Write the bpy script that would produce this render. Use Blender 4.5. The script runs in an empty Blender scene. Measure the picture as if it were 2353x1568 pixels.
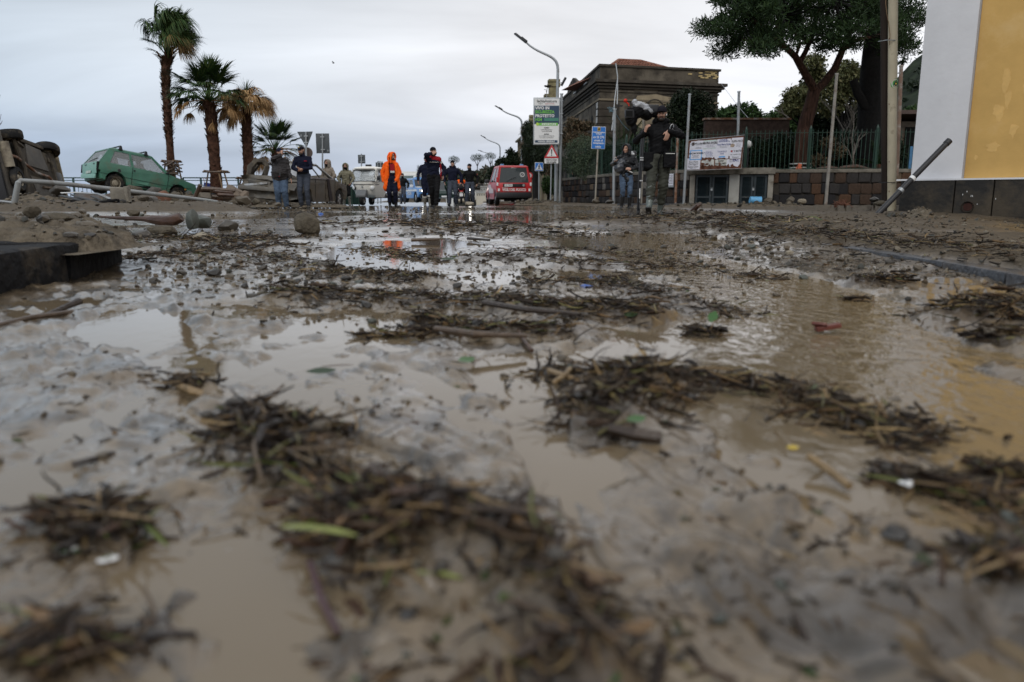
import bpy,bmesh,math,random
import numpy as np
from mathutils import Vector,Matrix,Euler
random.seed(7);RNG=np.random.default_rng(11)
SC=bpy.context.scene
COL=SC.collection
pi=math.pi
# camera
CAM_H,PITCH,FPX,CX,CY=0.27,math.radians(10.58),1746.0,1176.5,784.0
cam_d=bpy.data.cameras.new('camera');cam=bpy.data.objects.new('camera',cam_d);COL.objects.link(cam)
cam.location=(0,0,CAM_H);cam.rotation_euler=(math.radians(90) - PITCH,0,0)
cam_d.sensor_width=36;cam_d.lens=36 * FPX / 2353
cam_d.clip_start=0.02;cam_d.clip_end=9000
cam_d.dof.use_dof=True;cam_d.dof.focus_distance=6.5;cam_d.dof.aperture_fstop=4.0
SC.camera=cam
# world, sun, exposure
SUN_EL,SUN_AZ=math.radians(42),math.radians(200)      # azimuth clockwise from +Y: behind the camera, to the left
world=bpy.data.worlds.new('World');SC.world=world;world.use_nodes=True
def build_world():
 nt=world.node_tree;nt.nodes.clear();N=nt.nodes.new;L=nt.links.new
 out=N('ShaderNodeOutputWorld');bg=N('ShaderNodeBackground');bg.inputs['Strength'].default_value=0.1
 L(bg.outputs[0],out.inputs[0])
 sky=N('ShaderNodeTexSky');sky.sky_type='NISHITA';sky.sun_disc=False
 sky.sun_elevation=SUN_EL;sky.sun_rotation=SUN_AZ
 tc=N('ShaderNodeTexCoord');sep=N('ShaderNodeSeparateXYZ');L(tc.outputs['Generated'],sep.inputs[0])
 def M(op,a,b=None,c=None):
  n=N('ShaderNodeMath');n.operation=op
  for i,x in enumerate((a,b,c)):
   if x is None:continue
   if isinstance(x,(int,float)):n.inputs[i].default_value=x
   else:L(x,n.inputs[i])
  return n.outputs[0]
 z=M('MAXIMUM',sep.outputs[2],0.0)
 zz=M('ADD',z,0.20)
 px=M('DIVIDE',sep.outputs[0],zz);py=M('DIVIDE',sep.outputs[1],zz)
 cb=N('ShaderNodeCombineXYZ');L(px,cb.inputs[0]);L(py,cb.inputs[1])
 mp=N('ShaderNodeMapping');mp.inputs['Scale'].default_value=(0.55,0.95,1);mp.inputs['Rotation'].default_value=(0,0,math.radians(-16))
 L(cb.outputs[0],mp.inputs[0])
 n1=N('ShaderNodeTexNoise');n1.inputs['Scale'].default_value=1.15;n1.inputs['Detail'].default_value=7;n1.inputs['Roughness'].default_value=0.5
 n1.inputs['Distortion'].default_value=0.5
 L(mp.outputs[0],n1.inputs['Vector'])
 n2=N('ShaderNodeTexNoise');n2.inputs['Scale'].default_value=0.33;n2.inputs['Detail'].default_value=3
 L(mp.outputs[0],n2.inputs['Vector'])
 sh=M('MULTIPLY',M('SUBTRACT',n2.outputs[0],0.5),M('ADD',0.10,M('MULTIPLY',z,0.35)))
 e=M('ADD',z,sh)
 r=N('ShaderNodeValToRGB');L(e,r.inputs[0])
 els=r.color_ramp.elements
 els[0].position=0.0;els[0].color=(.41,.455,.55,1)
 els[1].position=1.0;els[1].color=(.62,.64,.68,1)
 for p_,c_ in ((.055,(.445,.485,.57)),(.11,(.66,.675,.715)),(.17,(.705,.712,.735)),(.25,(.645,.655,.675)),(.45,(.65,.655,.665))):
  q=els.new(p_);q.color=(*c_,1)
 wis=N('ShaderNodeMapRange');wis.inputs[1].default_value=.34;wis.inputs[2].default_value=.68
 wis.inputs[3].default_value=.80;wis.inputs[4].default_value=1.14;L(n1.outputs[0],wis.inputs[0])
 tint=N('ShaderNodeMapRange');tint.inputs[1].default_value=-0.62;tint.inputs[2].default_value=0.0
 tint.inputs[3].default_value=.0;tint.inputs[4].default_value=1.0;L(sep.outputs[0],tint.inputs[0])
 tm=N('ShaderNodeMix');tm.data_type='RGBA';tm.inputs[6].default_value=(.64,.73,.81,1);tm.inputs[7].default_value=(1.0,.99,.985,1)
 L(tint.outputs[0],tm.inputs[0])
 mul=N('ShaderNodeMix');mul.data_type='RGBA';mul.blend_type='MULTIPLY';mul.inputs[0].default_value=1
 L(r.outputs[0],mul.inputs[6]);L(tm.outputs[2],mul.inputs[7])
 vm=N('ShaderNodeVectorMath');vm.operation='SCALE';L(mul.outputs[2],vm.inputs[0])
 L(M('MULTIPLY',wis.outputs[0],10.0),vm.inputs['Scale'])
 mx=N('ShaderNodeMix');mx.data_type='RGBA';mx.inputs[0].default_value=0.95
 L(sky.outputs[0],mx.inputs[6]);L(vm.outputs[0],mx.inputs[7]);L(mx.outputs[2],bg.inputs['Color'])
build_world()
sun_d=bpy.data.lights.new('sun','SUN');sun=bpy.data.objects.new('sun',sun_d);COL.objects.link(sun)
sun_d.energy=0.85;sun_d.angle=math.radians(32);sun_d.color=(1,.97,.92)
sdir=Vector((math.sin(SUN_AZ) * math.cos(SUN_EL),math.cos(SUN_AZ) * math.cos(SUN_EL),math.sin(SUN_EL)))
sun.rotation_euler=sdir.to_track_quat('Z','Y').to_euler();sun.location=(0,0,40)
SC.view_settings.view_transform='Standard';SC.view_settings.look='None'
SC.view_settings.exposure=0.48;SC.view_settings.gamma=1;SC.view_settings.use_curve_mapping=False
SC.render.engine='CYCLES';SC.cycles.use_denoising=True
SC.cycles.max_bounces=6;SC.cycles.diffuse_bounces=2;SC.cycles.glossy_bounces=3;SC.cycles.transparent_max_bounces=8
SC.cycles.transmission_bounces=4;SC.cycles.caustics_reflective=False;SC.cycles.caustics_refractive=False
# from a direction of sight to a place
_F=Vector((0,math.cos(PITCH),-math.sin(PITCH)));_U=Vector((0,math.sin(PITCH),math.cos(PITCH)))
def ray(u,v):
 return Vector(((u - CX) / FPX,0,0)) + _U * ((CY - v) / FPX) + _F
def at(u,v,Y):
 d=ray(u,v);t=Y / d.y
 return Vector((d.x * t,Y,CAM_H + d.z * t))
def gnd(u,v,z=0.0):
 d=ray(u,v);t=(z - CAM_H) / d.z
 return Vector((d.x * t,d.y * t,z))
def px(Y):return Y / FPX * 0.985                # metres per pixel of the 2353-wide view at distance Y
# materials
MATS={}
def mat(name,col,rough=.6,metal=0.,var=.18,scale=6.,bump=0.,bscale=30.,dirt=0.,dirtcol=(.11,.088,.062),spec=.5,
  coat=0.,emit=0.,alpha=1.,trans=0.,wet=0.,tint=None,stretch=(1,1,1),dscale=2.2):
 if name in MATS:return MATS[name]
 m=bpy.data.materials.new(name);m.use_nodes=True;MATS[name]=m
 if spec == .5 and rough >= .7:spec=.2
 nt=m.node_tree;N=nt.nodes.new;L=nt.links.new;b=nt.nodes['Principled BSDF']
 b.inputs['Metallic'].default_value=metal;b.inputs['Roughness'].default_value=rough
 b.inputs['Specular IOR Level'].default_value=spec
 b.inputs['Coat Weight'].default_value=coat;b.inputs['Coat Roughness'].default_value=.08
 if alpha < 1:b.inputs['Alpha'].default_value=alpha
 if trans:b.inputs['Transmission Weight'].default_value=trans
 b.inputs['Base Color'].default_value=(*col,1)
 src=None
 if var or dirt or bump:
  tc=N('ShaderNodeTexCoord');mp=N('ShaderNodeMapping');mp.inputs['Scale'].default_value=stretch;L(tc.outputs['Object'],mp.inputs[0])
  src=mp.outputs[0]
 colour=None
 if var:
  n=N('ShaderNodeTexNoise');n.inputs['Scale'].default_value=scale;n.inputs['Detail'].default_value=6;n.inputs['Roughness'].default_value=.6
  L(src,n.inputs['Vector'])
  mr=N('ShaderNodeMapRange');mr.inputs[1].default_value=.28;mr.inputs[2].default_value=.72;L(n.outputs[0],mr.inputs[0])
  mx=N('ShaderNodeMix');mx.data_type='RGBA';L(mr.outputs[0],mx.inputs[0])
  c2=tint or col
  mx.inputs[6].default_value=(*[c * (1 - var) for c in col],1);mx.inputs[7].default_value=(*[min(1,c * (1 + var)) for c in c2],1)
  colour=mx.outputs[2]
 if dirt:
  n=N('ShaderNodeTexNoise');n.inputs['Scale'].default_value=dscale;n.inputs['Detail'].default_value=8;n.inputs['Roughness'].default_value=.68
  L(src,n.inputs['Vector'])
  mr=N('ShaderNodeMapRange');mr.inputs[1].default_value=.66 - dirt * .42;mr.inputs[2].default_value=.82 - dirt * .42;L(n.outputs[0],mr.inputs[0])
  mx=N('ShaderNodeMix');mx.data_type='RGBA';L(mr.outputs[0],mx.inputs[0])
  if colour:L(colour,mx.inputs[6])
  else:mx.inputs[6].default_value=(*col,1)
  mx.inputs[7].default_value=(*dirtcol,1);colour=mx.outputs[2]
  rr=N('ShaderNodeMapRange');rr.inputs[3].default_value=rough;rr.inputs[4].default_value=max(rough,.75);L(mr.outputs[0],rr.inputs[0]);L(rr.outputs[0],b.inputs['Roughness'])
  if metal:
   ri=N('ShaderNodeMapRange');ri.inputs[3].default_value=metal;ri.inputs[4].default_value=0;L(mr.outputs[0],ri.inputs[0]);L(ri.outputs[0],b.inputs['Metallic'])
 if colour:L(colour,b.inputs['Base Color'])
 if bump:
  n=N('ShaderNodeTexNoise');n.inputs['Scale'].default_value=bscale;n.inputs['Detail'].default_value=5;L(src,n.inputs['Vector'])
  bp=N('ShaderNodeBump');bp.inputs['Strength'].default_value=bump;bp.inputs['Distance'].default_value=.02;L(n.outputs[0],bp.inputs['Height']);L(bp.outputs[0],b.inputs['Normal'])
 if emit:
  b.inputs['Emission Color'].default_value=(*col,1);b.inputs['Emission Strength'].default_value=emit
 return m
def glass(name,col=(.8,.85,.86),alpha=.35,rough=.08,dirt=.0):
 if name in MATS:return MATS[name]
 m=mat(name,col,rough=rough,var=0,alpha=alpha,spec=.6,dirt=dirt,dscale=3.) if dirt else mat(name,col,rough=rough,var=0,alpha=alpha,spec=.6)
 return m
# things and meshes
PM={}
def T(name,label,cat,group=None,loc=(0,0,0),rz=0.,kind=None,rot=None):
 o=bpy.data.objects.new(name,None);COL.objects.link(o);o.empty_display_size=.2
 o.location=loc;o.rotation_euler=rot if rot else (0,0,rz)
 o['label']=label;o['category']=cat
 if group:o['group']=group
 if kind:o['kind']=kind
 PM[o.name]=Matrix.Translation(Vector(loc)) @ Euler(o.rotation_euler).to_matrix().to_4x4()
 return o
def tag(o,label=None,cat=None,group=None,kind=None):
 if label:o['label']=label
 if cat:o['category']=cat
 if group:o['group']=group
 if kind:o['kind']=kind
 return o
def link(name,me,m=None,parent=None,loc=None,rot=None,scale=None):
 o=bpy.data.objects.new(name,me);COL.objects.link(o)
 if m is not None and len(me.materials) == 0:me.materials.append(m)
 if parent is not None:o.parent=parent
 if loc is not None:o.location=loc
 if rot is not None:o.rotation_euler=rot
 if scale is not None:o.scale=scale
 return o
def mesh_np(name,V,F,m=None,smooth=False,sharp=None,mi=None):
 me=bpy.data.meshes.new(name);V=np.asarray(V,dtype=np.float32);F=np.asarray(F,dtype=np.int32)
 k=F.shape[1];nf=len(F)
 me.vertices.add(len(V));me.vertices.foreach_set('co',V.ravel())
 me.loops.add(nf * k);me.loops.foreach_set('vertex_index',F.ravel())
 me.polygons.add(nf);me.polygons.foreach_set('loop_start',np.arange(0,nf * k,k,dtype=np.int32))
 if mi is not None:me.polygons.foreach_set('material_index',np.asarray(mi,dtype=np.int32))
 if smooth:me.polygons.foreach_set('use_smooth',np.ones(nf,dtype=bool))
 me.update(calc_edges=True)
 for x in (m if isinstance(m,(list,tuple)) else [m]):
  if x is not None:me.materials.append(x)
 if smooth and sharp:me.set_sharp_from_angle(angle=sharp)
 return me
class MB:
 def __init__(s,world=False):s.v=[];s.f=[];s.m=[];s.cur=0;s.world=world
 def add(s,vs,fs):
  b=len(s.v);s.v.extend([tuple(x) for x in vs]);s.f.extend([tuple(i + b for i in f) for f in fs]);s.m.extend([s.cur] * len(fs));return s
 def box(s,c,size,R=None,taper=1.):
  c=Vector(c);R=Matrix.Rotation(R,3,'Z') if isinstance(R,(int,float)) else R
  x,y,z=[a / 2 for a in size];vs=[]
  for sz in (-1,1):
   t=taper if sz > 0 else 1.
   for sx,sy in ((-1,-1),(1,-1),(1,1),(-1,1)):
    p=Vector((sx * x * t,sy * y * t,sz * z));vs.append(c + (R @ p if R else p))
  return s.add(vs,[(3,2,1,0),(4,5,6,7),(0,1,5,4),(1,2,6,5),(2,3,7,6),(3,0,4,7)])
 def tube(s,pts,r,n=8,cap=True,flat=1.):
  P=[Vector(p) for p in pts];R=r if isinstance(r,(list,tuple)) else [r] * len(P);vs=[];up=None
  for i,p in enumerate(P):
   t=(P[min(i + 1,len(P) - 1)] - P[max(i - 1,0)]).normalized()
   if up is None:up=Vector((0,0,1)) if abs(t.z) < .9 else Vector((1,0,0))
   a=t.cross(up);
   if a.length < 1e-5:a=t.orthogonal()
   a.normalize();b=a.cross(t).normalized();up=b
   for k in range(n):
    q=2 * pi * k / n;vs.append(p + (a * math.cos(q) + b * math.sin(q) * flat) * R[i])
  fs=[]
  for i in range(len(P) - 1):
   for k in range(n):
    k2=(k + 1) % n;fs.append((i * n + k,i * n + k2,(i + 1) * n + k2,(i + 1) * n + k))
  if cap:fs += [tuple(range(n - 1,-1,-1)),tuple((len(P) - 1) * n + k for k in range(n))]
  return s.add(vs,[f[::-1] for f in fs])
 def sph(s,c,r,nu=12,nv=8,R=None,jit=0.):
  c=Vector(c);r=(r,r,r) if isinstance(r,(int,float)) else r;vs=[]
  vs.append(Vector((0,0,r[2])))
  for j in range(1,nv):
   th=pi * j / nv
   for i in range(nu):
    ph=2 * pi * i / nu;k=1 + random.uniform(-jit,jit)
    vs.append(Vector((r[0] * math.sin(th) * math.cos(ph),r[1] * math.sin(th) * math.sin(ph),r[2] * math.cos(th))) * k)
  vs.append(Vector((0,0,-r[2])));fs=[]
  for i in range(nu):fs.append((0,1 + i,1 + (i + 1) % nu))
  for j in range(nv - 2):
   for i in range(nu):
    a=1 + j * nu + i;b=1 + j * nu + (i + 1) % nu;fs.append((a,a + nu,b + nu,b))
  e=len(vs) - 1;o=1 + (nv - 2) * nu
  for i in range(nu):fs.append((e,o + (i + 1) % nu,o + i))
  return s.add([c + (R @ p if R else p) for p in vs],fs)
 def prism(s,poly,ext):
  P=[Vector(p) for p in poly];e=Vector(ext);n=len(P)
  return s.add(P + [p + e for p in P],[tuple(range(n))[::-1],tuple(range(n,2 * n))] + [(i,(i + 1) % n,(i + 1) % n + n,i + n) for i in range(n)])
 def poly(s,pts):return s.add(pts,[tuple(range(len(pts)))])
 def lathe(s,prof,c=(0,0,0),n=20,R=None):
  c=Vector(c);vs=[];m=len(prof)
  for k in range(n):
   q=2 * pi * k / n
   for r,z in prof:
    p=Vector((r * math.cos(q),r * math.sin(q),z));vs.append(c + (R @ p if R else p))
  fs=[]
  for k in range(n):
   for i in range(m - 1):fs.append((k * m + i,((k + 1) % n) * m + i,((k + 1) % n) * m + i + 1,k * m + i + 1))
  return s.add(vs,fs)
 def mesh(s,name,m,smooth=.6,bevel=0.,jit=0.,inv=None):
  me=bpy.data.meshes.new(name)
  vs=[inv @ Vector(p) for p in s.v] if inv else s.v
  if jit:vs=[tuple(c + random.uniform(-jit,jit) for c in p) for p in vs]
  me.from_pydata([tuple(p) for p in vs],[],s.f)
  ms=m if isinstance(m,(list,tuple)) else [m]
  for x in ms:me.materials.append(x)
  if len(ms) > 1:me.polygons.foreach_set('material_index',s.m)
  if bevel:
   bm=bmesh.new();bm.from_mesh(me);bmesh.ops.remove_doubles(bm,verts=bm.verts,dist=1e-5)
   bmesh.ops.recalc_face_normals(bm,faces=bm.faces)
   es=[e for e in bm.edges if len(e.link_faces) == 2 and e.calc_face_angle(0) > .45]
   bmesh.ops.bevel(bm,geom=es,offset=bevel,segments=2,affect='EDGES',profile=.6,clamp_overlap=True);bm.to_mesh(me);bm.free()
  if smooth:
   me.polygons.foreach_set('use_smooth',[True] * len(me.polygons));me.set_sharp_from_angle(angle=smooth)
  return me
 def build(s,name,m,parent=None,smooth=.6,bevel=0.,jit=0.):
  inv=PM[parent.name].inverted() if (s.world and parent is not None and parent.name in PM) else None
  return link(name,s.mesh(name,m,smooth,bevel,jit,inv),None,parent)
def rot3(x=0,y=0,z=0):return Euler((x,y,z)).to_matrix()
def copy_tree(o,parent=None,loc=None,rz=None):
 c=o.copy();COL.objects.link(c)
 if parent is not None:c.parent=parent
 if loc is not None:c.location=loc
 if rz is not None:c.rotation_euler=(0,0,rz)
 if o.name in PM:PM[c.name]=Matrix.Translation(c.location) @ c.rotation_euler.to_matrix().to_4x4()
 for ch in list(o.children):copy_tree(ch,c)
 return c
def text(s,size,m,parent,loc,rot,name='lettering',align='CENTER',ext=.002,sx=1.,bold=0.):
 cu=bpy.data.curves.new(name,'FONT');cu.body=s;cu.size=size;cu.extrude=ext;cu.align_x=align;cu.align_y='CENTER';cu.resolution_u=2
 cu.offset=bold
 o=bpy.data.objects.new(name,cu);COL.objects.link(o)
 dg=bpy.context.evaluated_depsgraph_get();me=bpy.data.meshes.new_from_object(o.evaluated_get(dg))
 bpy.data.objects.remove(o);me.name=name
 q=link(name,me,None,parent,loc,rot,(sx,1,1));me.materials.clear();me.materials.append(m)
 return q
# noise
def _hash(ix,iy,seed):
 h=(ix.astype(np.int64) * 374761393 + iy.astype(np.int64) * 668265263 + seed * 974634211) & 0xffffffff
 h=((h ^ (h >> 13)) * 1274126177) & 0xffffffff
 h=((h ^ (h >> 15)) * 2246822519) & 0xffffffff
 return ((h ^ (h >> 16)) & 0xffffff) / float(0xffffff)
def vnoise(x,y,seed=0):
 xi=np.floor(x);yi=np.floor(y);fx=x - xi;fy=y - yi
 fx=fx * fx * fx * (fx * (fx * 6 - 15) + 10);fy=fy * fy * fy * (fy * (fy * 6 - 15) + 10)
 a=_hash(xi,yi,seed);b=_hash(xi + 1,yi,seed);c=_hash(xi,yi + 1,seed);d=_hash(xi + 1,yi + 1,seed)
 return (a * (1 - fx) + b * fx) * (1 - fy) + (c * (1 - fx) + d * fx) * fy * 1.0
def fbm(x,y,seed=0,octv=4,gain=.5):
 s=0;a=1.;t=0.
 for k in range(octv):
  s=s + a * (vnoise(x,y,seed + k * 17) * 2 - 1);t += a;a *= gain;x,y=x * 2.03 + 11.3,y * 2.03 + 5.7
 return s / t
def sstep(a,b,x):t=np.clip((x - a) / (b - a),0,1);return t * t * (3 - 2 * t)
# ground: flood mud on the road
def poly_g(pts,z=0.):return np.array([[*gnd(u,v,z)[:2]] for u,v in pts])
def seg_dist(X,Y,P):
 best=np.full(X.shape,1e9);side=np.zeros(X.shape)
 for i in range(len(P) - 1):
  ax,ay=P[i];bx,by=P[i + 1];dx,dy=bx - ax,by - ay;L2=dx * dx + dy * dy
  t=np.clip(((X - ax) * dx + (Y - ay) * dy) / L2,0,1)
  d=np.hypot(X - ax - t * dx,Y - ay - t * dy);c=dx * (Y - ay) - dy * (X - ax)
  m=d < best;best=np.where(m,d,best);side=np.where(m,c,side)
 return best,side
BANDS=[
 ('nearest ridge',[(560,1010),(640,1075),(760,1150),(900,1235),(1060,1290),(1180,1345),(1270,1440),(1340,1560)],.044,.024,1.5,1.05),
 ('nearest ridge',[(700,1225),(860,1260),(1000,1300)],.03,.014,.4,1.1),
 ('long mat',[(1330,985),(1430,925),(1560,880),(1720,880),(1880,930),(2010,985),(2110,1010)],.062,.022,1.9,1.),
 ('long mat',[(1260,850),(1350,880),(1480,900)],.05,.014,.6,1.),
 ('mat at the right edge',[(2040,1090),(2150,1130),(2260,1150),(2400,1210),(2500,1300)],.035,.014,.9,1.),
 ('mat at the right edge',[(2250,1080),(2380,1100)],.03,.012,.35,1.),
 ('mat at the right edge',[(2330,1300),(2380,1420)],.03,.014,.3,1.),
 ('middle ridge',[(650,690),(780,695),(900,703),(1040,705),(1150,712),(1300,725),(1480,738)],.085,.022,2.0,1.),
 ('middle ridge',[(960,745),(1080,770),(1190,780),(1300,775)],.06,.02,.9,1.05),
 ('middle ridge',[(830,772),(920,775),(990,772)],.025,.008,.3,1.),
 ('left mud clump',[(540,985),(600,985),(680,1000),(740,1030)],.04,.015,.6,1.05),
 ('left mud clump',[(120,1220),(240,1225),(290,1270)],.03,.01,.4,1.),
 ('left mud clump',[(400,890),(480,910)],.015,.006,.12,1.),
 ('left mud clump',[(40,1520),(180,1510),(250,1540)],.02,.009,.25,1.),
 ('litter beyond the puddle',[(860,570),(920,590),(1060,600),(1200,600),(1330,610)],.16,.018,.9,1.1),
 ('litter beyond the puddle',[(760,640),(880,645),(980,655)],.10,.016,.7,1.),
 ('litter beyond the puddle',[(1240,660),(1400,655),(1500,690),(1640,715),(1700,725)],.12,.02,.9,1.),
 ('litter beyond the puddle',[(1340,615),(1560,610),(1680,635),(1780,640)],.16,.014,.7,1.),
 ('litter beyond the puddle',[(1200,590),(1420,575),(1540,600)],.18,.014,.5,1.),
 ('far debris strip',[(940,530),(1080,528),(1200,535),(1260,545)],.55,.05,1.2,1.5),
 ('far debris strip',[(740,520),(880,518),(1000,512)],.5,.03,.45,1.4),
 ('debris bank',[(1410,518),(1520,512),(1600,500),(1680,512),(1760,525)],.75,.06,1.8,1.7),
 ('debris bank',[(1640,535),(1780,553),(1950,580),(2100,598),(2260,618),(2420,640)],.30,.06,2.6,1.2),
 ('clump in the stream',[(1970,658),(2030,655),(2095,660)],.05,.022,.3,1.),
 ('clump in the stream',[(1935,690),(1990,690)],.03,.015,.12,1.),
 ('clump in the stream',[(1585,765),(1650,768)],.04,.02,.25,1.),
 ('heap at the right edge',[(2200,745),(2270,735),(2350,740),(2430,760)],.10,.05,.9,1.1),
 ('heap at the right edge',[(2230,790),(2330,795)],.03,.012,.25,1.1),
 ('litter among the left stones',[(300,560),(420,560),(540,555),(640,560)],.40,.025,1.4,1.2),
 ('litter among the left stones',[(290,610),(420,590),(560,580),(700,575)],.22,.02,1.0,1.1),
 ('litter among the left stones',[(620,600),(700,620),(780,650)],.12,.016,.5,1.0),
]
for k,b in enumerate(BANDS):BANDS[k]=(b[0],poly_g(b[1])) + b[2:]
BASINS=[(900,590,165,44,.03),(1010,560,110,16,.02),(1240,965,70,110,.016),(1270,1080,60,60,.012),(290,755,165,50,.007),(560,720,150,24,.005),
          (820,745,180,34,.005),(760,830,150,30,.004),(360,1270,60,130,.010),(700,1420,330,60,.004),(1700,790,75,60,.02),(1500,790,140,45,.012),(1580,755,90,22,.02),
          (1240,640,230,22,.010),(1500,560,170,24,.02),(1200,500,420,9,.02),(500,497,330,7,.025),(760,481,620,4.5,.03),(1380,840,120,40,.010),
          (1180,860,100,50,.006),(650,790,200,30,.006),(1250,545,170,8,.02)]
STREAM=[(1330,540),(1480,578),(1640,610),(1780,640),(1900,700),(2000,790),(2130,900),(2330,980),(2700,1020)]
STREAM_G=poly_g(STREAM);STREAM_W=[.35,.33,.32,.30,.26,.22,.20,.17,.16]
KERB=[(1700,528),(1850,545),(2000,563),(2200,590),(2353,613),(2700,668),(3300,770)]
KERB_G=poly_g(KERB,.06)
SEA_LINE=-33.0
def to_view(X,Y,Z=0.):
 dy,dz=Y,Z - CAM_H
 dep=dy * _F.y + dz * _F.z;up=dy * _U.y + dz * _U.z
 dep=np.maximum(dep,1e-3)
 return CX + FPX * X / dep,CY - FPX * up / dep
def band_amount(X,Y):
 out=[]
 for name,P,w,h,d,s in BANDS:
  dd,_=seg_dist(X,Y,P);out.append(dd / w)
 return out
def hfun(X,Y,fine=True):
 X=np.asarray(X,float);Y=np.asarray(Y,float);R=np.hypot(X,Y)
 u,v=to_view(X,Y)
 front=Y > .1
 h=.0030 + .008 * fbm(X * 1.6,Y * 1.6,3,3) + .0068 * fbm(X * 6,Y * 6,5,4)
 a,b=X * .9 + Y * .44 + .03 * fbm(X * 4,Y * 4,19,2),-X * .44 + Y * .9
 fl=1 - np.abs(fbm(a * 22 + 2 * fbm(X * 5,Y * 5,8,2),b * 5,21,3)) * 2
 near=1 - sstep(1.5,4.5,R)
 h=h + near * (.0075 * (fl - .40) + .0016 * fbm(X * 45,Y * 45,9,3))
 ch=np.abs(fbm(a * 6.5 + 1.2 * fbm(X * 3,Y * 3,25,2),b * 1.7,27,3));h=h + (1 - sstep(1.2,3.0,R)) * (.010 * sstep(0,.35,ch) - .007)
 lump=np.maximum(0,fbm(X * 13,Y * 13,31,3) - .14);h=h + .022 * lump * (1 - sstep(3,7,R))
 gr=sstep(.05,.35,fbm(X * 3.2,Y * 3.2,77,3)) * (1 - sstep(4,9,R));h=h + gr * (.004 * fbm(X * 34,Y * 34,35,3) + .006 * np.abs(fbm(X * 17,Y * 17,36,2)))
 h=h + .02 * sstep(5,14,R) * fbm(X * .55,Y * .9,41,4)
 for bu,bv,ru,rv,dp in BASINS:
  q=((u - bu) / ru) ** 2 + ((v - bv) / rv) ** 2
  q=q + .5 * fbm(X * 7 / (1 + R * .4),Y * 7 / (1 + R * .4),55,3)
  h=np.where(front,h - (dp + .006) * (1 - sstep(.45,1.15,q)),h)
 d,_=seg_dist(X,Y,STREAM_G)
 wid=np.interp(X,STREAM_G[:,0],STREAM_W)
 h=h - .030 * (1 - sstep(.6,1.15,d / wid + .25 * fbm(X * 5,Y * 5,61,3)))
 for name,P,w,hh,dn,s in BANDS:
  d,_=seg_dist(X,Y,P);g=np.exp(-(d / w) ** 2 * 1.3)
  h=h + hh * g * (.75 + .5 * fbm(X * 8 / max(1,w * 8),Y * 8 / max(1,w * 8),71,3)) + np.where(g > .3,.006,0) * (g - .3)
 d,sd=seg_dist(X,Y,KERB_G);beh=(sd > 0)
 edge=sstep(.0,.05,d) * beh
 lim=sstep(1640,1900,u + 18 * fbm(X * .8,Y * .8,12,2)) * (1 - sstep(15,17,R)) * front
 pav=.062 + .028 * fbm(X * 1.1,Y * 1.1,81,4) + .012 * fbm(X * 6,Y * 6,83,3) + .004 * fbm(X * 30,Y * 30,85,3) * near
 pav=pav + .05 * np.exp(-(((X - 5.2) / .9) ** 2 + ((Y - 10.2) / .8) ** 2)) - .05 * sstep(2150,2420,u) * sstep(5,8,R)
 h=h * (1 - edge * lim) + np.maximum(h,pav) * edge * lim
 fk,fs=seg_dist(X,Y,FARK);on=(fs > 0) & (Y > 8)
 h=h + np.where(on,.10 * sstep(0,.06,fk) + .02 * fbm(X * 1.5,Y * 1.5,91,3) * sstep(0,.3,fk),0)
 lb=(1 - sstep(500,620,u)) * (Y > 1) * sstep(13.2,14.6,Y + .6 * fbm(X * .7,Y * .7,95,2)) * (1 - sstep(30,32,Y))
 h=h + lb * (.16 + .12 * fbm(X * .9,Y * .9,97,4) + .05 * fbm(X * 4,Y * 4,99,3))
 nl=sstep(3.0,3.3,Y) * (1 - sstep(4.2,4.8,Y)) * (1 - sstep(-2.3,-1.9,X + .25 * fbm(X * 3,Y * 3,15,2)))
 h=h + nl * (.06 + .04 * fbm(X * 4,Y * 4,17,4))
 h=np.where((Y > 31.2) & (X < -1.5 - (Y - 31.2) * .02),-9.0,h)
 return h
FARK=poly_g([(1290,474),(1420,478),(1600,477),(1760,474.5),(2000,474.0),(2400,474.5),(3200,476)],0.)
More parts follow.
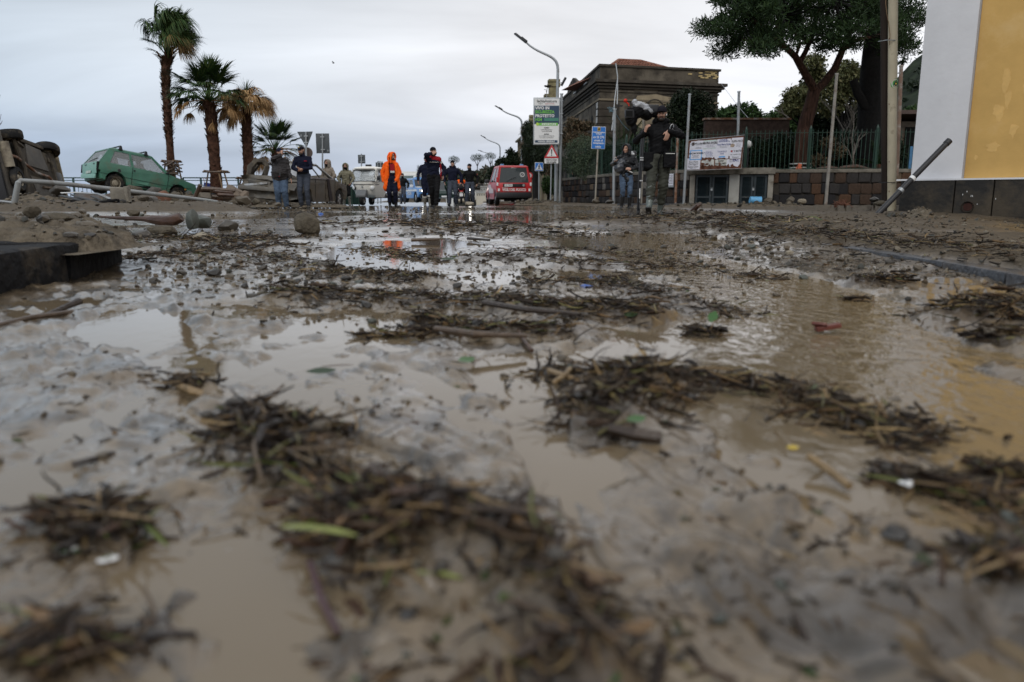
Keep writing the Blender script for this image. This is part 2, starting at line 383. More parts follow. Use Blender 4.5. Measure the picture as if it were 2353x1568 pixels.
def build_ground():
 def radii():
  r=[.12]
  while r[-1] < 60:r.append(r[-1] * (1 + min(.028,.0052 + .0032 * r[-1])))
  while r[-1] < 6000:r.append(r[-1] * 1.35)
  return np.array(r)
 R=radii()
 A=np.concatenate([np.arange(-41,41.001,.105),np.linspace(44,316,70)]) * pi / 180     # 0 = +Y, clockwise
 nr,na=len(R),len(A)
 rr,aa=np.meshgrid(R,A,indexing='ij')
 X=rr * np.sin(aa);Y=rr * np.cos(aa);Z=hfun(X,Y)
 far=rr > 62;Z=np.where(far & (Z > -5),.02,Z)
 V=np.stack([X,Y,Z],-1).reshape(-1,3)
 i=np.arange(nr - 1)[:,None] * na;j=np.arange(na)[None,:];j2=(j + 1) % na
 F=np.stack([i + j,i + j2,i + na + j2,i + na + j],-1).reshape(-1,4)
 me=mesh_np('ground',V,F[:,::-1],ground_mat(),smooth=True)
 u,v=to_view(X,Y)
 asp=(1 - sstep(0,.9,np.abs(Y - np.interp(X,[3,6,12],[15.5,17.5,19.5])) - 3.2)) * sstep(4.0,5.2,X) * (X < 40)
 asp=np.clip(asp,0,1)
 at_=me.attributes.new('asphalt','FLOAT','POINT');at_.data.foreach_set('value',asp.astype(np.float32).ravel())
 lit=np.zeros(X.shape)
 for name,P,w,h,d,s in BANDS:lit=np.maximum(lit,np.exp(-(seg_dist(X,Y,P)[0] / w) ** 2 * .8) * np.clip(.75 + .9 * fbm(X * 11,Y * 11,33,3),0,1.1))
 at2=me.attributes.new('litter','FLOAT','POINT');at2.data.foreach_set('value',lit.astype(np.float32).ravel())
 g=link('ground',me);tag(g,'brown flood mud spread over the road and pavement',None,None,'structure')
 fr=R < 40;sel=(rr[:-1,:] < 40) & (np.abs(((aa[:-1,:] + pi) % (2 * pi)) - pi) < .73)
 lo=np.minimum(np.minimum(Z[:-1,:],Z[1:,:]),np.minimum(np.roll(Z,-1,1)[:-1,:],np.roll(Z,-1,1)[1:,:]))
 d,sd=seg_dist(X[:-1],Y[:-1],KERB_G)
 ok=sel & (lo < .0015) & (lo > -1) & ~((sd > 0) & (X[:-1] > 1.9) & (rr[:-1,:] < 16))
 W=V.copy();W[:,2]=0.
 Fw=F[ok.ravel()];used=np.unique(Fw);remap=np.full(len(W),-1);remap[used]=np.arange(len(used))
 mw=mesh_np('flood_water',W[used],remap[Fw][:,::-1],water_mat(),smooth=True)
 w=link('flood_water',mw);tag(w,'shallow muddy flood water lying in the hollows of the road',None,None,'structure')
 return V,F
def ground_mat():
 m=bpy.data.materials.new('wet_mud');m.use_nodes=True;nt=m.node_tree;N=nt.nodes.new;L=nt.links.new;b=nt.nodes['Principled BSDF']
 geo=N('ShaderNodeNewGeometry');pos=geo.outputs['Position']
 def noise(sc,det=6,rough=.6,vec=pos,dist=0.):
  n=N('ShaderNodeTexNoise');n.inputs['Scale'].default_value=sc;n.inputs['Detail'].default_value=det;n.inputs['Roughness'].default_value=rough;n.inputs['Distortion'].default_value=dist
  L(vec,n.inputs['Vector']);return n.outputs[0]
 def mr(x,a,b_,c,d):
  n=N('ShaderNodeMapRange');n.inputs[1].default_value=a;n.inputs[2].default_value=b_;n.inputs[3].default_value=c;n.inputs[4].default_value=d;L(x,n.inputs[0]);return n.outputs[0]
 def mix(f,a,c):
  n=N('ShaderNodeMix');n.data_type='RGBA'
  if isinstance(f,float):n.inputs[0].default_value=f
  else:L(f,n.inputs[0])
  for k,x in ((6,a),(7,c)):
   if isinstance(x,tuple):n.inputs[k].default_value=(*x,1)
   else:L(x,n.inputs[k])
  return n.outputs[2]
 c=mix(mr(noise(3.5),.3,.7,0,1),(.108,.077,.045),(.205,.155,.097))
 c=mix(mr(noise(26,5),.48,.70,0,.55),c,(.070,.056,.042))
 c=mix(mr(noise(7,6,.68,dist=.8),.49,.60,0,.85),c,(.036,.028,.020))
 c=mix(mr(noise(120,3),.58,.72,0,.7),c,(.055,.045,.035))
 at1=N('ShaderNodeAttribute');at1.attribute_name='asphalt'
 at2=N('ShaderNodeAttribute');at2.attribute_name='litter'
 c=mix(at1.outputs['Fac'],c,mix(mr(noise(40,4),.35,.65,0,1),(.17,.165,.155),(.25,.24,.225)))
 c=mix(mr(at2.outputs['Fac'],.25,.9,0,.8),c,(.052,.036,.022))
 zz=N('ShaderNodeSeparateXYZ');L(pos,zz.inputs[0]);dry=mr(zz.outputs[2],.030,.062,0,1)     # heaped earth above the flood: drier, darker, crumbly
 c=mix(dry,c,mix(mr(noise(18,6,.7),.35,.65,0,1),(.058,.045,.031),(.125,.100,.070)))
 L(c,b.inputs['Base Color'])
 r=mr(noise(9,6,.65),.35,.68,.04,.27)
 sep=N('ShaderNodeSeparateXYZ');L(pos,sep.inputs[0])
 hz=mr(sep.outputs[2],.004,.03,0,1)            # mud standing proud of the water dries to a duller skin
 def M(op,a,b_):
  n=N('ShaderNodeMath');n.operation=op
  for k,x in enumerate((a,b_)):
   if isinstance(x,(int,float)):n.inputs[k].default_value=x
   else:L(x,n.inputs[k])
  return n.outputs[0]
 r=M('ADD',r,M('MULTIPLY',hz,.12));r=M('ADD',r,M('MULTIPLY',dry,.45));r=M('ADD',r,M('MULTIPLY',at2.outputs['Fac'],.25))
 L(r,b.inputs['Roughness']);L(M('SUBTRACT',.5,M('MULTIPLY',dry,.33)),b.inputs['Specular IOR Level'])
 cw=M('SUBTRACT',1.,M('MULTIPLY',dry,1.));cw=M('MULTIPLY',cw,mr(noise(5,5,.6),.34,.58,.15,.66));L(cw,b.inputs['Coat Weight']);b.inputs['Coat Roughness'].default_value=.09;b.inputs['Coat IOR'].default_value=1.48
 hh=M('ADD',M('MULTIPLY',noise(60,6,.65),1.),M('MULTIPLY',noise(300,4,.6),.35))
 bp=N('ShaderNodeBump');L(M('ADD',M('MULTIPLY',dry,.6),.38),bp.inputs['Strength']);bp.inputs['Distance'].default_value=.006;L(hh,bp.inputs['Height']);L(bp.outputs[0],b.inputs['Normal'])
 return m
def water_mat():
 m=bpy.data.materials.new('muddy_water');m.use_nodes=True;nt=m.node_tree;N=nt.nodes.new;L=nt.links.new;b=nt.nodes['Principled BSDF']
 geo=N('ShaderNodeNewGeometry');pos=geo.outputs['Position']
 n=N('ShaderNodeTexNoise');n.inputs['Scale'].default_value=1.4;n.inputs['Detail'].default_value=4;L(pos,n.inputs['Vector'])
 sep=N('ShaderNodeSeparateXYZ');L(pos,sep.inputs[0])
 g=N('ShaderNodeMapRange');g.inputs[1].default_value=.35;g.inputs[2].default_value=.95;L(sep.outputs[0],g.inputs[0])
 mx=N('ShaderNodeMix');mx.data_type='RGBA';L(g.outputs[0],mx.inputs[0]);mx.inputs[6].default_value=(.165,.126,.080,1);mx.inputs[7].default_value=(.215,.152,.078,1)
 L(mx.outputs[2],b.inputs['Base Color'])
 b.inputs['Roughness'].default_value=.045;b.inputs['IOR'].default_value=1.42;b.inputs['Specular IOR Level'].default_value=.5
 mp=N('ShaderNodeMapping');mp.inputs['Scale'].default_value=(1,.55,1);mp.inputs['Rotation'].default_value=(0,0,.5);L(pos,mp.inputs[0])
 w=N('ShaderNodeTexNoise');w.inputs['Scale'].default_value=30;w.inputs['Detail'].default_value=3;w.inputs['Distortion'].default_value=.6;L(mp.outputs[0],w.inputs['Vector'])
 st=N('ShaderNodeMapRange');st.inputs[1].default_value=.28;st.inputs[2].default_value=.60;st.inputs[3].default_value=.03;st.inputs[4].default_value=.45
 L(sep.outputs[0],st.inputs[0])
 bp=N('ShaderNodeBump');bp.inputs['Distance'].default_value=.012;L(st.outputs[0],bp.inputs['Strength']);L(w.outputs[0],bp.inputs['Height']);L(bp.outputs[0],b.inputs['Normal'])
 return m
GV,GF=build_ground()
def gz(x,y):return float(hfun(np.array([x]),np.array([y]))[0])
sea=link('sea',mesh_np('sea',[(-7000,20,-3.2),(7000,20,-3.2),(7000,8000,-3.2),(-7000,8000,-3.2)],[(0,1,2,3)],mat('sea_water',(.10,.15,.19),rough=.18,var=.1,scale=.02,bump=.5,bscale=.6)))
tag(sea,'grey blue sea beyond the promenade railing',None,None,'structure')
# shared materials
M_STEEL=mat('galvanised_steel',(.36,.38,.39),rough=.45,metal=.6,var=.12,dirt=.25,dirtcol=(.16,.10,.06))
M_RUST=mat('rusty_steel',(.19,.095,.055),rough=.75,var=.4,scale=9,dirt=.45,dirtcol=(.34,.33,.31))
M_DARK=mat('dark_rubber',(.012,.012,.013),rough=.6,var=.2)
M_BLACK=mat('black_plastic',(.012,.012,.014),rough=.42,var=.15)
M_CONC=mat('old_concrete',(.27,.25,.215),rough=.85,var=.22,scale=5,bump=.3,dirt=.38,dirtcol=(.10,.085,.062))
M_CONC2=mat('coping_concrete',(.17,.155,.13),rough=.9,var=.28,scale=7,bump=.4,dirt=.4,dirtcol=(.06,.056,.042))
M_WHITE=mat('sign_white',(.74,.74,.73),rough=.45,var=.05,dirt=.08)
M_PAPER=mat('paper_white',(.62,.62,.69),rough=.8,var=.08,scale=14)
M_INK=mat('ink_black',(.02,.02,.022),rough=.6,var=0)
M_NAVY=mat('sign_navy',(.02,.05,.095),rough=.4,var=.08)
M_GREEN=mat('sign_green',(.16,.48,.07),rough=.4,var=.05)
M_BLUE=mat('sign_blue',(.02,.17,.56),rough=.35,var=.05)
M_RED=mat('sign_red',(.50,.025,.03),rough=.4,var=.06)
M_SGREY=mat('sign_back_grey',(.062,.072,.078),rough=.5,var=.12,dirt=.1)
M_GREEN_IRON=mat('green_iron',(.016,.050,.034),rough=.5,var=.3,dirt=.22,dirtcol=(.10,.06,.035))
M_WOODS=[mat('stake_wood',(.22,.145,.085),rough=.8,var=.3,scale=12,stretch=(1,1,.2)),mat('dark_wet_wood',(.075,.047,.030),rough=.45,var=.35,scale=15,stretch=(1,1,.2))]
M_PLASTER=mat('weathered_plaster',(.082,.068,.051),rough=.92,var=.45,scale=.9,bump=.5,bscale=8,dirt=.5,dirtcol=(.028,.024,.020),dscale=.55,tint=(.115,.098,.076))
M_PLASTER_L=mat('pale_worn_plaster',(.20,.165,.115),rough=.92,var=.35,scale=1.6,bump=.5,bscale=9,dirt=.42,dirtcol=(.085,.072,.055),dscale=.8)
M_QUOIN=mat('dark_quoin_plaster',(.058,.049,.039),rough=.92,var=.4,scale=1.3,bump=.4,dirt=.3,dirtcol=(.10,.09,.075),dscale=1.1)
M_TILE=mat('terracotta_tile',(.135,.050,.032),rough=.85,var=.45,scale=5,tint=(.21,.095,.062))
M_HOLE=mat('dark_interior',(.008,.008,.008),rough=.9,var=0)
M_YBRICK=mat('yellow_tuff_brick',(.46,.35,.17),rough=.9,var=.35,scale=7)
M_PLINTH=mat('lava_stone_plinth',(.020,.019,.018),rough=.7,var=.35,scale=2.5,bump=.35,bscale=25,dirt=.48,dirtcol=(.062,.050,.036),dscale=1.5)
SKIN=mat('skin',(.42,.235,.165),rough=.55,var=.1,scale=20)
def pole(name,label,cat,p0,p1,r0,r1,m,group=None,n=10,band=True):
 t=T(name,label,cat,group,p0)
 b=MB(True);b.tube([p0 - Vector((0,0,.3)),p0,p1],[r0,r0,r1],n);b.build('shaft',m,t)
 if band:
  d=(p1 - p0);b=MB(True);b.tube([p1 - d.normalized() * .02,p1 + d.normalized() * .02],[r1 * 1.35,r1 * 1.2],n);b.build('cap',m,t)
 return t
def arrow(a,b):return (b - a)
# right-hand building
def frame_from(p,q):
 """origin p, x axis along p->q on the ground; returns matrix (x along, y into the wall, z up)"""
 x=Vector((q.x - p.x,q.y - p.y,0)).normalized();z=Vector((0,0,1));y=z.cross(x)
 m=Matrix((x,y,z)).transposed().to_4x4();m.translation=Vector((p.x,p.y,0));return m
def thing_on(name,label,cat,p,q,group=None):
 m=frame_from(p,q);e=m.to_euler();return T(name,label,cat,group,m.translation,rz=e.z)
def right_building():
 p=at(2092,413,10.6);q=at(2353,409,9.75)
 t=thing_on('yellow_building','corner of a yellow ochre building with white painted pilaster on a dark stone plinth','building',p,q)
 M_W=mat('white_pilaster_paint',(.66,.66,.68),rough=.8,var=.05,scale=3,bump=.12,bscale=14,dirt=.14,dirtcol=(.56,.54,.51),dscale=1.6)
 M_Y=mat('ochre_wall_paint',(.64,.40,.135),rough=.82,var=.10,scale=2.2,bump=.25,bscale=7,dirt=.30,dirtcol=(.68,.46,.20),dscale=1.1)
 M_G=mat('pilaster_shade_grey',(.36,.34,.33),rough=.85,var=.1)
 b=MB();b.box((.305,.20,3.03),(.61,.40,5.0));b.build('pilaster',M_W,t,bevel=.008)
 b=MB();b.box((.619,.215,3.03),(.018,.40,5.0));b.build('pilaster_shade_strip',M_G,t)  # grey strip paints in the shadow line where the white pilaster stands proud
 b=MB();b.box((3.9,3.06,3.03),(6.55,6.0,5.0));b.build('wall',M_Y,t,bevel=.006)
 b=MB();b.box((-.0,3.4,3.03),(.08,6.0,5.0));b.build('side_wall',M_W,t)
 b=MB();b.box((3.4,2.9,5.68),(8.2,7.4,.3));b.build('roof',M_TILE,t)
 x=-.10
 for w in (.665,.44,.62,.8,.7,.9,.8):
  b=MB();b.box((x + w / 2,.16 + random.uniform(-.006,.006),.105),(w - .012,.5,.85));b.build('plinth_stone',M_PLINTH,t,bevel=.014)
  if abs(x - .565) < .01:
   h=MB();h.lathe([(.0,.0),(.050,.0),(.058,-.012),(.070,-.012),(.070,.02)],(x + .17,-.10,.17),18,rot3(x=pi / 2))
   h.build('drain_hole',mat('drain_red_clay',(.045,.018,.014),rough=.8,var=.4,scale=20),t)
  x += w
 for cx,cz,w,h in ((.98,1.72,.05,.17),(1.02,1.50,.035,.12),(.94,1.34,.06,.12),(1.12,1.12,.05,.10),(.92,.92,.07,.07),(1.20,1.62,.03,.09),(.74,.80,.02,.035)):
  n=18;pt=[Vector((cx + w * math.cos(2 * pi * k / n) * random.uniform(.55,1.25) + .25 * w * math.sin(k * .7),.0585,cz + h * math.sin(2 * pi * k / n) * random.uniform(.7,1.15))) for k in range(n)]
  b=MB();b.prism(pt,(0,.004,0));b.build('peeled_patch',mat('pale_ochre_coat',(.655,.417,.150),rough=.85,var=.10,scale=9),t,smooth=0)
 for k in range(7):
  x=random.uniform(0,1.5);z=random.uniform(.12,.46);h=random.uniform(.008,.026);b=MB();b.box((x,-.0975,z),(.006,.004,h),rot3(y=random.uniform(-.2,.2)));b.build('paint_drip',M_WHITE,t)
 b=MB();b.box((3.2,.13,.525),(6.7,.46,.022));b.build('ledge',M_W,t)
 return t
right_building()
def leaning_pipe():
 a=gnd(2022,487,.10);a=at(2022,487,9.75);b=at(2180,325,9.95)
 t=T('drain_pipe','black plastic pipe leaning against the white pilaster','pipe',None,a)
 m=MB(True);m.tube([a - (b - a) * .06,b],.036,14);m.build('tube',M_BLACK,t)
 d=(b - a).normalized()
 for k,mm in ((.47,M_WHITE),(.30,M_STEEL)):
  c=a + (b - a) * k;m=MB(True);m.tube([c - d * .02,c + d * .02],.041,14);m.build('collar',mm,t)
 m=MB(True);m.tube([b - d * .05,b + d * .012],.042,14);m.build('socket',M_BLACK,t)
leaning_pipe()
def beige_pole():
 p0=at(2049,484,12.0);p1=at(2053,-110,12.0)
 M_P=mat('beige_pole_paint',(.50,.43,.30),rough=.55,var=.12,scale=4,dirt=.16,dirtcol=(.16,.11,.07),dscale=5)
 t=T('utility_pole','tall beige painted pole with a round green sticker beside the white pilaster','pole',None,p0)
 b=MB(True);b.tube([p0 - Vector((0,0,.4)),p0,p0.lerp(p1,.3),p1],[.064,.064,.067,.067],20);b.build('shaft',M_P,t)
 for v in (95,420):
  c=at(2040,v,12.0);b=MB(True);b.tube([c + Vector((-.13,.03,0)),c + Vector((-.05,-.085,0)),c + Vector((.07,-.075,0)),c + Vector((.14,.0,.01))],.006,6);b.build('strap',M_STEEL if v < 200 else M_BLACK,t)
 for v in (90,240,372,440):
  c=at(2043,v,11.93);b=MB(True);b.sph(c,(.008,.006,.014),8,5);b.build('rivet',M_RUST,t)
 c=at(2054,194,12.0);R=.0665
 def disc(r,m,off,name,sq=1.):
  vs=[];n=24
  for k in range(n):
   a=2 * pi * k / n;ang=.25 + r * math.cos(a) / R;vs.append((c.x - .006 + math.sin(ang) * (R + off) - .013,c.y - math.cos(ang) * (R + off),c.z + r * math.sin(a) * sq))
  b=MB(True);b.poly(vs);b.build(name,m,t,smooth=0)
 disc(.074,mat('sticker_green',(.06,.30,.04),rough=.4,var=.1),.0015,'sticker',1.05)
 disc(.060,M_WHITE,.0022,'sticker_ring',1.05);disc(.050,mat('sticker_dark_green',(.05,.26,.05),var=.1),.003,'sticker_field',1.05)
 disc(.028,M_INK,.0038,'sticker_emblem',1.2);disc(.012,mat('sticker_yellow',(.8,.6,.06),var=0),.0046,'sticker_dot')
 p0=at(2034,470,12.12);p1=at(2030,-110,12.12)
 b2=T('wooden_pole','dark brown wooden pole strapped to the left of the beige pole','pole',None,p0)
 b=MB(True);b.tube([p0 - Vector((0,0,.4)),p0,p1],[.054,.054,.050],14);b.build('shaft',mat('creosote_wood',(.028,.020,.016),rough=.8,var=.4,scale=8,stretch=(1,1,.1),bump=.4),b2)
 b=MB(True);pts=[at(2040 - 5 * math.sin(k * .9),-40 + k * 24,11.95) for k in range(7)];b.tube(pts,.006,5);b.build('cable',M_WOODS[0],b2)
beige_pole()
# stone wall, coping, iron fence
STONE_M=[mat('wall_stone_%s' % n,c,rough=.88,var=.35,scale=6,bump=.6,bscale=14) for n,c in
           (('black',(.020,.019,.020)),('grey',(.036,.033,.032)),('brown',(.055,.036,.026)),('rust',(.075,.042,.026)),('pale',(.14,.128,.115)),('tan',(.11,.080,.055)))]
def stone_mesh(k):
 r=random.Random(k);bm=bmesh.new();bmesh.ops.create_cube(bm,size=1)
 bmesh.ops.bevel(bm,geom=bm.edges[:],offset=.10,segments=1,affect='EDGES')
 for v in bm.verts:v.co += Vector((r.uniform(-.05,.05),r.uniform(-.06,.06),r.uniform(-.05,.05)))
 me=bpy.data.meshes.new('stone');bm.to_mesh(me);bm.free();me.polygons.foreach_set('use_smooth',[True] * len(me.polygons));me.set_sharp_from_angle(angle=.7)
 return me
STONES=[]
for k in range(4):
 for m in STONE_M:
  me=stone_mesh(k * 7 + len(STONES));me.materials.append(m);STONES.append(me)
STONE_W=[.28,.26,.2,.09,.09,.08]
def stone_wall(name,label,P,z0,z1,rows,wmin,wmax,group=None):
 t=T(name,label,'stone wall',group,(P[0][0],P[0][1],0));o=Vector((P[0][0],P[0][1],0))
 core=MB();cop=MB()
 for i in range(len(P) - 1):
  a=Vector((*P[i],0)) - o;b=Vector((*P[i + 1],0)) - o;d=(b - a);L=d.length;d.normalize();nrm=Vector((-d.y,d.x,0));ang=math.atan2(d.y,d.x)
  c=(a + b) / 2 + nrm * .20;core.box((c.x,c.y,(z0 + z1) / 2 - .1),(L + .02,.34,z1 - z0 + .2),ang)
  c=(a + b) / 2 + nrm * .17;cop.box((c.x,c.y,z1 + .045),(L + .04,.46,.11),ang)
  hgt=(z1 - z0) / rows
  for r in range(rows):
   x=-random.uniform(0,wmax * .5)
   while x < L:
    w=random.uniform(wmin,wmax);xc=x + w / 2;x += w
    if xc < .02 or xc > L - .02:continue
    q=a + d * xc + nrm * (.03 + random.uniform(-.012,.012))
    mi=random.choices(range(6),STONE_W)[0]
    link('stone',STONES[random.randrange(4) * 6 + mi],None,t,(q.x,q.y,z0 + hgt * (r + .5) + random.uniform(-.008,.008)),
                     (0,random.uniform(-.03,.03),ang),(w - .022,.13,hgt - .024))
 core.build('wall_core',mat('wall_mortar',(.045,.040,.034),rough=.95,var=.3),t);cop.build('coping',M_CONC2,t,bevel=.012)
 return t
def XY(u,Y):p=at(u,455,Y);return (p.x,p.y)
WL=[XY(1293,37.5),XY(1345,33),XY(1420,29.3),XY(1500,27.3),XY(1579,26.1)]
WR=[XY(1775,25.3),XY(1930,25.0),XY(2110,24.9)]
stone_wall('stone_wall','curved wall of dark lava stone blocks under the green iron fence, behind the sign poles',WL,.10,1.14,4,.30,.52,'stone garden walls')
stone_wall('stone_wall','wall of squared dark and pale stones between the louvred cabinets and the beige pole',WR,.08,1.12,3,.22,.42,'stone garden walls')
BAR=MB();BAR.tube([(0,0,0),(0,0,1.24)],.0095,5);BAR.lathe([(.0095,1.24),(.014,1.25),(.0,1.31)],(0,0,0),5)
BAR_ME=BAR.mesh('bar',M_GREEN_IRON)
def iron_fence(label,P,zb,step,posts,h=1.24):
 t=T('iron_fence',label,'fence','green iron fences on the stone walls',(P[0][0],P[0][1],zb));o=Vector((P[0][0],P[0][1],zb))
 k=0;rail=MB()
 for i in range(len(P) - 1):
  a=Vector((*P[i],zb)) - o;b=Vector((*P[i + 1],zb)) - o;L=(b - a).length;n=int(L / step)
  ang=math.atan2((b - a).y,(b - a).x);nr=Vector((-math.sin(ang),math.cos(ang),0)) * .2
  for z in (.07,h - .10):
   c=(a + b) / 2 + nr;rail.box((c.x,c.y,z),(L + .02,.035,.012),ang)
  for j in range(n):
   q=a.lerp(b,(j + .5) / n) + nr;k += 1
   link('bar',BAR_ME,None,t,q,None,(1,1,random.uniform(.985,1.01)))
 rail.build('rail',M_GREEN_IRON,t)
 for (u,Y) in posts:
  p=at(u,455,Y);b=MB(True);b.box((p.x,p.y + .2,zb + .66),(.07,.07,1.36));b.lathe([(.05,zb + 1.34),(.0,zb + 1.46)],(p.x,p.y + .2,0),8);b.build('post',mat('green_post',(.007,.036,.023),rough=.5,var=.25,dirt=.15),t)
iron_fence('dark green iron fence with spear tops along the curved stone wall left of the cameraman',WL,1.20,.155,[(1345,33.1),(1382,31),(1438,28.9),(1500,27.4),(1577,26.2)])
iron_fence('green iron fence behind the poster board and before the leaning pine trunk',[WL[-1],WR[0],WR[1],WR[2]],1.18,.135,[(1577,26.1),(1711,25.7),(1858,25.3),(2010,25.0)],1.30)
# louvred utility cabinets
def cabinets():
 p=at(1580,455,26.0);q=at(1777,455,25.15)
 t=thing_on('utility_cabinet','concrete meter cabinet with two pairs of dark louvred doors set in the stone wall','cabinet',p,q)
 W=math.hypot(q.x - p.x,q.y - p.y);sx=W / (1777 - 1580)
 X=lambda u:(u - 1580) * sx
 b=MB();b.box((W / 2,.16,1.17),(W + .04,.56,.20));b.build('lintel',M_CONC2,t,bevel=.012)
 for u0,u1,m in ((1584,1596,M_CONC),(1675.5,1699,mat('whitish_render',(.33,.325,.30),rough=.85,var=.15,scale=4,dirt=.22,dirtcol=(.12,.10,.075),dscale=1.6)),(1763,1775,M_CONC)):
  b=MB();b.box(((X(u0) + X(u1)) / 2,.1,.57),(X(u1) - X(u0),.32,1.0));b.build('pillar',m,t,bevel=.01)
 b=MB();b.box((W / 2,.36,.57),(W,.1,1.0));b.build('back_panel',M_HOLE,t)
 M_D=mat('petrol_door_paint',(.010,.019,.024),rough=.5,var=.3,scale=3,dirt=.18,dirtcol=(.17,.165,.14),dscale=4.5)
 sl=MB();sl.box((0,0,0),(1,.05,.012),rot3(x=.6));SL=sl.mesh('slat',M_D)
 for u0,u1 in ((1597,1674.5),(1700,1762)):
  for s in (0,1):
   a=X(u0) + (X(u1) - X(u0)) * .5 * s + .008;e=a + (X(u1) - X(u0)) * .5 - .016;w=e - a
   d=MB();fr=.07
   for (cx,cz,ww,hh) in ((a + fr / 2,.56,fr,.98),(e - fr / 2,.56,fr,.98),(a + w / 2,1.02,w - 2 * fr,.07),(a + w / 2,.105,w - 2 * fr,.07),(a + w / 2,.335,w - 2 * fr,.06)):
    d.box((cx,.02,cz),(ww - .002,.05,hh))
   d.box((a + w / 2,.06,.56),(w - .1,.012,.95))
   D=d.build('door',M_D,t,smooth=0)
   for z in [.155 + k * .042 for k in range(4)] + [.385 + k * .042 for k in range(15)]:
    link('slat',SL,None,D,(a + w / 2,.03,z),None,(w - 2 * fr,1,1))
  c=(X(u0) + X(u1)) / 2;k=MB();k.box((c,-.02,.58),(.06,.03,.07));k.tube([(c - .02,-.02,.61),(c - .02,-.02,.655),(c + .02,-.02,.655),(c + .02,-.02,.61)],.006,5);k.build('padlock',M_STEEL,t)
cabinets()
# poster board with death notices
def poster_board():
 a=at(1576.5,392,25.35);b=at(1703,387,24.9);c=at(1582.5,323.5,25.35)
 t=thing_on('poster_board','white notice board pasted with torn paper notices above the louvred cabinet','notice board',a,b)
 inv=PM[t.name].inverted();A=inv @ a;B=inv @ b;Cc=inv @ c;dx=(B - A);up=(Cc - A);up.y=0
 def P(s,v,off=0.):q=A + dx * s + up * v + Vector((0,0,.03 * s * v));return Vector((q.x,-off,q.z))
 n=MB();n.prism([P(0,0),P(1,0),P(1,1.04),P(0,1)],(0,.03,0));n.build('panel',mat('board_rust',(.070,.030,.020),rough=.8,var=.45,scale=6,tint=(.12,.052,.032)),t,smooth=0)
 n=MB();pts=[P(-.005,-.01),P(1.005,-.01),P(1.005,1.055),P(-.005,1.01),P(-.005,-.01)];n.tube(pts,.014,4);n.build('frame',M_STEEL,t)
 def sheet(s0,s1,v0,v1,m=M_PAPER,tilt=0.,off=.006,torn=0.):
  k=7;pt=[]
  for i in range(k + 1):pt.append(P(s0 + (s1 - s0) * i / k,v0 + (random.uniform(0,torn) if torn else 0) + tilt * i / k * .02,off))
  for i in range(k + 1):pt.append(P(s1 - (s1 - s0) * i / k,v1 - (random.uniform(0,torn * .4) if torn else 0) + tilt * (1 - i / k) * .02,off))
  b_=MB();b_.prism(pt,(0,.003,0));return b_.build('notice',m,t,smooth=0)
 rx=pi / 2
 def tx(s,size,u,v,m=M_INK,off=.013,bold=0.,sx=1.):return text(s,size,m,t,P(u,v,off),(rx,-.035,0),ext=.001,sx=sx,bold=bold)
 def lines(s0,s1,v0,v1,n_,m=mat('ink_grey',(.16,.16,.20),var=0),th=.012):
  b_=MB()
  for i in range(n_):
   v=v1 - (v1 - v0) * (i + .5) / n_;x0=s0 + random.uniform(.0,.25) * (s1 - s0);x1=s1 - random.uniform(.0,.25) * (s1 - s0);x=x0
   while x < x1:
    w=random.uniform(.012,.03);b_.prism([P(x,v,.0125),P(min(x + w,x1),v,.0125),P(min(x + w,x1),v + th,.0125),P(x,v + th,.0125)],(0,.001,0));x += w + .008
  b_.build('small_print',m,t,smooth=0)
 M_MID=mat('paper_aged',(.52,.53,.50),rough=.85,var=.12,scale=10);M_LB=mat('paper_blue_edge',(.10,.33,.68),rough=.7,var=.05);M_BL=mat('ink_blue',(.03,.05,.22),var=0)
 sheet(.03,.97,.28,.98,M_PAPER,0,.004,.2);sheet(.0,.25,.02,.4,M_PAPER,0,.004)
 sheet(.05,.28,.70,.965,M_PAPER);lines(.12,.26,.70,.76,2);tx('GIUSEPPE LUBRANO',.072,.18,.875,bold=.001,sx=.7);lines(.12,.26,.8,.85,1)
 b_=MB();b_.prism([P(.07,.82,.012),P(.11,.82,.012),P(.11,.93,.012),P(.07,.93,.012)],(0,.001,0));b_.build('photo',mat('notice_photo',(.07,.04,.035),var=.5,scale=60),t,smooth=0)
 sheet(.28,.51,.68,.97,mat('paper_mint',(.46,.55,.53),rough=.8,var=.06),0,.005);sheet(.285,.505,.69,.93,M_PAPER,0,.008,.03);tx('GLORIA ANGELI',.10,.40,.875,bold=.003,sx=.62);lines(.31,.49,.72,.82,3)
 sheet(.52,.77,.66,.98,M_PAPER,0,.007,.03);tx('Anna Maria Verde',.072,.65,.80,M_BL,bold=.001,sx=.8);lines(.54,.75,.68,.76,2);lines(.54,.75,.86,.96,3,M_BL,.02)
 sheet(.78,.985,.66,.99,M_PAPER,0,.008);tx('FILIPPA PESCE',.095,.885,.875,bold=.001,sx=.6);lines(.85,.97,.69,.80,3)
 b_=MB();b_.prism([P(.77,.70,.013),P(.83,.69,.013),P(.85,.76,.013),P(.81,.82,.013),P(.77,.79,.013)],(0,.001,0));b_.build('torn_patch',mat('torn_brown_paper',(.30,.23,.17),var=.4,scale=30),t,smooth=0)
 sheet(.045,.265,.34,.665,M_LB,0,.008);sheet(.062,.25,.37,.635,M_PAPER,0,.010);tx('GIACOMO BARBIERI',.075,.16,.555,bold=.002,sx=.66);lines(.08,.235,.40,.50,4)
 sheet(.02,.235,.03,.33,M_PAPER,0,.009);tx('Don Mimì',.085,.125,.27,sx=.8);tx('"Del Napoli"',.085,.125,.20,sx=.75);tx('Peppe Calise',.085,.125,.115,sx=.75);lines(.07,.18,.04,.07,1)
 sheet(.28,.50,.36,.66,M_PAPER,0,.006,.10);lines(.30,.48,.42,.62,5,M_BL)
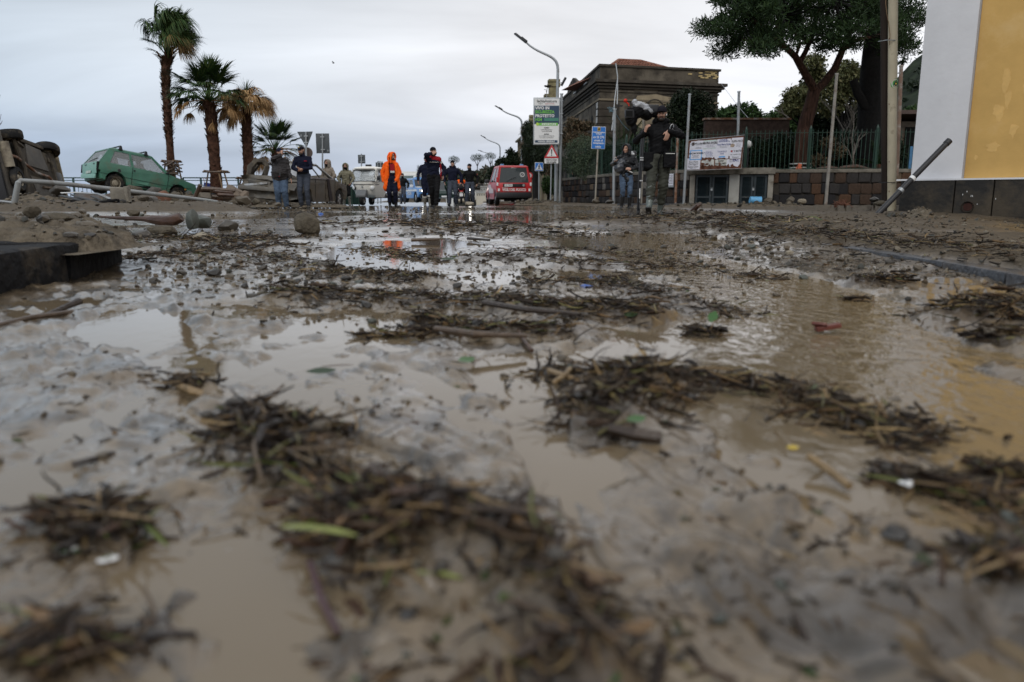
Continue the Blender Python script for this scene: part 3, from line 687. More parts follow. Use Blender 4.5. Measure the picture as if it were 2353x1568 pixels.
 sheet(.50,.75,.33,.66,M_PAPER,0,.008,.04);tx('TOUR DELLE',.07,.63,.57,M_BL,sx=.7);tx('ISOLE',.07,.63,.50,M_BL,sx=.7);b_=MB();b_.prism([P(.58,.38,.012),P(.69,.38,.012),P(.69,.42,.012),P(.58,.42,.012)],(0,.001,0));b_.build('blue_strip',M_LB,t,smooth=0)
 sheet(.775,.975,.32,.645,M_PAPER,0,.010);tx('I.T. "E. MATTEI"',.085,.885,.56,bold=.002,sx=.6);tx('Fausto e Alessandra Di Meglio',.05,.875,.455,sx=.55);tx('Giovanni',.07,.875,.365,sx=.8)
 b_=MB();b_.prism([P(.785,.535,.0135),P(.815,.535,.0135),P(.815,.59,.0135),P(.785,.59,.0135)],(0,.001,0));b_.build('red_mark',M_RED,t,smooth=0)
 sheet(.27,.50,.10,.34,M_MID,0,.006,.10);lines(.29,.47,.14,.30,4)
 sheet(.52,.73,.11,.32,M_MID,0,.010,.03);tx('MARIA',.075,.625,.265,bold=.002,sx=.8);tx('BARTOLOMEO',.085,.625,.175,bold=.003,sx=.6)
 sheet(.73,.97,.05,.32,M_PAPER,0,.006,.12);lines(.75,.88,.20,.30,3);tx('TAC',.10,.89,.26,M_BL,bold=.002)
 for k in range(16):                                       # rust showing where paper has torn away
  s=random.choice([.3,.38,.42,.46,.44,.8,.84,.6]);v=random.choice([.05,.1,.18,.3,.36,.12]);r=random.uniform(.012,.034)
  if v > .22 and not .36 < s < .5:v=.1
  pt=[P(s + random.uniform(-.02,.02) + r * math.cos(a_) * random.uniform(.6,1.2),v + 2.0 * r * math.sin(a_) * random.uniform(.6,1.2),.0145) for a_ in [2 * pi * i / 9 for i in range(9)]]
  b_=MB();b_.poly(pt);b_.build('rust_patch',t['rm'] if 'rm' in t else mat('board_rust',()),t,smooth=0)
poster_board()
def small_poster():
 a=at(1534,416,26.6);b=at(1550,416,26.4)
 t=thing_on('notice_board','small narrow notice board fixed to the rusty pole behind the cameraman','notice board',a,b)
 b_=MB();b_.box((.12,0,.90),(.27,.03,.46));b_.build('panel',M_STEEL,t);b_=MB();b_.box((.12,-.02,.92),(.24,.006,.38));b_.build('notice',M_PAPER,t)
 b_=MB();[b_.box((.12,-.025,.80 + .05 * k),(.2,.002,.012)) for k in range(6)];b_.build('small_print',M_INK,t)
small_poster()
# plain poles
PP='bare steel poles standing along the stone wall'
pole('steel_pole','leaning galvanised pole at the left end of the poster board','pole',at(1571,468,25.0),at(1585,217,24.6),.042,.038,M_STEEL,PP)
pole('steel_pole','grey pole rising behind the middle of the poster board','pole',at(1693,440,26.2),at(1698,211,26.0),.046,.042,M_STEEL,PP)
pole('steel_pole','leaning rust flecked pole before the stone wall right of the pine trunk','pole',at(1897.5,467,24.2),at(1923,170,23.6),.050,.042,mat('flecked_pole',(.30,.28,.25),rough=.6,metal=.2,var=.25,scale=3,dirt=.38,dirtcol=(.11,.055,.035),dscale=2.),PP)
pole('steel_pole','grey pole with tangled wire on top beside the blue road sign','pole',at(1410,466,28.0),at(1412.5,251,27.8),.055,.052,M_STEEL,PP)
pole('steel_pole','pale pole directly behind the shouldered camera','pole',at(1473,468,26.6),at(1480,236,26.4),.045,.040,M_CONC,PP)
pole('steel_pole','short rusty pole just right of the cameraman','pole',at(1552,468,25.9),at(1557,318,25.8),.042,.040,M_RUST,PP)
pole('steel_pole','thin rusty pole in the gap between the beige pole and the white pilaster','pole',at(2061,380,22.5),at(2071,152,22.3),.062,.05,mat('rust_pole',(.16,.10,.07),var=.4,scale=2,dirt=.3,dirtcol=(.35,.34,.32)),PP)
def wires():
 t=T('hanging_wire','grey cable with a steel pulley hanging down the ruined corner to the pole','cable',None,at(1411,255,40))
 b=MB(True);b.tube([at(1415,146,47.3),at(1419,175,47.0),at(1419,215,44),at(1418,240,40)],.03,6);b.build('cable',M_STEEL,t)
 b=MB(True);b.tube([at(1419,180,46.8),at(1413,225,38),at(1406,300,30)],.022,6);b.build('cable',M_STEEL,t)
 b=MB(True);b.box(at(1424,244,40),(.30,.06,.07));b.tube([at(1417,249,40) + Vector((.1 * math.sin(a),0,.12 * math.cos(a))) for a in [k * .6 for k in range(9)]],.015,5);b.build('pulley',M_BLACK,t)
 t=T('loose_wire','tangle of blue wire on the pole top beside the ruined building','cable',None,at(1405,256,27.8))
 b=MB(True);b.tube([at(1400 + 7 * math.sin(k * 1.7) + k * .6,252 + 6 * math.cos(k * 1.3),27.8) for k in range(16)] + [at(1430,285,27.9),at(1445,300,28)],.008,5);b.build('cable',mat('blue_wire',(.10,.19,.24),var=.1),t)
 t=T('telephone_wire','thin wire running from the ruined cornice down to the garden wall','cable',None,at(1657,195,48))
 b=MB(True);b.tube([at(1657 + (1765 - 1657) * k / 8,192 + (318 - 192) * k / 8 + 7 * math.sin(pi * k / 8),48 - 16 * k / 8) for k in range(9)],.012,4);b.build('cable',M_STEEL,t)
wires()
# street lamps
def street_lamp(label,u,Y,ub,vt,vh,uh,r=.075,detail=True):
 p0=at(ub,466,Y);p0.z=.05
 top=at(u,vt,Y);tip=at(uh,vh,Y)
 t=T('street_lamp',label,'street lamp','arched street lamps along the road',p0)
 c1=top + (top - p0).normalized() * (tip - top).length * .38;pts=[p0 - Vector((0,0,.2)),p0,p0.lerp(top,.5),top]
 for k in range(1,11):
  s=k / 10;pts.append(top * (1 - s) ** 3 + c1 * 3 * s * (1 - s) ** 2 + (tip + (top - tip) * .45 + Vector((0,0,(c1.z - tip.z) * .25))) * 3 * s * s * (1 - s) + tip * s ** 3)
 rr=[r * 1.1,r * 1.1,r,r * .8] + [r * (.8 - .035 * k) for k in range(10)]
 b=MB(True);b.tube(pts,rr,10);b.build('post',M_STEEL,t)
 d=(pts[-1] - pts[-3]).normalized();h=MB(True);R=d.to_track_quat('X','Z').to_matrix()
 h.box(tip + d * .25,(.62,.26,.075),R,.8);h.box(tip + d * .05 + Vector((0,0,.05)),(.3,.16,.07),R);h.build('lamp_head',M_BLACK,t,bevel=.015)
 return t
L1=street_lamp('tall arched street lamp carrying the insurance sign',1282,33,1277,160,96,1207)
b=MB(True);b.tube([at(1283,191,33),at(1292,190,33)],.015,6);b.build('bracket',M_STEEL,L1)
b=MB(True);b.box(at(1295,188,33),(.10,.16,.36),rot3(y=.5));b.build('camera_box',M_BLACK,L1,bevel=.01)
street_lamp('arched street lamp behind the left edge of the insurance sign',1199,58,1199,285,252,1152,.09)
street_lamp('small arched street lamp above the dark evergreen behind the red van',1149,86,1149,342,317,1114,.09)
street_lamp('farthest and lowest arched street lamp by the distant pines',1131,115,1132,360,348,1106,.09)
# insurance billboard
def ad_sign():
 a=at(1227,331.5,32.8);b=at(1284.5,331.5,32.8)
 t=T('advertising_sign','tall insurance advertising panel in white, navy and green on the lamp post','sign',None,(a.x,a.y,0))
 W=b.x - a.x;H=at(1227,226,32.8).z - a.z;z0=a.z
 n=MB();n.box((W / 2,.05,z0 + H / 2),(W + .06,.10,H + .06));n.build('case',M_STEEL,t,bevel=.012)
 def pan(x0,x1,v0,v1,m,name,y=-.004):q=MB();q.box(((x0 + x1) / 2 * W,y,z0 + (v0 + v1) / 2 * H),((x1 - x0) * W,.008,(v1 - v0) * H));return q.build(name,m,t)
 pan(0.01,.99,.84,.985,M_WHITE,'white_field');pan(.01,.99,.44,.835,M_NAVY,'navy_field');pan(.01,.99,.01,.435,M_WHITE,'white_field')
 pan(.40,.97,.505,.57,mat('sign_teal',(.06,.22,.16),var=.05),'teal_band',-.008);pan(.10,.95,.405,.465,M_GREEN,'green_band',-.009);pan(.04,.94,.03,.085,M_NAVY,'navy_band',-.008)
 q=MB();c=Vector((.13 * W,-.014,z0 + .437 * H));q.prism([c + Vector((.075 * W,0,0)),c + Vector((0,0,.042 * H)),c - Vector((.075 * W,0,0)),c - Vector((0,0,.042 * H))],(0,.004,0));q.build('diamond_logo',mat('logo_lime',(.45,.62,.08),var=.1),t,smooth=0)
 r=(pi / 2,0,0)
 def tx(s,size,x,v,m,al='CENTER',bold=0.,sx=1.):text(s,size,m,t,(x * W,-.014,z0 + v * H),r,align=al,ext=.003,bold=bold,sx=sx)
 tx('IschiaAssicura',.155,.5,.935,M_INK,bold=.002,sx=.95);tx('agenzia assicurativa',.05,.62,.88,M_RED);tx('Unipolsai',.05,.25,.88,M_INK)
 tx('VIVO IN',.165,.04,.785,M_WHITE,'LEFT',.006);tx('SICUREZZA',.165,.04,.70,M_GREEN,'LEFT',.006,.93);tx('PROTETTO',.165,.04,.615,M_WHITE,'LEFT',.006,.96);tx('H24',.165,.04,.535,M_GREEN,'LEFT',.006)
 tx('INFORTUNI',.105,.59,.435,M_WHITE,bold=.004,sx=1.08)
 tx('FORIO',.07,.5,.355,M_INK,bold=.002);tx('Via Mons. Filippo Schioppa, 5',.048,.5,.315,M_INK,sx=.85);tx('Tel. 081 50 79 068',.055,.5,.278,M_INK)
 tx('ISCHIA',.07,.5,.215,M_INK,bold=.002);tx('Via L. de Mazzella, 162 Tel. 081 98 18 23',.045,.5,.178,M_INK,sx=.85);tx('Via A. Sogliuzzo, 6 Tel. 081 98 50 64',.045,.5,.140,M_INK,sx=.85)
 tx('AGENZIA GENERALE',.075,.49,.057,M_WHITE,bold=.003)
 f=MB();x=.48 * W;f.tube([(x,.05,z0 + H),(x + .03,-.05,z0 + H + .42)],.014,6);f.tube([(x + .05,.05,z0 + H),(x - .02,-.02,z0 + H + .34),(x - .1,0,z0 + H + .34)],.012,6);f.build('floodlight_arm',M_STEEL,t)
 f=MB();f.box((x + .05,-.08,z0 + H + .46),(.20,.16,.05),None,1.5);f.build('floodlight',M_BLACK,t)
 p0=at(1286,464,33.1);p1=at(1290.5,216,32.9)
 s=pole('sign_post','thick grey post beside the right edge of the insurance sign','pole',Vector((p0.x,p0.y,.05)),p1,.062,.058,M_STEEL)
 for v in (232,262,308):
  q=MB(True);c=at(1289,v,32.95);q.box(c + Vector((-.02,-.03,0)),(.2,.12,.035));q.build('clamp',M_STEEL,s)
ad_sign()
# road signs
def plate_pole(t,u,v0,v1,Y,r=.03,u1=None):
 a=at(u,v0,Y);b=at(u1 or u,v1,Y);b.z=min(b.z,.02);q=MB(True);q.tube([a,b],r,8);q.build('post',M_STEEL,t)
def warning():
 t=T('warning_sign','red and white warning triangle with exclamation mark above a text plate','sign',None,at(1266,466,32.4))
 plate_pole(t,1268,333,468,32.5,.03,1265)
 def tri(s,y,m,n):
  c=at(1267.5,353,32.4);k=px(32.4);q=MB(True);h=17 * k
  q.prism([c + Vector((0,-y,20 * k * s)),c + Vector((-h * s,-y,-10 * k * s)),c + Vector((h * s,-y,-10 * k * s))],(0,.006,0));q.build(n,m,t,smooth=0)
 tri(1.03,.02,M_SGREY,'back');tri(1.,.03,M_RED,'border');tri(.68,.04,M_WHITE,'field')
 c=at(1267.5,353,32.4);k=px(32.4);q=MB(True);q.prism([c + Vector((-1.5 * k,-.05,9 * k)),c + Vector((1.5 * k,-.05,9 * k)),c + Vector((.8 * k,-.05,-1.5 * k)),c + Vector((-.8 * k,-.05,-1.5 * k))][::-1],(0,.006,0));q.sph(c + Vector((0,-.05,-4 * k)),(1.4 * k,.006,1.4 * k),10,6);q.build('exclamation_mark',M_INK,t,smooth=0)
 a=at(1251,376,32.35);b=at(1283,364.5,32.35);q=MB(True);q.box((a + b) / 2,(b.x - a.x,.02,b.z - a.z));q.build('plate',M_WHITE,t)
 inv=PM[t.name].inverted()
 for s,v in (('ostacoli ai margini',367.3),('della carreggiata',372.8)):text(s,.088,M_INK,t,inv @ at(1267,v,32.31),(pi / 2,0,0),ext=.001,sx=.72,bold=.0015)
warning()
def crossing():
 t=T('crossing_sign','blue square pedestrian crossing sign on a thin post','sign',None,at(1238.5,468,33.5))
 plate_pole(t,1238.5,375,470,33.6)
 a=at(1229,393.5,33.5);b=at(1248.5,373.7,33.5);c=(a + b) / 2;k=px(33.5)
 q=MB(True);q.box(c,(b.x - a.x,.02,b.z - a.z));q.build('border',M_WHITE,t,bevel=.01)
 q=MB(True);q.box(c + Vector((0,-.012,0)),(b.x - a.x - .035,.01,b.z - a.z - .035));q.build('field',M_BLUE,t)
 q=MB(True);q.prism([c + Vector((0,-.026,8 * k)),c + Vector((-8 * k,-.026,-7 * k)),c + Vector((8 * k,-.026,-7 * k))],(0,.006,0));q.build('white_triangle',M_WHITE,t,smooth=0)
 q=MB(True);y=-.034
 q.sph(c + Vector((.3 * k,y,4.3 * k)),(1.1 * k,.004,1.1 * k),8,5)
 for pts in ([(0,3.2),(0,-.8),(-2.6,-5.5)],[(0,-.8),(2.2,-5.5)],[(0,2.6),(-2,.2)],[(0,2.6),(2,.4)]):q.tube([c + Vector((x * k,y,z * k)) for x,z in pts],.75 * k,5,True)
 q.build('walking_figure',M_INK,t)
crossing()
def no_entry():
 t=T('round_sign','round white traffic sign with red rim half hidden by leaves near the red van','sign',None,at(1217,468,36))
 plate_pole(t,1216.6,400,470,36.1);c=at(1216.4,404,36);k=px(36)
 R=rot3(x=pi / 2)
 q=MB(True);q.lathe([(0,.0),(8 * k,.0),(8 * k,-.01)],c,24,R);q.build('rim',M_RED,t);q=MB(True);q.lathe([(0,.006),(5.6 * k,.006),(5.6 * k,.0)],c,24,R);q.build('field',M_WHITE,t)
 q=MB(True);q.box(c + Vector((0,-.012,0)),(3 * k,.004,6 * k));q.build('symbol',M_INK,t)
no_entry()
def blue_sign():
 a=at(1354.5,342.7,28.8);b=at(1387,291.3,28.8);c=(a + b) / 2;W=b.x - a.x;H=b.z - a.z
 t=T('road_sign','blue road sign with white lettering marking the start of a road','sign',None,(c.x,c.y,0),rot=(0,.03,0))
 q=MB();q.tube([(.0,.04,c.z + H * .45),(-.0,.05,-.05)],.032,8);q.build('post',mat('worn_post',(.30,.27,.22),rough=.6,var=.2,dirt=.3,dirtcol=(.12,.06,.03)),t)
 q=MB();q.box((0,0,c.z),(W,.02,H));q.build('border',M_WHITE,t,bevel=.01)
 q=MB();q.box((0,-.012,c.z),(W - .03,.01,H - .03));q.build('field',M_BLUE,t)
 q=MB();q.box((0,-.02,c.z + .385 * H),(.11,.006,.14));q.build('crest_field',mat('crest_gold',(.45,.30,.05),var=.1),t)
 q=MB();q.tube([(-.03,-.026,c.z + .35 * H),(-.01,-.026,c.z + .385 * H),(.02,-.026,c.z + .39 * H),(.025,-.026,c.z + .425 * H)],.014,6);q.tube([(.0,-.026,c.z + .38 * H),(.025,-.026,c.z + .35 * H)],.009,5);q.tube([(.02,-.026,c.z + .395 * H),(-.02,-.026,c.z + .42 * H)],.008,5);q.build('crest_horse',M_INK,t)
 for s,z,h,x in (('Città Metropolitana',.245,.066,.82),('di Napoli',.175,.066,.82),('ex SS 270',.025,.125,.8),('strada di',-.12,.10,.9),('competenza',-.235,.10,.8),('inizio',-.40,.105,.95)):
  text(s,h,M_WHITE,t,(0,-.02,c.z + z * H),(pi / 2,0,0),ext=.003,sx=x,bold=.0025)
blue_sign()
def sign_backs():
 t=T('give_way_sign','back of an inverted triangle sign with a round mirror sign below it, behind the policeman','sign',None,at(703,470,24.4))
 plate_pole(t,702.8,303,470,24.4,.028,705);k=px(24.4);c=at(700.8,302.5,24.45)
 q=MB(True);q.prism([c + Vector((-17.6 * k,0,-.6 * k)),c + Vector((17.6 * k,0,0)),c + Vector((16.5 * k,0,-3 * k)),c + Vector((2.4 * k,0,-34.3 * k)),c + Vector((.8 * k,0,-34.3 * k)),c + Vector((-16.8 * k,0,-3.2 * k))],(0,.012,0));q.build('triangle_back',M_SGREY,t,smooth=0)
 q=MB(True);q.lathe([(0,0),(12 * k,0),(12.4 * k,-.03),(10 * k,-.05)],at(705.5,351.5,24.5),28,rot3(x=pi / 2));q.build('round_back',mat('brown_sign_back',(.085,.058,.045),rough=.55,var=.2),t)
 q=MB(True);q.box(at(702.8,313,24.38),(.12,.04,.03));q.box(at(702.8,328,24.38),(.12,.04,.03));q.build('clamp',M_STEEL,t)
 q=MB(True);q.box(at(692,312,24.435),(.045,.004,.07));q.build('approval_stamp',mat('stamp_grey',(.22,.24,.25),var=0),t)
 for lab,u0,u1,v0,v1,up,Y,ext in (('back of a tall rectangular grey road sign on a pole',727.3,756.2,307,352.8,741,30,468),('back of a small dark road sign on a pole above the three wheeler',823,839,356,376,830.5,39,468)):
  a=at(u0,v1,Y);b=at(u1,v0,Y);c=(a + b) / 2
  t=T('traffic_sign',lab,'sign','rectangular signs seen from behind',at(up,466,Y));plate_pole(t,up,v0 - (2 if Y > 35 else 0),ext,Y - .04,.032)
  q=MB(True);q.box(c,(b.x - a.x,.014,b.z - a.z));q.build('plate_back',M_SGREY,t,bevel=.004)
  q=MB(True)
  for f in (.18,.82):q.box((at(up,v0,Y).x,Y - .05,a.z + (b.z - a.z) * f),(.16,.04,.035))
  q.build('clamp',M_STEEL,t)
  q=MB(True);q.box((b.x - .07,Y - .012,a.z + .1),(.05,.004,.07));q.build('approval_stamp',mat('stamp_grey',()),t)
 a=at(863.5,388,42);b=at(874,373.5,42);t=T('traffic_sign','pair of dark sign backs with a rounded end seen above the three wheeler roof','sign','rectangular signs seen from behind',at(868,466,42))
 plate_pole(t,868,371,468,41.95,.03);plate_pole(t,875,374,468,41.95,.03)
 q=MB(True);q.box((a + b) / 2,(b.x - a.x,.014,b.z - a.z));q.build('plate_back',M_SGREY,t)
 q=MB(True);c=at(875.5,381,42.03);k=px(42);q.prism([c + Vector((-1 * k,0,-7 * k)),c + Vector((4 * k,0,-7 * k)),c + Vector((8 * k,0,-2 * k)),c + Vector((8 * k,0,2 * k)),c + Vector((4 * k,0,7.4 * k)),c + Vector((-1 * k,0,7.4 * k))],(0,.014,0));q.build('plate_back',M_SGREY,t,smooth=0)
 q=MB(True);q.tube([at(867.8,371,42),at(880,371.8,42)],[.03,.02],6);q.build('arm',M_STEEL,t)
sign_backs()
# ruined palazzo
def arch_pts(w,h,n=10,z0=0.):
 return [(-w / 2,z0),(w / 2,z0)] + [(w / 2 * math.cos(a),z0 + h - w / 2 + w / 2 * math.sin(a)) for a in [pi * k / n for k in range(n + 1)]]
def ruin():
 P=at(1373,460,48);Q=at(1638,460,50)
 t=thing_on('ruined_palazzo','dark weathered stone palazzo with heavy cornice, quoins and a red tiled roof','building',P,Q)
 W=math.hypot(Q.x - P.x,Q.y - P.y);e=PM[t.name].to_euler().z;t.scale=(1,1,.937);PM[t.name]=PM[t.name] @ Matrix.Diagonal((1,1,.937,1))
 dl=Vector((-.078,1,0)).normalized();dl.rotate(Euler((0,0,-e)));LL=16.
 zt=.27 + 315 * 47.4 / 1746
 B=[Vector((0,0,0)),Vector((W,0,0)),Vector((W,11,0)),dl * LL + Vector((2.2,0,0)),dl * LL]
 def band(off,z0,z1,name,m,front=True,left=True,bevel=0.):
  q=MB()
  n2=Vector((-dl.y,dl.x,0))
  if n2.x > 0:n2=-n2
  q.prism([Vector((0,0,z0)) + n2 * off + Vector((0,-off,0)),Vector((W + off,-off,z0)),Vector((W + off,2.,z0)),Vector((2.,2.,z0)),dl * LL + Vector((2.,0,z0)),dl * LL + n2 * off + Vector((0,0,z0))],(0,0,z1 - z0));return q.build(name,m,t,smooth=0,bevel=bevel)
 wall=band(0,-.2,zt - .12,'wall',M_PLASTER)
 band(.10,zt - .14,zt,'parapet_coping',M_QUOIN);band(.05,7.62,7.68,'cornice_lip',M_QUOIN)
 band(.42,7.68,7.86,'cornice',M_QUOIN);band(.30,7.50,7.62,'cornice_step',M_QUOIN);band(.16,7.34,7.47,'cornice_step',M_QUOIN);band(.06,7.12,7.24,'frieze_band',M_PLASTER)
 band(.07,6.58,6.70,'string_course',M_PLASTER_L)
 z=6.50;k=0
 while z > .6:
  h=.46;q=MB();n2=Vector((-1,0,0))
  q.prism([Vector((-.07,-.07,z - h)),Vector((1.28,-.07,z - h)),Vector((1.28,.1,z - h)),Vector((.1,.1,z - h)),dl * .55 + Vector((.1,0,z - h)),dl * .55 + Vector((-.08,0,z - h))],(0,0,h - .035));q.build('quoin_block',M_QUOIN,t,smooth=0,bevel=.012);z -= h;k += 1
 q=MB();q.box((W - .28,-.02,3.4),(.62,.12,6.2));q.build('pilaster',M_QUOIN,t)
 for (u0,u1,v0,v1,m,y) in ((1455,1520,205,213,M_PLASTER_L,-.012),(1455,1610,216,300,mat('bare_tuff_render',(.30,.245,.165),rough=.92,var=.35,scale=1.4,bump=.5,bscale=9,dirt=.25,dirtcol=(.11,.09,.065),dscale=.9),-.014),):
  a=at(u0,v1,48.6);b=at(u1,v0,48.6);iv=PM[t.name].inverted();a=iv @ a;b=iv @ b;q=MB();pt=[]
  for kx in range(24):
   an=2 * pi * kx / 24;cx,cz=(a.x + b.x) / 2,(a.z + b.z) / 2;f=1 / max(abs(math.cos(an)),abs(math.sin(an)),.01);f=min(f,1.25) * random.uniform(.86,1.04)
   pt.append(Vector((cx + (b.x - a.x) / 2 * f * math.cos(an),y,cz + (b.z - a.z) / 2 * f * math.sin(an))))
  q.prism(pt,(0,.02,0));q.build('bare_render',m,t,smooth=0)
 iv=PM[t.name].inverted();BRK=MB();BRK.box((0,0,0),(.26,.05,.085));BR=BRK.mesh('brick',M_YBRICK)
 a=iv @ at(1592,181,49.6)
 for r in range(7):
  z=8.74 - r * .098
  for c in range(13):
   x=a.x + .14 + c * .285 + (r % 2) * .14 - .8
   if x > W - .12 or random.random() < .25 + (.5 if c < 4 else 0) + .10 * abs(r - 3):continue
   link('brick',BR,None,t,(x,-.012,z),(0,random.uniform(-.02,.02),0))
 c=iv @ at(1506,229,48.8);r=.66
 q=MB();pts=[Vector((c.x + r * math.cos(s),-.03,c.z - r + r * math.sin(s))) for s in [pi * k / 14 for k in range(15)]]
 q.tube([Vector((c.x + r,-.03,c.z - r - 1.6))] + pts + [Vector((c.x - r,-.03,c.z - r - 1.6))],.06,6);q.build('arch_moulding',M_QUOIN,t)
 q=MB();q.prism([Vector((c.x + r * x_,-.022,c.z - r + r * z_)) for x_,z_ in [(math.cos(s),math.sin(s)) for s in [pi * k / 14 for k in range(15)]] + [(-1,-2.4),(1,-2.4)]],(0,.015,0));q.build('arch_infill',M_PLASTER_L,t,smooth=0)
 n2=Vector((-dl.y,dl.x,0));n2=-n2 if n2.x > 0 else n2
 for s in (2.4,4.6,6.8,9.0,11.2,13.4):
  o=dl * s
  for z0,hh,ww in ((4.2,1.7,.8),(1.1,2.1,.9)):
   q=MB();q.prism([o + dl * x + Vector((0,0,z0 + z)) + n2 * .006 for x,z in arch_pts(ww,hh)],n2 * .012);q.build('window',M_HOLE,t,smooth=0)
  q=MB();q.tube([o - dl * .6 + n2 * .1 + Vector((0,0,8.3)),o + dl * .5 + n2 * .1 + Vector((0,0,8.3))],.05,5);q.build('gutter_piece',M_STEEL,t) if random.random() < .6 else None
  q=MB();q.tube([o - dl * .9 + n2 * .05 + Vector((0,0,3.6)),o + dl * .9 + n2 * .05 + Vector((0,0,3.6))],.05,5);q.build('sill_band',M_PLASTER_L,t)
 for z in (6.28,5.82,5.36):
  q=MB();q.box(dl * .28 + n2 * .10 + Vector((0,0,z)),(.02,.42,.36),math.atan2(dl.y,dl.x) - pi / 2);q.build('pale_quoin_face',mat('pale_stone_face',(.40,.40,.39),var=.2,rough=.8),t)
 q=MB();q.prism([dl * 6 + Vector((.3,0,zt)),dl * 15.5 + Vector((.3,0,zt)),dl * 15 + Vector((.3,0,zt + .8)),dl * 12.5 + Vector((.3,0,zt + 1.15)),dl * 11 + Vector((.3,0,zt + .7)),dl * 9.5 + Vector((.3,0,zt + .15))],(.25,0,0));q.build('broken_wall',M_PLASTER,t,smooth=0)
 x0,x1,y0,y1,zr=.5,W - .3,1.4,9.0,10.05;zb=zt - .35
 rid=[(x0 + 2.7,4.9),(x1 - 2.9,4.9)]
 q=MB();q.add([(x0,y0,zb),(x1,y0,zb),(x1,y1,zb),(x0,y1,zb),(rid[0][0],rid[0][1],zr),(rid[1][0],rid[1][1],zr)],[(0,1,5,4),(1,2,5),(2,3,4,5),(3,0,4),(3,2,1,0)]);roof=q.build('roof',M_TILE,t,smooth=0)
 q=MB();n=34
 for k in range(n):
  x=x0 + (x1 - x0) * (k + .5) / n;tt=min(1,(x - x0) / (rid[0][0] - x0),(x1 - x) / (x1 - rid[1][0]))
  for s in range(9):
   s0,s1=s / 9,(s + 1) / 9
   if s1 > tt + .02:break
   A_=Vector((x,y0 + (4.9 - y0) * s0,zb + (zr - zb) * s0 + .05));B_=Vector((x,y0 + (4.9 - y0) * s1,zb + (zr - zb) * s1 + .025));q.tube([A_,B_],[.085,.065],5,True)
 g=q.build('roof_tile',M_TILE,t);g['kind']='stuff'
 q=MB();q.tube([(x0,y0,zb + .03),(rid[0][0],4.9,zr + .04),(rid[1][0],4.9,zr + .04),(x1,y0,zb + .03)],.10,6);q.build('ridge_tile',M_TILE,t)
 q=MB();q.prism([dl * 13 + Vector((.3,0,8.2)),dl * 17.5 + Vector((.3,0,8.2)),dl * 17.5 + Vector((3.5,0,10.3)),dl * 13 + Vector((3.5,0,10.3))],(0,0,.12));q.build('rear_roof',M_TILE,t,smooth=0)
 # paler house further up the street
 o0=PM[t.name] @ (dl * 17.0);o1=PM[t.name] @ (dl * 58.)
 h=thing_on('old_town_house','pale crumbling facade with square chimneys beyond the ruined palazzo','building',o0,o1)
 h.scale=(1,1,.94);Lh=41.;M_OH=mat('ochre_old_plaster',(.26,.215,.14),rough=.9,var=.35,scale=.7,dirt=.35,dirtcol=(.13,.11,.075),dscale=.5)
 s_=1 if (PM[h.name].inverted() @ (o0 + Vector((1,0,0)))).y > 0 else -1
 q=MB();q.box((Lh / 2,s_ * 3.0,4.1),(Lh,6.0,8.4));q.build('wall',M_OH,h,smooth=0)
 q=MB();q.box((Lh / 2,s_ * 2.9,8.38),(Lh + .4,6.5,.22));q.build('cornice',M_PLASTER_L,h)
 for x,zc,w in ((10.5,12.0,.9),(13.6,11.0,.9),(29,10.6,.8),(33.5,9.9,.9)):
  q=MB();q.box((x,s_ * .8,(8.4 + zc) / 2),(w,w,zc - 8.4));q.box((x,s_ * .8,zc - .4),(w * 1.25,w * 1.25,.35));q.box((x,s_ * .8,zc),(w * 1.2,w * 1.2,.25));q.build('chimney',mat('mossy_stone',(.21,.185,.10),rough=.9,var=.35,scale=2,dirt=.3),h)
 for k in range(14):
  for z in (1.6,5.0):
   q=MB();q.box((1.8 + k * 2.85,-s_ * .01,z + .9),(1.0,.05,1.8));q.build('window',M_HOLE,h)
   q=MB();q.box((1.8 + k * 2.85,-s_ * .06,z - .05),(1.5,.14,.12));q.build('sill',M_PLASTER_L,h)
 for k in range(9):
  q=MB();q.box((2 + k * 4.6,-s_ * .12,4.2),(.5,.2,8.2));q.build('buttress',M_PLASTER_L,h)
 q=MB();q.box((8.0,s_ * 1.5,9.1),(6,1.0,1.4));q.build('attic_wall',mat('brick_red_wall',(.34,.13,.075),var=.3,scale=4),h)
ruin()
def garden_ground():
 V=[(*WL[0],1.1),(*WL[2],1.1),(*WL[4],1.1),(*WR[0],1.1),(*WR[2],1.1),(40,24.5,1.1),(60,90,1.6),(7,60,1.3),(2.7,46,1.0)]
 b=MB();b.poly([Vector(v) + Vector((0,.3,0)) for v in V]);o=b.build('garden_terrace',mat('garden_soil',(.035,.030,.018),rough=.9,var=.4),None);tag(o,'raised garden soil behind the stone walls',kind='structure')
garden_ground()
t=T('garden_wall','low rusty brown wall in the garden behind the poster board','wall',None,at(1640,320,31));b=MB(True);p=at(1650,300,31);b.box((p.x + 1.1,31,2.2),(3.3,.3,2.25));b.build('wall_core',mat('brown_wall',(.060,.040,.032),rough=.9,var=.4),t);b=MB(True);b.box((p.x + 1.1,31,3.36),(3.4,.42,.07));b.build('coping',M_RUST,t)
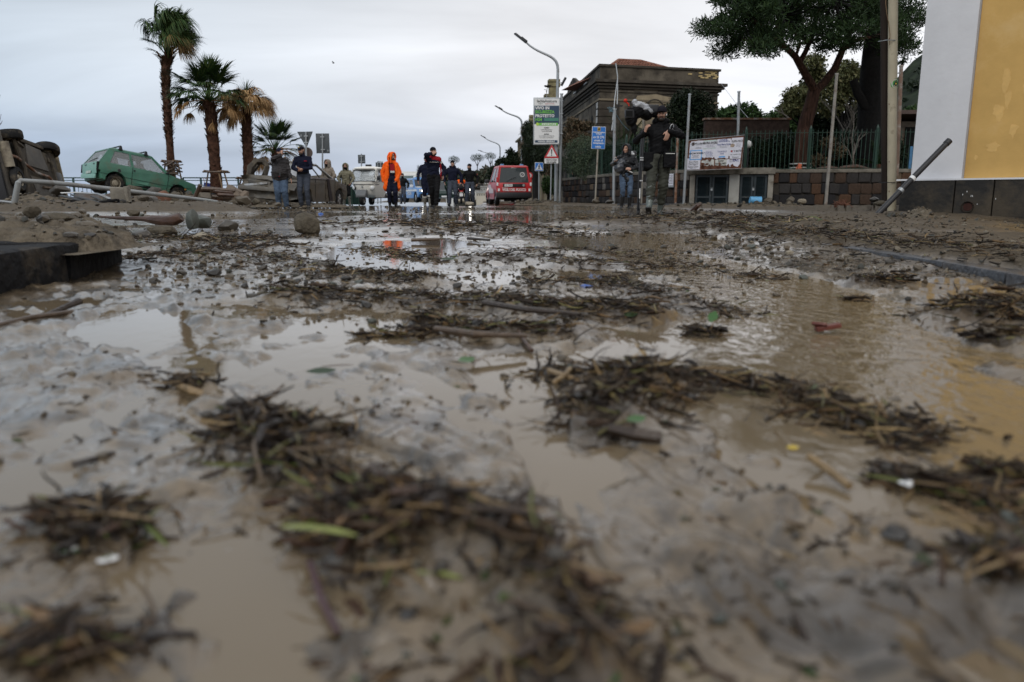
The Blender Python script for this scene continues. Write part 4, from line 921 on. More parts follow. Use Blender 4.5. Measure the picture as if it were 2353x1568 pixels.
def globe_lamp():
 t=T('globe_lamp','white globe garden lamp behind the iron fence right of the poster board','lamp','white globe lamps in the garden',at(1719,380,26.3))
 b=MB(True);c=at(1719.5,332,26.3);b.sph(c,8.3 * px(26.3),20,14);b.build('globe',mat('opal_globe',(.80,.80,.78),rough=.3,var=.03),t);b=MB(True);b.tube([c - Vector((0,0,.1)),Vector((c.x,c.y,1.0))],.03,8);b.build('post',M_BLACK,t)
 t=T('globe_lamp','white globe garden lamp showing above the cap of the cameraman','lamp','white globe lamps in the garden',at(1508,380,29.5))
 b=MB(True);c=at(1507,256,29.5);b.sph(c,11 * px(29.5),20,14);b.build('globe',mat('opal_globe',()),t);b=MB(True);b.tube([c - Vector((0,0,.1)),Vector((c.x,c.y,1.0))],.03,8);b.build('post',M_BLACK,t)
globe_lamp()
def shed():
 p=at(2062,390,29);t=T('garden_shed','small dark shed with an overhanging roof in the gap by the white pilaster','shed',None,(p.x,p.y,1.1))
 b=MB();b.box((1.2,1.2,1.0),(2.2,2,2.0));b.build('wall',mat('shed_brown',(.10,.075,.05),var=.4),t);b=MB();b.box((1.1,.9,2.1),(2.8,2.8,.14),rot3(x=-.12));b.build('roof',mat('shed_roof',(.07,.04,.03),var=.3),t)
 for k in range(3):b=MB();b.box((.35 + .17 * k,-.2,.45),(.10,.03,1.25));b.build('plank',mat('blue_plank',(.06,.19,.36),var=.2) if k != 1 else mat('pale_blue_plank',(.14,.30,.44),var=.2),t)
 b=MB();b.box((.7,.18,1.0),(.9,.04,1.6));b.build('doorway',M_HOLE,t)
shed()
# kerbs
def kerb_line(label,G,z,h,w,L,m,a0,n):
 P=[Vector((x,y,0)) for x,y in G];t=T('kerb',label,'kerb','stone kerbs',P[0]);pts=[];acc=0
 for i in range(len(P) - 1):
  seg=(P[i + 1] - P[i]).length;k=0
  cnt=max(1,int(seg / L))
  for j in range(cnt):
   a=P[i].lerp(P[i + 1],j / cnt);b=P[i].lerp(P[i + 1],(j + 1) / cnt);c=(a + b) / 2;d=b - a
   q=MB(True);q.box((c.x,c.y,z),(d.length - .008,w,h),math.atan2(d.y,d.x));q.build('kerb_stone',m,t,bevel=.012)
 return t
M_KERB=mat('wet_lava_kerb',(.040,.042,.048),rough=.32,var=.3,scale=8,bump=.4,dirt=.25)
kerb_line('dark kerb edging the silted pavement on the right',KERB_G[1:6],-.022,.13,.11,.8,M_KERB,0,0)
kerb_line('dark low kerb of the far pavement under the stone wall',FARK[1:5],.06,.14,.12,1.0,M_KERB,0,0)
def near_kerb():
 t=T('kerb_block','large black kerb stones under a pile of mud at the left edge','kerb',None,gnd(150,640))
 a=gnd(268,622);
 for (u0,v0,u1,v1,h) in ((164,645,280,610,.128),(-70,690,160,647,.125),(-330,745,-74,692,.125)):
  p=gnd(u0,v0);q=gnd(u1,v1);d=q - p;c=(p + q) / 2 + Vector((-d.y,d.x,0)).normalized() * .11
  b=MB(True);b.box((c.x,c.y,h / 2 - .04),(d.length - .006,.24,h + .08),math.atan2(d.y,d.x));b.build('kerb_stone',mat('black_kerb',(.010,.010,.011),rough=.75,var=.4,scale=14,bump=1.,bscale=24,dirt=.16),t,bevel=.026,jit=.009)
near_kerb()
# promenade railing (left)
def railing():
 M_R=mat('railing_paint',(.035,.075,.07),rough=.5,var=.3,dirt=.2)
 BAL=MB();BAL.tube([(0,0,0),(0,0,.56)],.011,5);BALM=BAL.mesh('baluster',M_R)
 segs=((100,245,'railing section seen between the overturned car and the green car'),(424,505,'railing section behind the log pile with the blue bag'),(508,592,'railing section behind the second and third palm trunks'),(770,830,'short railing section behind the two hooded men'))
 for u0,u1,lab in segs:
  Y=30.4 if u0 < 700 else 36.;p=at(u0,455,Y);q=at(u1,455,Y);t=T('railing','green promenade ' + lab,'railing','railing sections along the promenade',(p.x,Y,0));L=q.x - p.x
  zt=.27 + 47 * Y / 1746
  b=MB()
  for z in (zt,zt - .10,zt - .28,.12):b.box((L / 2,0,z),(L,.035,.03 if z < zt else .045))
  b.build('rail',M_R,t)
  n=max(2,int(L / 2.0))
  for k in range(n + 1):b=MB();b.box((L * k / n,0,zt / 2),(.06,.06,zt));b.build('post',M_R,t)
  k=int(L / .16)
  for j in range(k):link('baluster',BALM,None,t,(L * (j + .5) / k,0,.12),None,(1,1,(zt - .40) / .56))
railing()
t=T('barrier_panel','dark green solid barrier panel behind the hooded men','barrier',None,at(800,466,35.6))
b=MB(True);a=at(776,432,35.6);c=at(826,467,35.6);b.box(((a.x + c.x) / 2,35.6,(a.z + 0) / 2 + .02),(c.x - a.x,.05,a.z));b.build('sheet',mat('barrier_green',(.012,.035,.028),rough=.7,var=.25),t)
b=MB(True);[b.box((a.x + (c.x - a.x) * k / 3,35.55,a.z / 2),(.05,.05,a.z + .1)) for k in range(4)];b.build('frame',M_GREEN_IRON,t)
# hills and far town
def hill(name,label,pts,Y,depth,colm,rough=1.):
 """pts: skyline in the view (u, v) at distance Y; the slope runs down towards the viewer"""
 us=np.linspace(pts[0][0],pts[-1][0],90);vs=np.interp(us,[p[0] for p in pts],[p[1] for p in pts])
 V=[];rows=26
 for j in range(rows):
  s=j / (rows - 1);yy=Y - depth * s
  for u,v in zip(us,vs):
   top=at(u,v,Y);x=top.x;z=top.z * (1 - s) ** .9 - .5 * s
   V.append((x,yy,z))
 V=np.array(V);V[:,2] += fbm(V[:,0] * .03,V[:,1] * .03,5,4) * rough * np.clip(V[:,2] * .2,0,4)
 n=len(us);F=[(j * n + i,j * n + i + 1,(j + 1) * n + i + 1,(j + 1) * n + i) for j in range(rows - 1) for i in range(n - 1)]
 o=link(name,mesh_np(name,V,[f[::-1] for f in F],colm,smooth=True));tag(o,label,kind='structure');return V
M_HILL=mat('wooded_hillside',(.012,.019,.013),rough=.95,var=.5,scale=.09,bump=1.,bscale=.35,tint=(.022,.031,.018))
HV=hill('hill','dark wooded mountain side rising behind the garden on the right',[(1500,430),(1640,360),(1760,318),(1900,290),(2000,235),(2060,182),(2090,152),(2125,128),(2300,60),(2700,-60),(3400,-40)],700,420,M_HILL,1.4)
M_HILL2=mat('scrub_hillside',(.055,.055,.036),rough=.95,var=.5,scale=.12,tint=(.11,.085,.06))
HV2=hill('hillside','scrubby headland above the distant town',[(985,452),(1010,436),(1040,420),(1060,410),(1085,402),(1100,398),(1120,392),(1150,388),(1190,392),(1260,400),(1400,410)],300,120,M_HILL2,.9)
def town():
 cols=[mat('house_white',(.62,.61,.58),var=.08),mat('house_cream',(.50,.45,.36),var=.1),mat('house_grey',(.40,.40,.38),var=.1),mat('house_pink',(.48,.34,.27),var=.1)]
 M_WIN=mat('far_window',(.05,.06,.07),var=0)
 spots=[(1042,437,22,17,0),(1060,447,26,16,1),(1035,451,16,12,0),(1083,428,10,8,2),(1092,446,20,12,0),(1118,436,22,11,2),(1125,424,24,9,0),(1112,449,26,10,1),(1098,413,9,6,1),(1076,404,11,6,3),(1130,395,16,8,0),(1052,418,13,7,2),(1145,443,22,12,0),(1064,433,12,9,3),(1105,430,14,8,0),(1048,428,12,8,1)]
 lab={0:'small white flat roofed house',1:'cream flat roofed house',2:'grey flat roofed house',3:'pinkish house'}
 pos=['behind the saluting man','low between the walking men','lowest behind the saluting man','tiny and high up the slope','beside the motorcycle','left of the red van at mid height','long roofed, left of the red van','lowest left of the red van','under the far umbrella pine','at the top by the pine on the left','on the ridge below a pine','upper left of the slope','partly hidden by the red van','in the middle of the slope','between two cream houses on the slope','under the Norfolk shaped tree']
 for k,(u,v,w,h,c) in enumerate(spots):
  Y=170 + (455 - v) * 2.0;p=at(u,v + h / 2,Y);s=px(Y);t=T('house',lab[c] + ' in the far town, ' + pos[k],'house','houses of the distant town',p,rz=random.uniform(-.3,.3))
  b=MB();b.box((0,0,h * s / 2 - 2),(w * s,6,h * s + 4));b.build('wall',cols[c],t)
  b=MB();b.box((0,0,h * s + .12),(w * s * 1.06,6.4,.25));b.build('roof',cols[2] if c != 3 else M_TILE,t)
  for i in range(max(2,int(w / 5))):
   b=MB();b.box((w * s * ((i + .5) / max(2,int(w / 5)) - .5),-3.0,h * s * .55),(w * s * .09,.1,h * s * .28));b.build('window',M_WIN,t)
town()
# vehicles
M_TYRE=mat('tyre_rubber',(.016,.016,.016),rough=.75,var=.3,scale=12,dirt=.35,dirtcol=(.10,.082,.058),dscale=3)
M_TYREC=mat('clean_tyre',(.013,.013,.013),rough=.7,var=.2)
M_ALLOY=mat('alloy_rim',(.42,.42,.42),rough=.35,metal=.7,var=.1,dirt=.15)
M_RIMD=mat('muddy_steel_rim',(.30,.26,.19),rough=.6,metal=.2,var=.2,dirt=.4)
M_GLASS=glass('car_glass',(.55,.60,.62),.30,.05)
M_GLASSM=glass('muddy_glass',(.40,.42,.42),.34,.22)
M_GLASSD=mat('dark_car_glass',(.02,.025,.028),rough=.06,var=0,spec=.6)
M_LAMP=mat('headlamp_glass',(.72,.74,.75),rough=.1,var=.1,spec=.7)
M_TAIL=mat('tail_lamp_red',(.42,.015,.015),rough=.2,var=.05)
M_PAN=mat('muddy_underbody',(.055,.047,.038),rough=.8,var=.4,scale=4,bump=.4,dirt=.5,dirtcol=(.115,.095,.068),dscale=3)
def wheel(t,c,r,w,rim=M_RIMD,spokes=0,tyre=M_TYRE,R=None,holes=14):
 """axle along local y"""
 Q=rot3(x=pi / 2);Q=R @ Q if R else Q
 k=r * .62
 b=MB();b.lathe([(k,-w / 2),(r * .93,-w / 2),(r,-w * .32),(r * 1.005,0),(r,w * .32),(r * .93,w / 2),(k,w / 2),(k * .97,0),(k,-w / 2)],c,28,Q);W=b.build('wheel',tyre,t)
 b=MB()
 for s in (1,-1):
  y=w * .34 * s
  if spokes:
   b.lathe([(k,y),(k * .9,y),(k * .88,y - .04 * s),(k * .98,y - .05 * s)][::1],c,24,Q);b.lathe([(0,y),(k * .2,y),(k * .2,y - .05 * s)],c,12,Q)
   for i in range(spokes):
    for dd in (-.13,.13):
     a=2 * pi * i / spokes;p0=Vector((k * .15 * math.cos(a + dd),k * .15 * math.sin(a + dd),y));p1=Vector((k * .92 * math.cos(a + dd * 1.25),k * .92 * math.sin(a + dd * 1.25),y));b.tube([Vector(c) + Q @ p0,Vector(c) + Q @ p1],.018,5)
  else:
   b.lathe([(k,y),(k * .88,y - .012 * s),(k * .80,y - .05 * s),(k * .55,y - .01 * s),(k * .42,y),(k * .40,y + .02 * s),(0,y + .025 * s)],c,24,Q)
 b.build('rim',rim,W)
 b=MB()
 for s in (1,-1):
  y=w * .34 * s
  if spokes:b.lathe([(0,y - .055 * s),(k * .97,y - .06 * s)],c,16,Q)
  else:
   for i in range(holes):
    a=2 * pi * i / holes;p=Vector((k * .69 * math.cos(a),k * .69 * math.sin(a),y - .018 * s));b.sph(Vector(c) + Q @ p,(k * .075,k * .075,.016),6,4,Q)
 g=b.build('rim_hole' if not spokes else 'hub_disc',M_HOLE,W);
 if not spokes:g['kind']='stuff'
 return W
def arc(cx,cz,r,a0,a1,n=9):return [(cx + r * math.cos(a0 + (a1 - a0) * k / n),cz + r * math.sin(a0 + (a1 - a0) * k / n)) for k in range(n + 1)]
def lower_body(t,prof,w,m,bevel=.03,jit=0.,name='body'):
 b=MB();b.prism([Vector((x,-w,z)) for x,z in prof],(0,2 * w,0));return b.build(name,m,t,bevel=bevel,jit=jit)
def greenhouse(t,RB,FB,RR,FR,wb,wr,pil,m,g,panes=True,top=.87,rear=True,front=True,roof=True,jit=0.,thick=.035,rfr=.10):
 def P(s,a,h,off=0.):
  x=(RB[0] + (FB[0] - RB[0]) * a) * (1 - h) + (RR[0] + (FR[0] - RR[0]) * a) * h;z=(RB[1] + (FB[1] - RB[1]) * a) * (1 - h) + (RR[1] + (FR[1] - RR[1]) * a) * h
  return Vector((x,s * (wb + (wr - wb) * h - off),z))
 b=MB();J=lambda v:v + Vector([random.uniform(-jit,jit) for _ in range(3)]) if jit else v
 for s in (-1,1):
  nrm=Vector((0,-s * thick,0))
  for a0,a1 in pil:b.prism([J(P(s,a0,0)),P(s,a1,0),P(s,a1,top),P(s,a0,top)],nrm)
  b.prism([P(s,0,top),P(s,1,top),P(s,1,1),P(s,0,1)],nrm)
 for e,on in ((0,rear),(1,front)):
  if not on:continue
  q=lambda sy,h:Vector((P(1,e,h).x,sy * P(1,e,h).y,P(1,e,h).z));d=Vector((.03 if e == 0 else -.03,0,0))
  b.prism([q(-1,top + .04),q(1,top + .04),q(1,1),q(-1,1)],d)
  for sy in (-1,1):b.prism([q(sy * (1 - rfr),0),q(sy,0),q(sy,top + .04),q(sy * (1 - rfr),top + .04)],d)
 b.build('window_frame',m,t,smooth=.5)
 if roof:
  b=MB();r0,r1=RR,FR
  b.add([J(Vector((r0[0],-wr,r0[1]))),J(Vector((r1[0],-wr,r1[1]))),J(Vector((r1[0],wr,r1[1]))),J(Vector((r0[0],wr,r0[1]))),(r0[0] + .10,-wr * .88,r0[1] + .045),(r1[0] - .12,-wr * .88,r1[1] + .045),(r1[0] - .12,wr * .88,r1[1] + .045),(r0[0] + .10,wr * .88,r0[1] + .045)],
              [(0,1,5,4),(1,2,6,5),(2,3,7,6),(3,0,4,7),(4,5,6,7),(3,2,1,0)]);b.build('roof',m,t,smooth=1.)
 if panes:
  for s in (-1,1):
   for i in range(len(pil) - 1):
    a0=pil[i][1];a1=pil[i + 1][0];b=MB();b.prism([P(s,a0,.0,.012),P(s,a1,.0,.012),P(s,a1,top,.012),P(s,a0,top,.012)],(0,-s * .006,0));b.build('side_window',g,t,smooth=0)
  for e,on in ((0,rear),(1,front)):
   if not on:continue
   q=lambda sy,h:Vector((P(1,e,h).x + (.012 if e == 0 else -.012),sy * P(1,e,h).y,P(1,e,h).z));b=MB()
   b.prism([q(-1 + rfr,0),q(1 - rfr,0),q(1 - rfr,top + .04),q(-1 + rfr,top + .04)],(.006 if e == 0 else -.006,0,0));b.build('rear_window' if e == 0 else 'windscreen',g,t,smooth=0)
 return P
def seam(t,pts,m=M_HOLE,r=.006,name='door_seam'):
 b=MB();b.tube(pts,r,4);return b.build(name,m,t)
def rel_yaw(u,rel):return math.radians(rel) - math.atan2(u - CX,FPX)
def seats(t,xs,wy=.33,z=.55,m=None):
 m=m or mat('seat_fabric',(.05,.05,.055),rough=.9,var=.2)
 for x in xs:
  for s in (-1,1):
   b=MB();b.box((x,s * wy,z + .30),(.14,.42,.55),rot3(y=-.2));b.box((x - .08,s * wy,z + .66),(.10,.24,.17));b.build('seat',m,t,bevel=.03)
# green hatchback stranded on the rubble, nose down
def green_car():
 Y=27.0;p=at(317,440,Y)
 t=T('green_car','battered green hatchback with roof bars, stranded nose down on the rubble','car',None,(p.x,Y,.30),rot=(math.radians(-3),math.radians(10.3),rel_yaw(318,22)))
 M_G=mat('green_car_paint',(.058,.178,.120),rough=.38,var=.16,scale=4,dirt=.33,dirtcol=(.10,.125,.085),dscale=1.6,spec=.5)
 M_GP=mat('pale_green_hatch',(.19,.37,.31),rough=.45,var=.15,scale=3,dirt=.25,dirtcol=(.25,.30,.26),dscale=3)
 prof=[(-1.50,.34)] + arc(-1.06,.30,.345,pi,0)[0:0] + [(-1.42,.33)] + arc(-1.06,.30,.35,pi,0) + [(-.70,.27),(.68,.25)] + arc(1.05,.29,.34,pi,0) + [(1.46,.30),(1.66,.33),(1.69,.55),(1.64,.74),(.80,.885),(.70,.905),(-1.60,.90),(-1.62,.62),(-1.56,.60),(-1.52,.40)]
 lower_body(t,prof,.735,M_G,.022)
 greenhouse(t,(-1.60,.90),(.70,.905),(-1.28,1.40),(.10,1.42),.725,.60,[(0,.135),(.435,.475),(.93,1.0)],M_G,M_GLASSM,top=.86)
 b=MB();b.prism([Vector((-1.62,-.60,.50)),Vector((-1.62,.60,.50)),Vector((-1.645,.60,.88)),Vector((-1.645,-.60,.88))],(-.02,0,0));b.build('tailgate',M_GP,t,bevel=.008)
 b=MB();b.box((-1.64,.05,.44),(.05,1.22,.15),rot3(x=.05));b.build('rear_valance',M_GP,t,bevel=.015,jit=.008)
 for s in (-1,1):b=MB();b.box((-1.625,s * .665,.73),(.05,.11,.28));b.build('tail_lamp_hole',M_HOLE,t)
 b=MB();b.box((-1.672,.28,.82),(.006,.14,.03));b.box((-1.672,-.42,.82),(.006,.10,.03));b.build('badge',M_BLACK,t)
 b=MB();b.box((-1.672,0,.57),(.006,.42,.09));b.build('plate_recess',mat('hatch_scuffed',(.40,.47,.43),var=.3,scale=12),t)
 b=MB();b.tube([(-1.60,.15,.95),(-1.50,-.05,1.04),(-1.52,-.30,1.05)],.012,5);b.build('rear_wiper',M_BLACK,t)
 for pts in ([(-.56,-.7405,.89),(-.57,-.7405,.32)],[(.66,-.7405,.88),(.64,-.7405,.55),(.60,-.7405,.28)],[(-1.60,-.7405,.52),(.6,-.7405,.50)],[(.66,-.7405,.52),(1.5,-.7405,.56)]):seam(t,pts)
 b=MB();b.prism([Vector(v) for v in [(-.45,-.742,.30),(.05,-.742,.37),(.30,-.742,.36),(.58,-.742,.275),(.10,-.742,.265)]],(0,.012,0));b.build('sill_gash',M_HOLE,t,smooth=0)
 b=MB();b.add([(-.48,-.738,.40),(-.05,-.775,.375),(.28,-.70,.37),(.60,-.738,.29),(.56,-.738,.45),(.0,-.740,.50)],[(0,1,2,5),(2,3,4,5)]);b.build('crumpled_sill',M_G,t,smooth=0)
 b=MB();b.lathe([(.0,.0),(.052,.0),(.06,-.012)],(-.98,-.74,.70),16,rot3(x=pi / 2));b.build('filler_cap',M_BLACK,t)
 b=MB();b.box((-.50,-.752,.80),(.05,.03,.05));b.build('door_handle',M_BLACK,t,bevel=.008)
 b=MB();b.sph((1.28,-.742,.50),(.045,.012,.03),8,5);b.build('side_blinker',mat('amber',(.45,.16,.02)),t);b=MB();b.box((.86,-.75,.58),(.06,.02,.05));b.build('side_badge',M_BLACK,t)
 b=MB();b.box((.60,-.76,.93),(.10,.08,.05),rot3(z=.3));b.build('mirror_stub',M_BLACK,t,bevel=.01)
 for x in (-1.06,1.05):
  for s in (-1,1):wheel(t,(x + (0 if x < 0 else .02),s * .64,.27),.285,.17,M_RIMD)
 b=MB();b.box((-.0,0,.34),(2.7,1.25,.1));b.box((-1.1,0,.30),(.10,1.2,.09));b.box((-1.35,.2,.34),(.25,.5,.16));b.tube([(-1.5,.3,.3),(-.6,.28,.27),(.6,.1,.28)],.035,6);b.build('underbody',M_PAN,t)
 b=MB();b.prism([Vector((-1.50,-.70,.34)),Vector((-1.42,-.70,.33)),Vector((-1.42,-.70,.58)),Vector((-1.55,-.70,.60))],(0,1.4,0));b.build('torn_bumper_mount',M_PAN,t,smooth=0,jit=.015)
 for x in (-.95,-.12):
  b=MB();b.box((x,0,1.535),(.055,1.28,.03));b.build('roof_bar',M_BLACK,t,bevel=.01)
  for s in (-1,1):b=MB();b.prism([Vector((x - .06,s * .585,1.40)),Vector((x + .07,s * .585,1.40)),Vector((x + .03,s * .585,1.53)),Vector((x - .03,s * .585,1.53))],(0,s * .07,0));b.build('roof_bar_foot',M_BLACK,t,bevel=.01)
 seats(t,(-.15,-1.0));b=MB();b.tube([(.40 + .18 * math.cos(a) * .3,.33 + .18 * math.sin(a),.92 + .18 * math.cos(a)) for a in [k * pi / 6 for k in range(13)]],.014,5);b.build('steering_wheel',M_BLACK,t)
green_car()
# car lying on its side, its underbody towards the road
def overturned():
 Y=18.6;yaw=rel_yaw(70,70)
 X_=Vector((math.cos(yaw),math.sin(yaw),-.08)).normalized();Z_=Vector((-math.sin(yaw),math.cos(yaw),-.16));Z_=(Z_ - X_ * Z_.dot(X_)).normalized();Y_=Z_.cross(X_)
 RM=Matrix((X_,Y_,Z_)).transposed();e=RM.to_euler();p=at(18,312,17.6) - RM @ Vector((-1.12,-.72,-.33))
 t=T('overturned_car','mud coated wrecked car lying on its side with wheels and underbody exposed','car',None,p,rot=e)
 M_B=mat('mud_coated_paint',(.060,.055,.048),rough=.65,var=.35,scale=3,bump=.4,dirt=.55,dirtcol=(.125,.105,.078),dscale=2)
 prof=[(-1.78,-.30),(-1.55,-.36)] + arc(-1.12,-.30,.36,pi,0) + [(-.70,-.34),(.72,-.34)] + arc(1.15,-.30,.36,pi,0) + [(1.60,-.34),(1.82,-.20),(1.80,.10),(.85,.25),(-1.70,.28),(-1.82,0)]
 lower_body(t,prof,.80,M_B,.03,.012)
 greenhouse(t,(-1.62,.26),(.85,.24),(-1.3,.80),(.1,.82),.78,.62,[(0,.12),(.42,.48),(.93,1)],M_B,M_GLASSM,panes=False)
 b=MB();b.box((.1,0,-.345),(2.1,1.2,.05));b.build('floor_pan',M_PAN,t,bevel=.01)
 for s in (-1,1):b=MB();b.prism([Vector((-.55,s * .12,-.40)),Vector((.75,s * .12,-.40)),Vector((.55,s * .62,-.39)),Vector((-.35,s * .66,-.39))][::s],(0,0,.05));b.build('heat_shield',mat('dull_shield',(.10,.092,.080),rough=.6,metal=.3,var=.3,dirt=.4),t,bevel=.015)
 for y in (-.70,.70):b=MB();b.box((.02,y,-.36),(1.4,.08,.09));b.build('sill_beam',M_PAN,t,bevel=.01)
 b=MB();b.tube([(-1.60,-.25,-.36),(-1.2,-.22,-.42),(-.3,.03,-.44),(.5,.04,-.43),(1.1,.25,-.42)],.032,8);b.build('exhaust_pipe',M_RUST,t)
 b=MB();b.tube([(-.15,.25,-.42),(.1,.22,-.45),(.7,.20,-.45)],.022,6);b.tube([(.0,.34,-.42),(.75,.30,-.44)],.03,6);b.build('brake_line',mat('line_brown',(.12,.085,.055)),t)
 b=MB();b.tube([(-1.62,-.50,-.37),(-1.60,.05,-.37)],.115,12);b.build('silencer',M_RIMD,t)
 b=MB();b.tube([(-1.10,-.70,-.40),(-.95,0,-.44),(-1.10,.70,-.40)],.05,8);b.tube([(-1.10,-.66,-.38),(-.55,-.55,-.38)],.04,6);b.tube([(-1.10,.66,-.38),(-.55,.55,-.38)],.04,6);b.build('rear_axle',M_PAN,t)
 b=MB();b.box((1.15,0,-.38),(.30,1.25,.10));b.tube([(1.15,-.72,-.28),(.85,-.35,-.42)],.035,6);b.tube([(1.15,.72,-.28),(.85,.35,-.42)],.035,6);b.build('front_subframe',M_PAN,t,bevel=.02)
 b=MB();b.box((1.30,.1,-.30),(.45,.55,.28));b.build('engine_sump',M_BLACK,t,bevel=.06)
 W=wheel(t,(-1.45,.30,-.42),.27,.13,M_RIMD,0,M_TYRE,rot3(x=pi / 2));W['label']='spare wheel under the tail'
 for x,w in ((-1.12,1),(1.15,1)):
  for s in (-1,1):wheel(t,(x,s * .72,-.33),.30,.19,M_RIMD,0,M_TYRE,rot3(z=.35 if (x > 0) else 0))
 b=MB();b.box((-1.84,0,-.06),(.12,1.60,.46));b.build('rear_bumper',M_BLACK,t,bevel=.05,jit=.01)
 b=MB();b.prism([Vector((1.62,-.85,-.42)),Vector((1.95,-.80,-.30)),Vector((1.98,-.80,.1)),Vector((1.8,-.85,.15))],(0,1.35,0));b.build('torn_front_bumper',mat('beige_muddy_panel',(.30,.25,.17),rough=.7,var=.3,dirt=.4),t,jit=.05,bevel=.02)
 b=MB();b.add([(1.55,.55,-.35),(2.0,.75,-.25),(2.05,.95,.1),(1.7,.85,.2),(1.85,.6,.0)],[(0,1,4),(1,2,4),(2,3,4),(3,0,4)]);b.build('crushed_wing',mat('grey_wing',(.16,.16,.16),metal=.3,var=.2,dirt=.4),t,smooth=0)
overturned()
# crushed silver estate behind the two men
def crushed():
 c=Vector((-7.33,26.6,0));yaw=rel_yaw(690,66)
 t=T('crushed_car','crushed mud covered estate car with torn roof behind the two men by the palms','car',None,(c.x,c.y,-.02),rot=(math.radians(2),0,yaw))
 M_S=mat('muddy_silver',(.11,.103,.092),rough=.5,metal=.15,var=.3,scale=2.5,bump=.35,dirt=.55,dirtcol=(.095,.078,.055),dscale=1.3)
 M_SC=mat('torn_silver',(.36,.37,.38),rough=.35,metal=.5,var=.3,dirt=.35,dscale=3)
 prof=[(-2.15,.32)] + arc(-1.38,.34,.38,pi,0) + [(-.95,.22),(1.0,.22)] + arc(1.45,.34,.38,pi,0) + [(2.1,.30),(2.22,.55),(2.1,.82),(1.2,.96),(.9,1.0),(-1.2,.98),(-2.05,.96),(-2.22,.78),(-2.24,.50)]
 lower_body(t,prof,.90,M_S,.035,.018)
 greenhouse(t,(-2.05,.96),(.95,1.0),(-1.55,1.42),(-.1,1.46),.86,.66,[(0,.10),(.34,.38),(.62,.65),(.95,1)],M_S,M_GLASSM,panes=False,jit=.05,rear=False)
 b=MB();b.tube([(-2.05,.78,.95),(-2.0,.72,1.25),(-1.85,.62,1.44),(-1.8,.35,1.46),(-1.9,.22,1.3),(-1.95,.26,1.0)],[.09,.11,.10,.10,.08,.05],8);b.build('roof_hoop',M_PAN,t,jit=.02)
 b=MB();b.add([(-1.95,.0,1.0),(-1.85,.05,1.45),(-1.7,-.35,1.50),(-1.75,-.70,1.42),(-1.98,-.80,1.02),(-2.12,-.4,1.16)],[(0,1,5),(1,2,5),(2,3,5),(3,4,5),(4,0,5)]);b.build('torn_roof_skin',M_SC,t,smooth=0)
 b=MB();b.tube([(-1.85,.05,1.46),(-1.7,-.35,1.52),(-1.75,-.70,1.43)],.03,6);b.build('roof_edge',M_SC,t)
 ny,nz=26,14;gy,gz_=np.meshgrid(np.linspace(-.93,.95,ny),np.linspace(.30,1.02,nz));gx=-2.30 + .16 * fbm(gy * 2.2,gz_ * 5.5,3,4) - .10 * np.exp(-((gz_ - .62) / .09) ** 2) + .10 * np.exp(-((gz_ - .80) / .05) ** 2) + .12 * (gz_ - .3);gz2=gz_ + .04 * fbm(gy * 3,gz_ * 4,9,3)
 link('buckled_tail',mesh_np('buckled_tail',np.stack([gx,gy,gz2],-1).reshape(-1,3),[(j * ny + i,(j + 1) * ny + i,(j + 1) * ny + i + 1,j * ny + i + 1) for j in range(nz - 1) for i in range(ny - 1)],M_S,True,.7),None,t)
 b=MB();b.box((-2.40,.1,.60),(.10,1.7,.12),rot3(x=.04));b.build('bumper_remains',M_S,t,bevel=.03,jit=.03);b=MB();b.box((-2.34,.38,.74),(.05,.75,.05),rot3(x=-.12));b.build('bright_strip',M_SC,t,jit=.02)
 b=MB();b.box((-2.27,.3,.78),(.10,.7,.16),rot3(x=.12));b.build('bent_tailgate',M_S,t,bevel=.03,jit=.03)
 b=MB();b.box((-2.2,0,.26),(.25,1.3,.18));b.tube([(-2.3,.5,.2),(-2.45,.3,.13),(-2.4,0,.1),(-2.5,-.3,.12)],.035,6);b.tube([(-2.3,.1,.24),(-2.5,-.2,.20),(-2.35,-.6,.16)],.025,6);b.build('torn_underbody',M_PAN,t,jit=.02)
 for x in (-.75,.15,1.0):seam(t,[(x,-.906,.98),(x - .03,-.906,.30)])
 b=MB();b.box((-.1,-.90,1.0),(2.0,.03,.05),rot3(y=.0));b.build('belt_trim',M_SC,t)
 b=MB();b.prism([Vector((.2,-.905,1.0)),Vector((.42,-.905,1.0)),Vector((.75,-.905,.28)),Vector((.45,-.905,.26))],(0,-.02,0));b.build('hanging_trim',M_BLACK,t,smooth=0)
 b=MB();b.tube([(.95,-.86,1.0),(-.2,-.67,1.47)],.028,6);b.build('pillar_trim',M_SC,t)
 b=MB();b.add([(1.0,-.8,1.0),(2.0,-.75,.9),(2.15,-.2,.98),(2.0,.6,.88),(1.0,.7,1.02),(1.6,-.1,1.15),(1.4,-.5,1.08)],[(0,1,6),(1,2,5,6),(2,3,5),(3,4,5),(4,0,6,5)]);b.build('buckled_bonnet',M_PAN,t,smooth=0)
 for x in (-1.38,1.45):
  for s in (-1,1):wheel(t,(x,s * .80,.32),.335,.21,M_ALLOY if x > 0 else M_RIMD,5)
crushed()
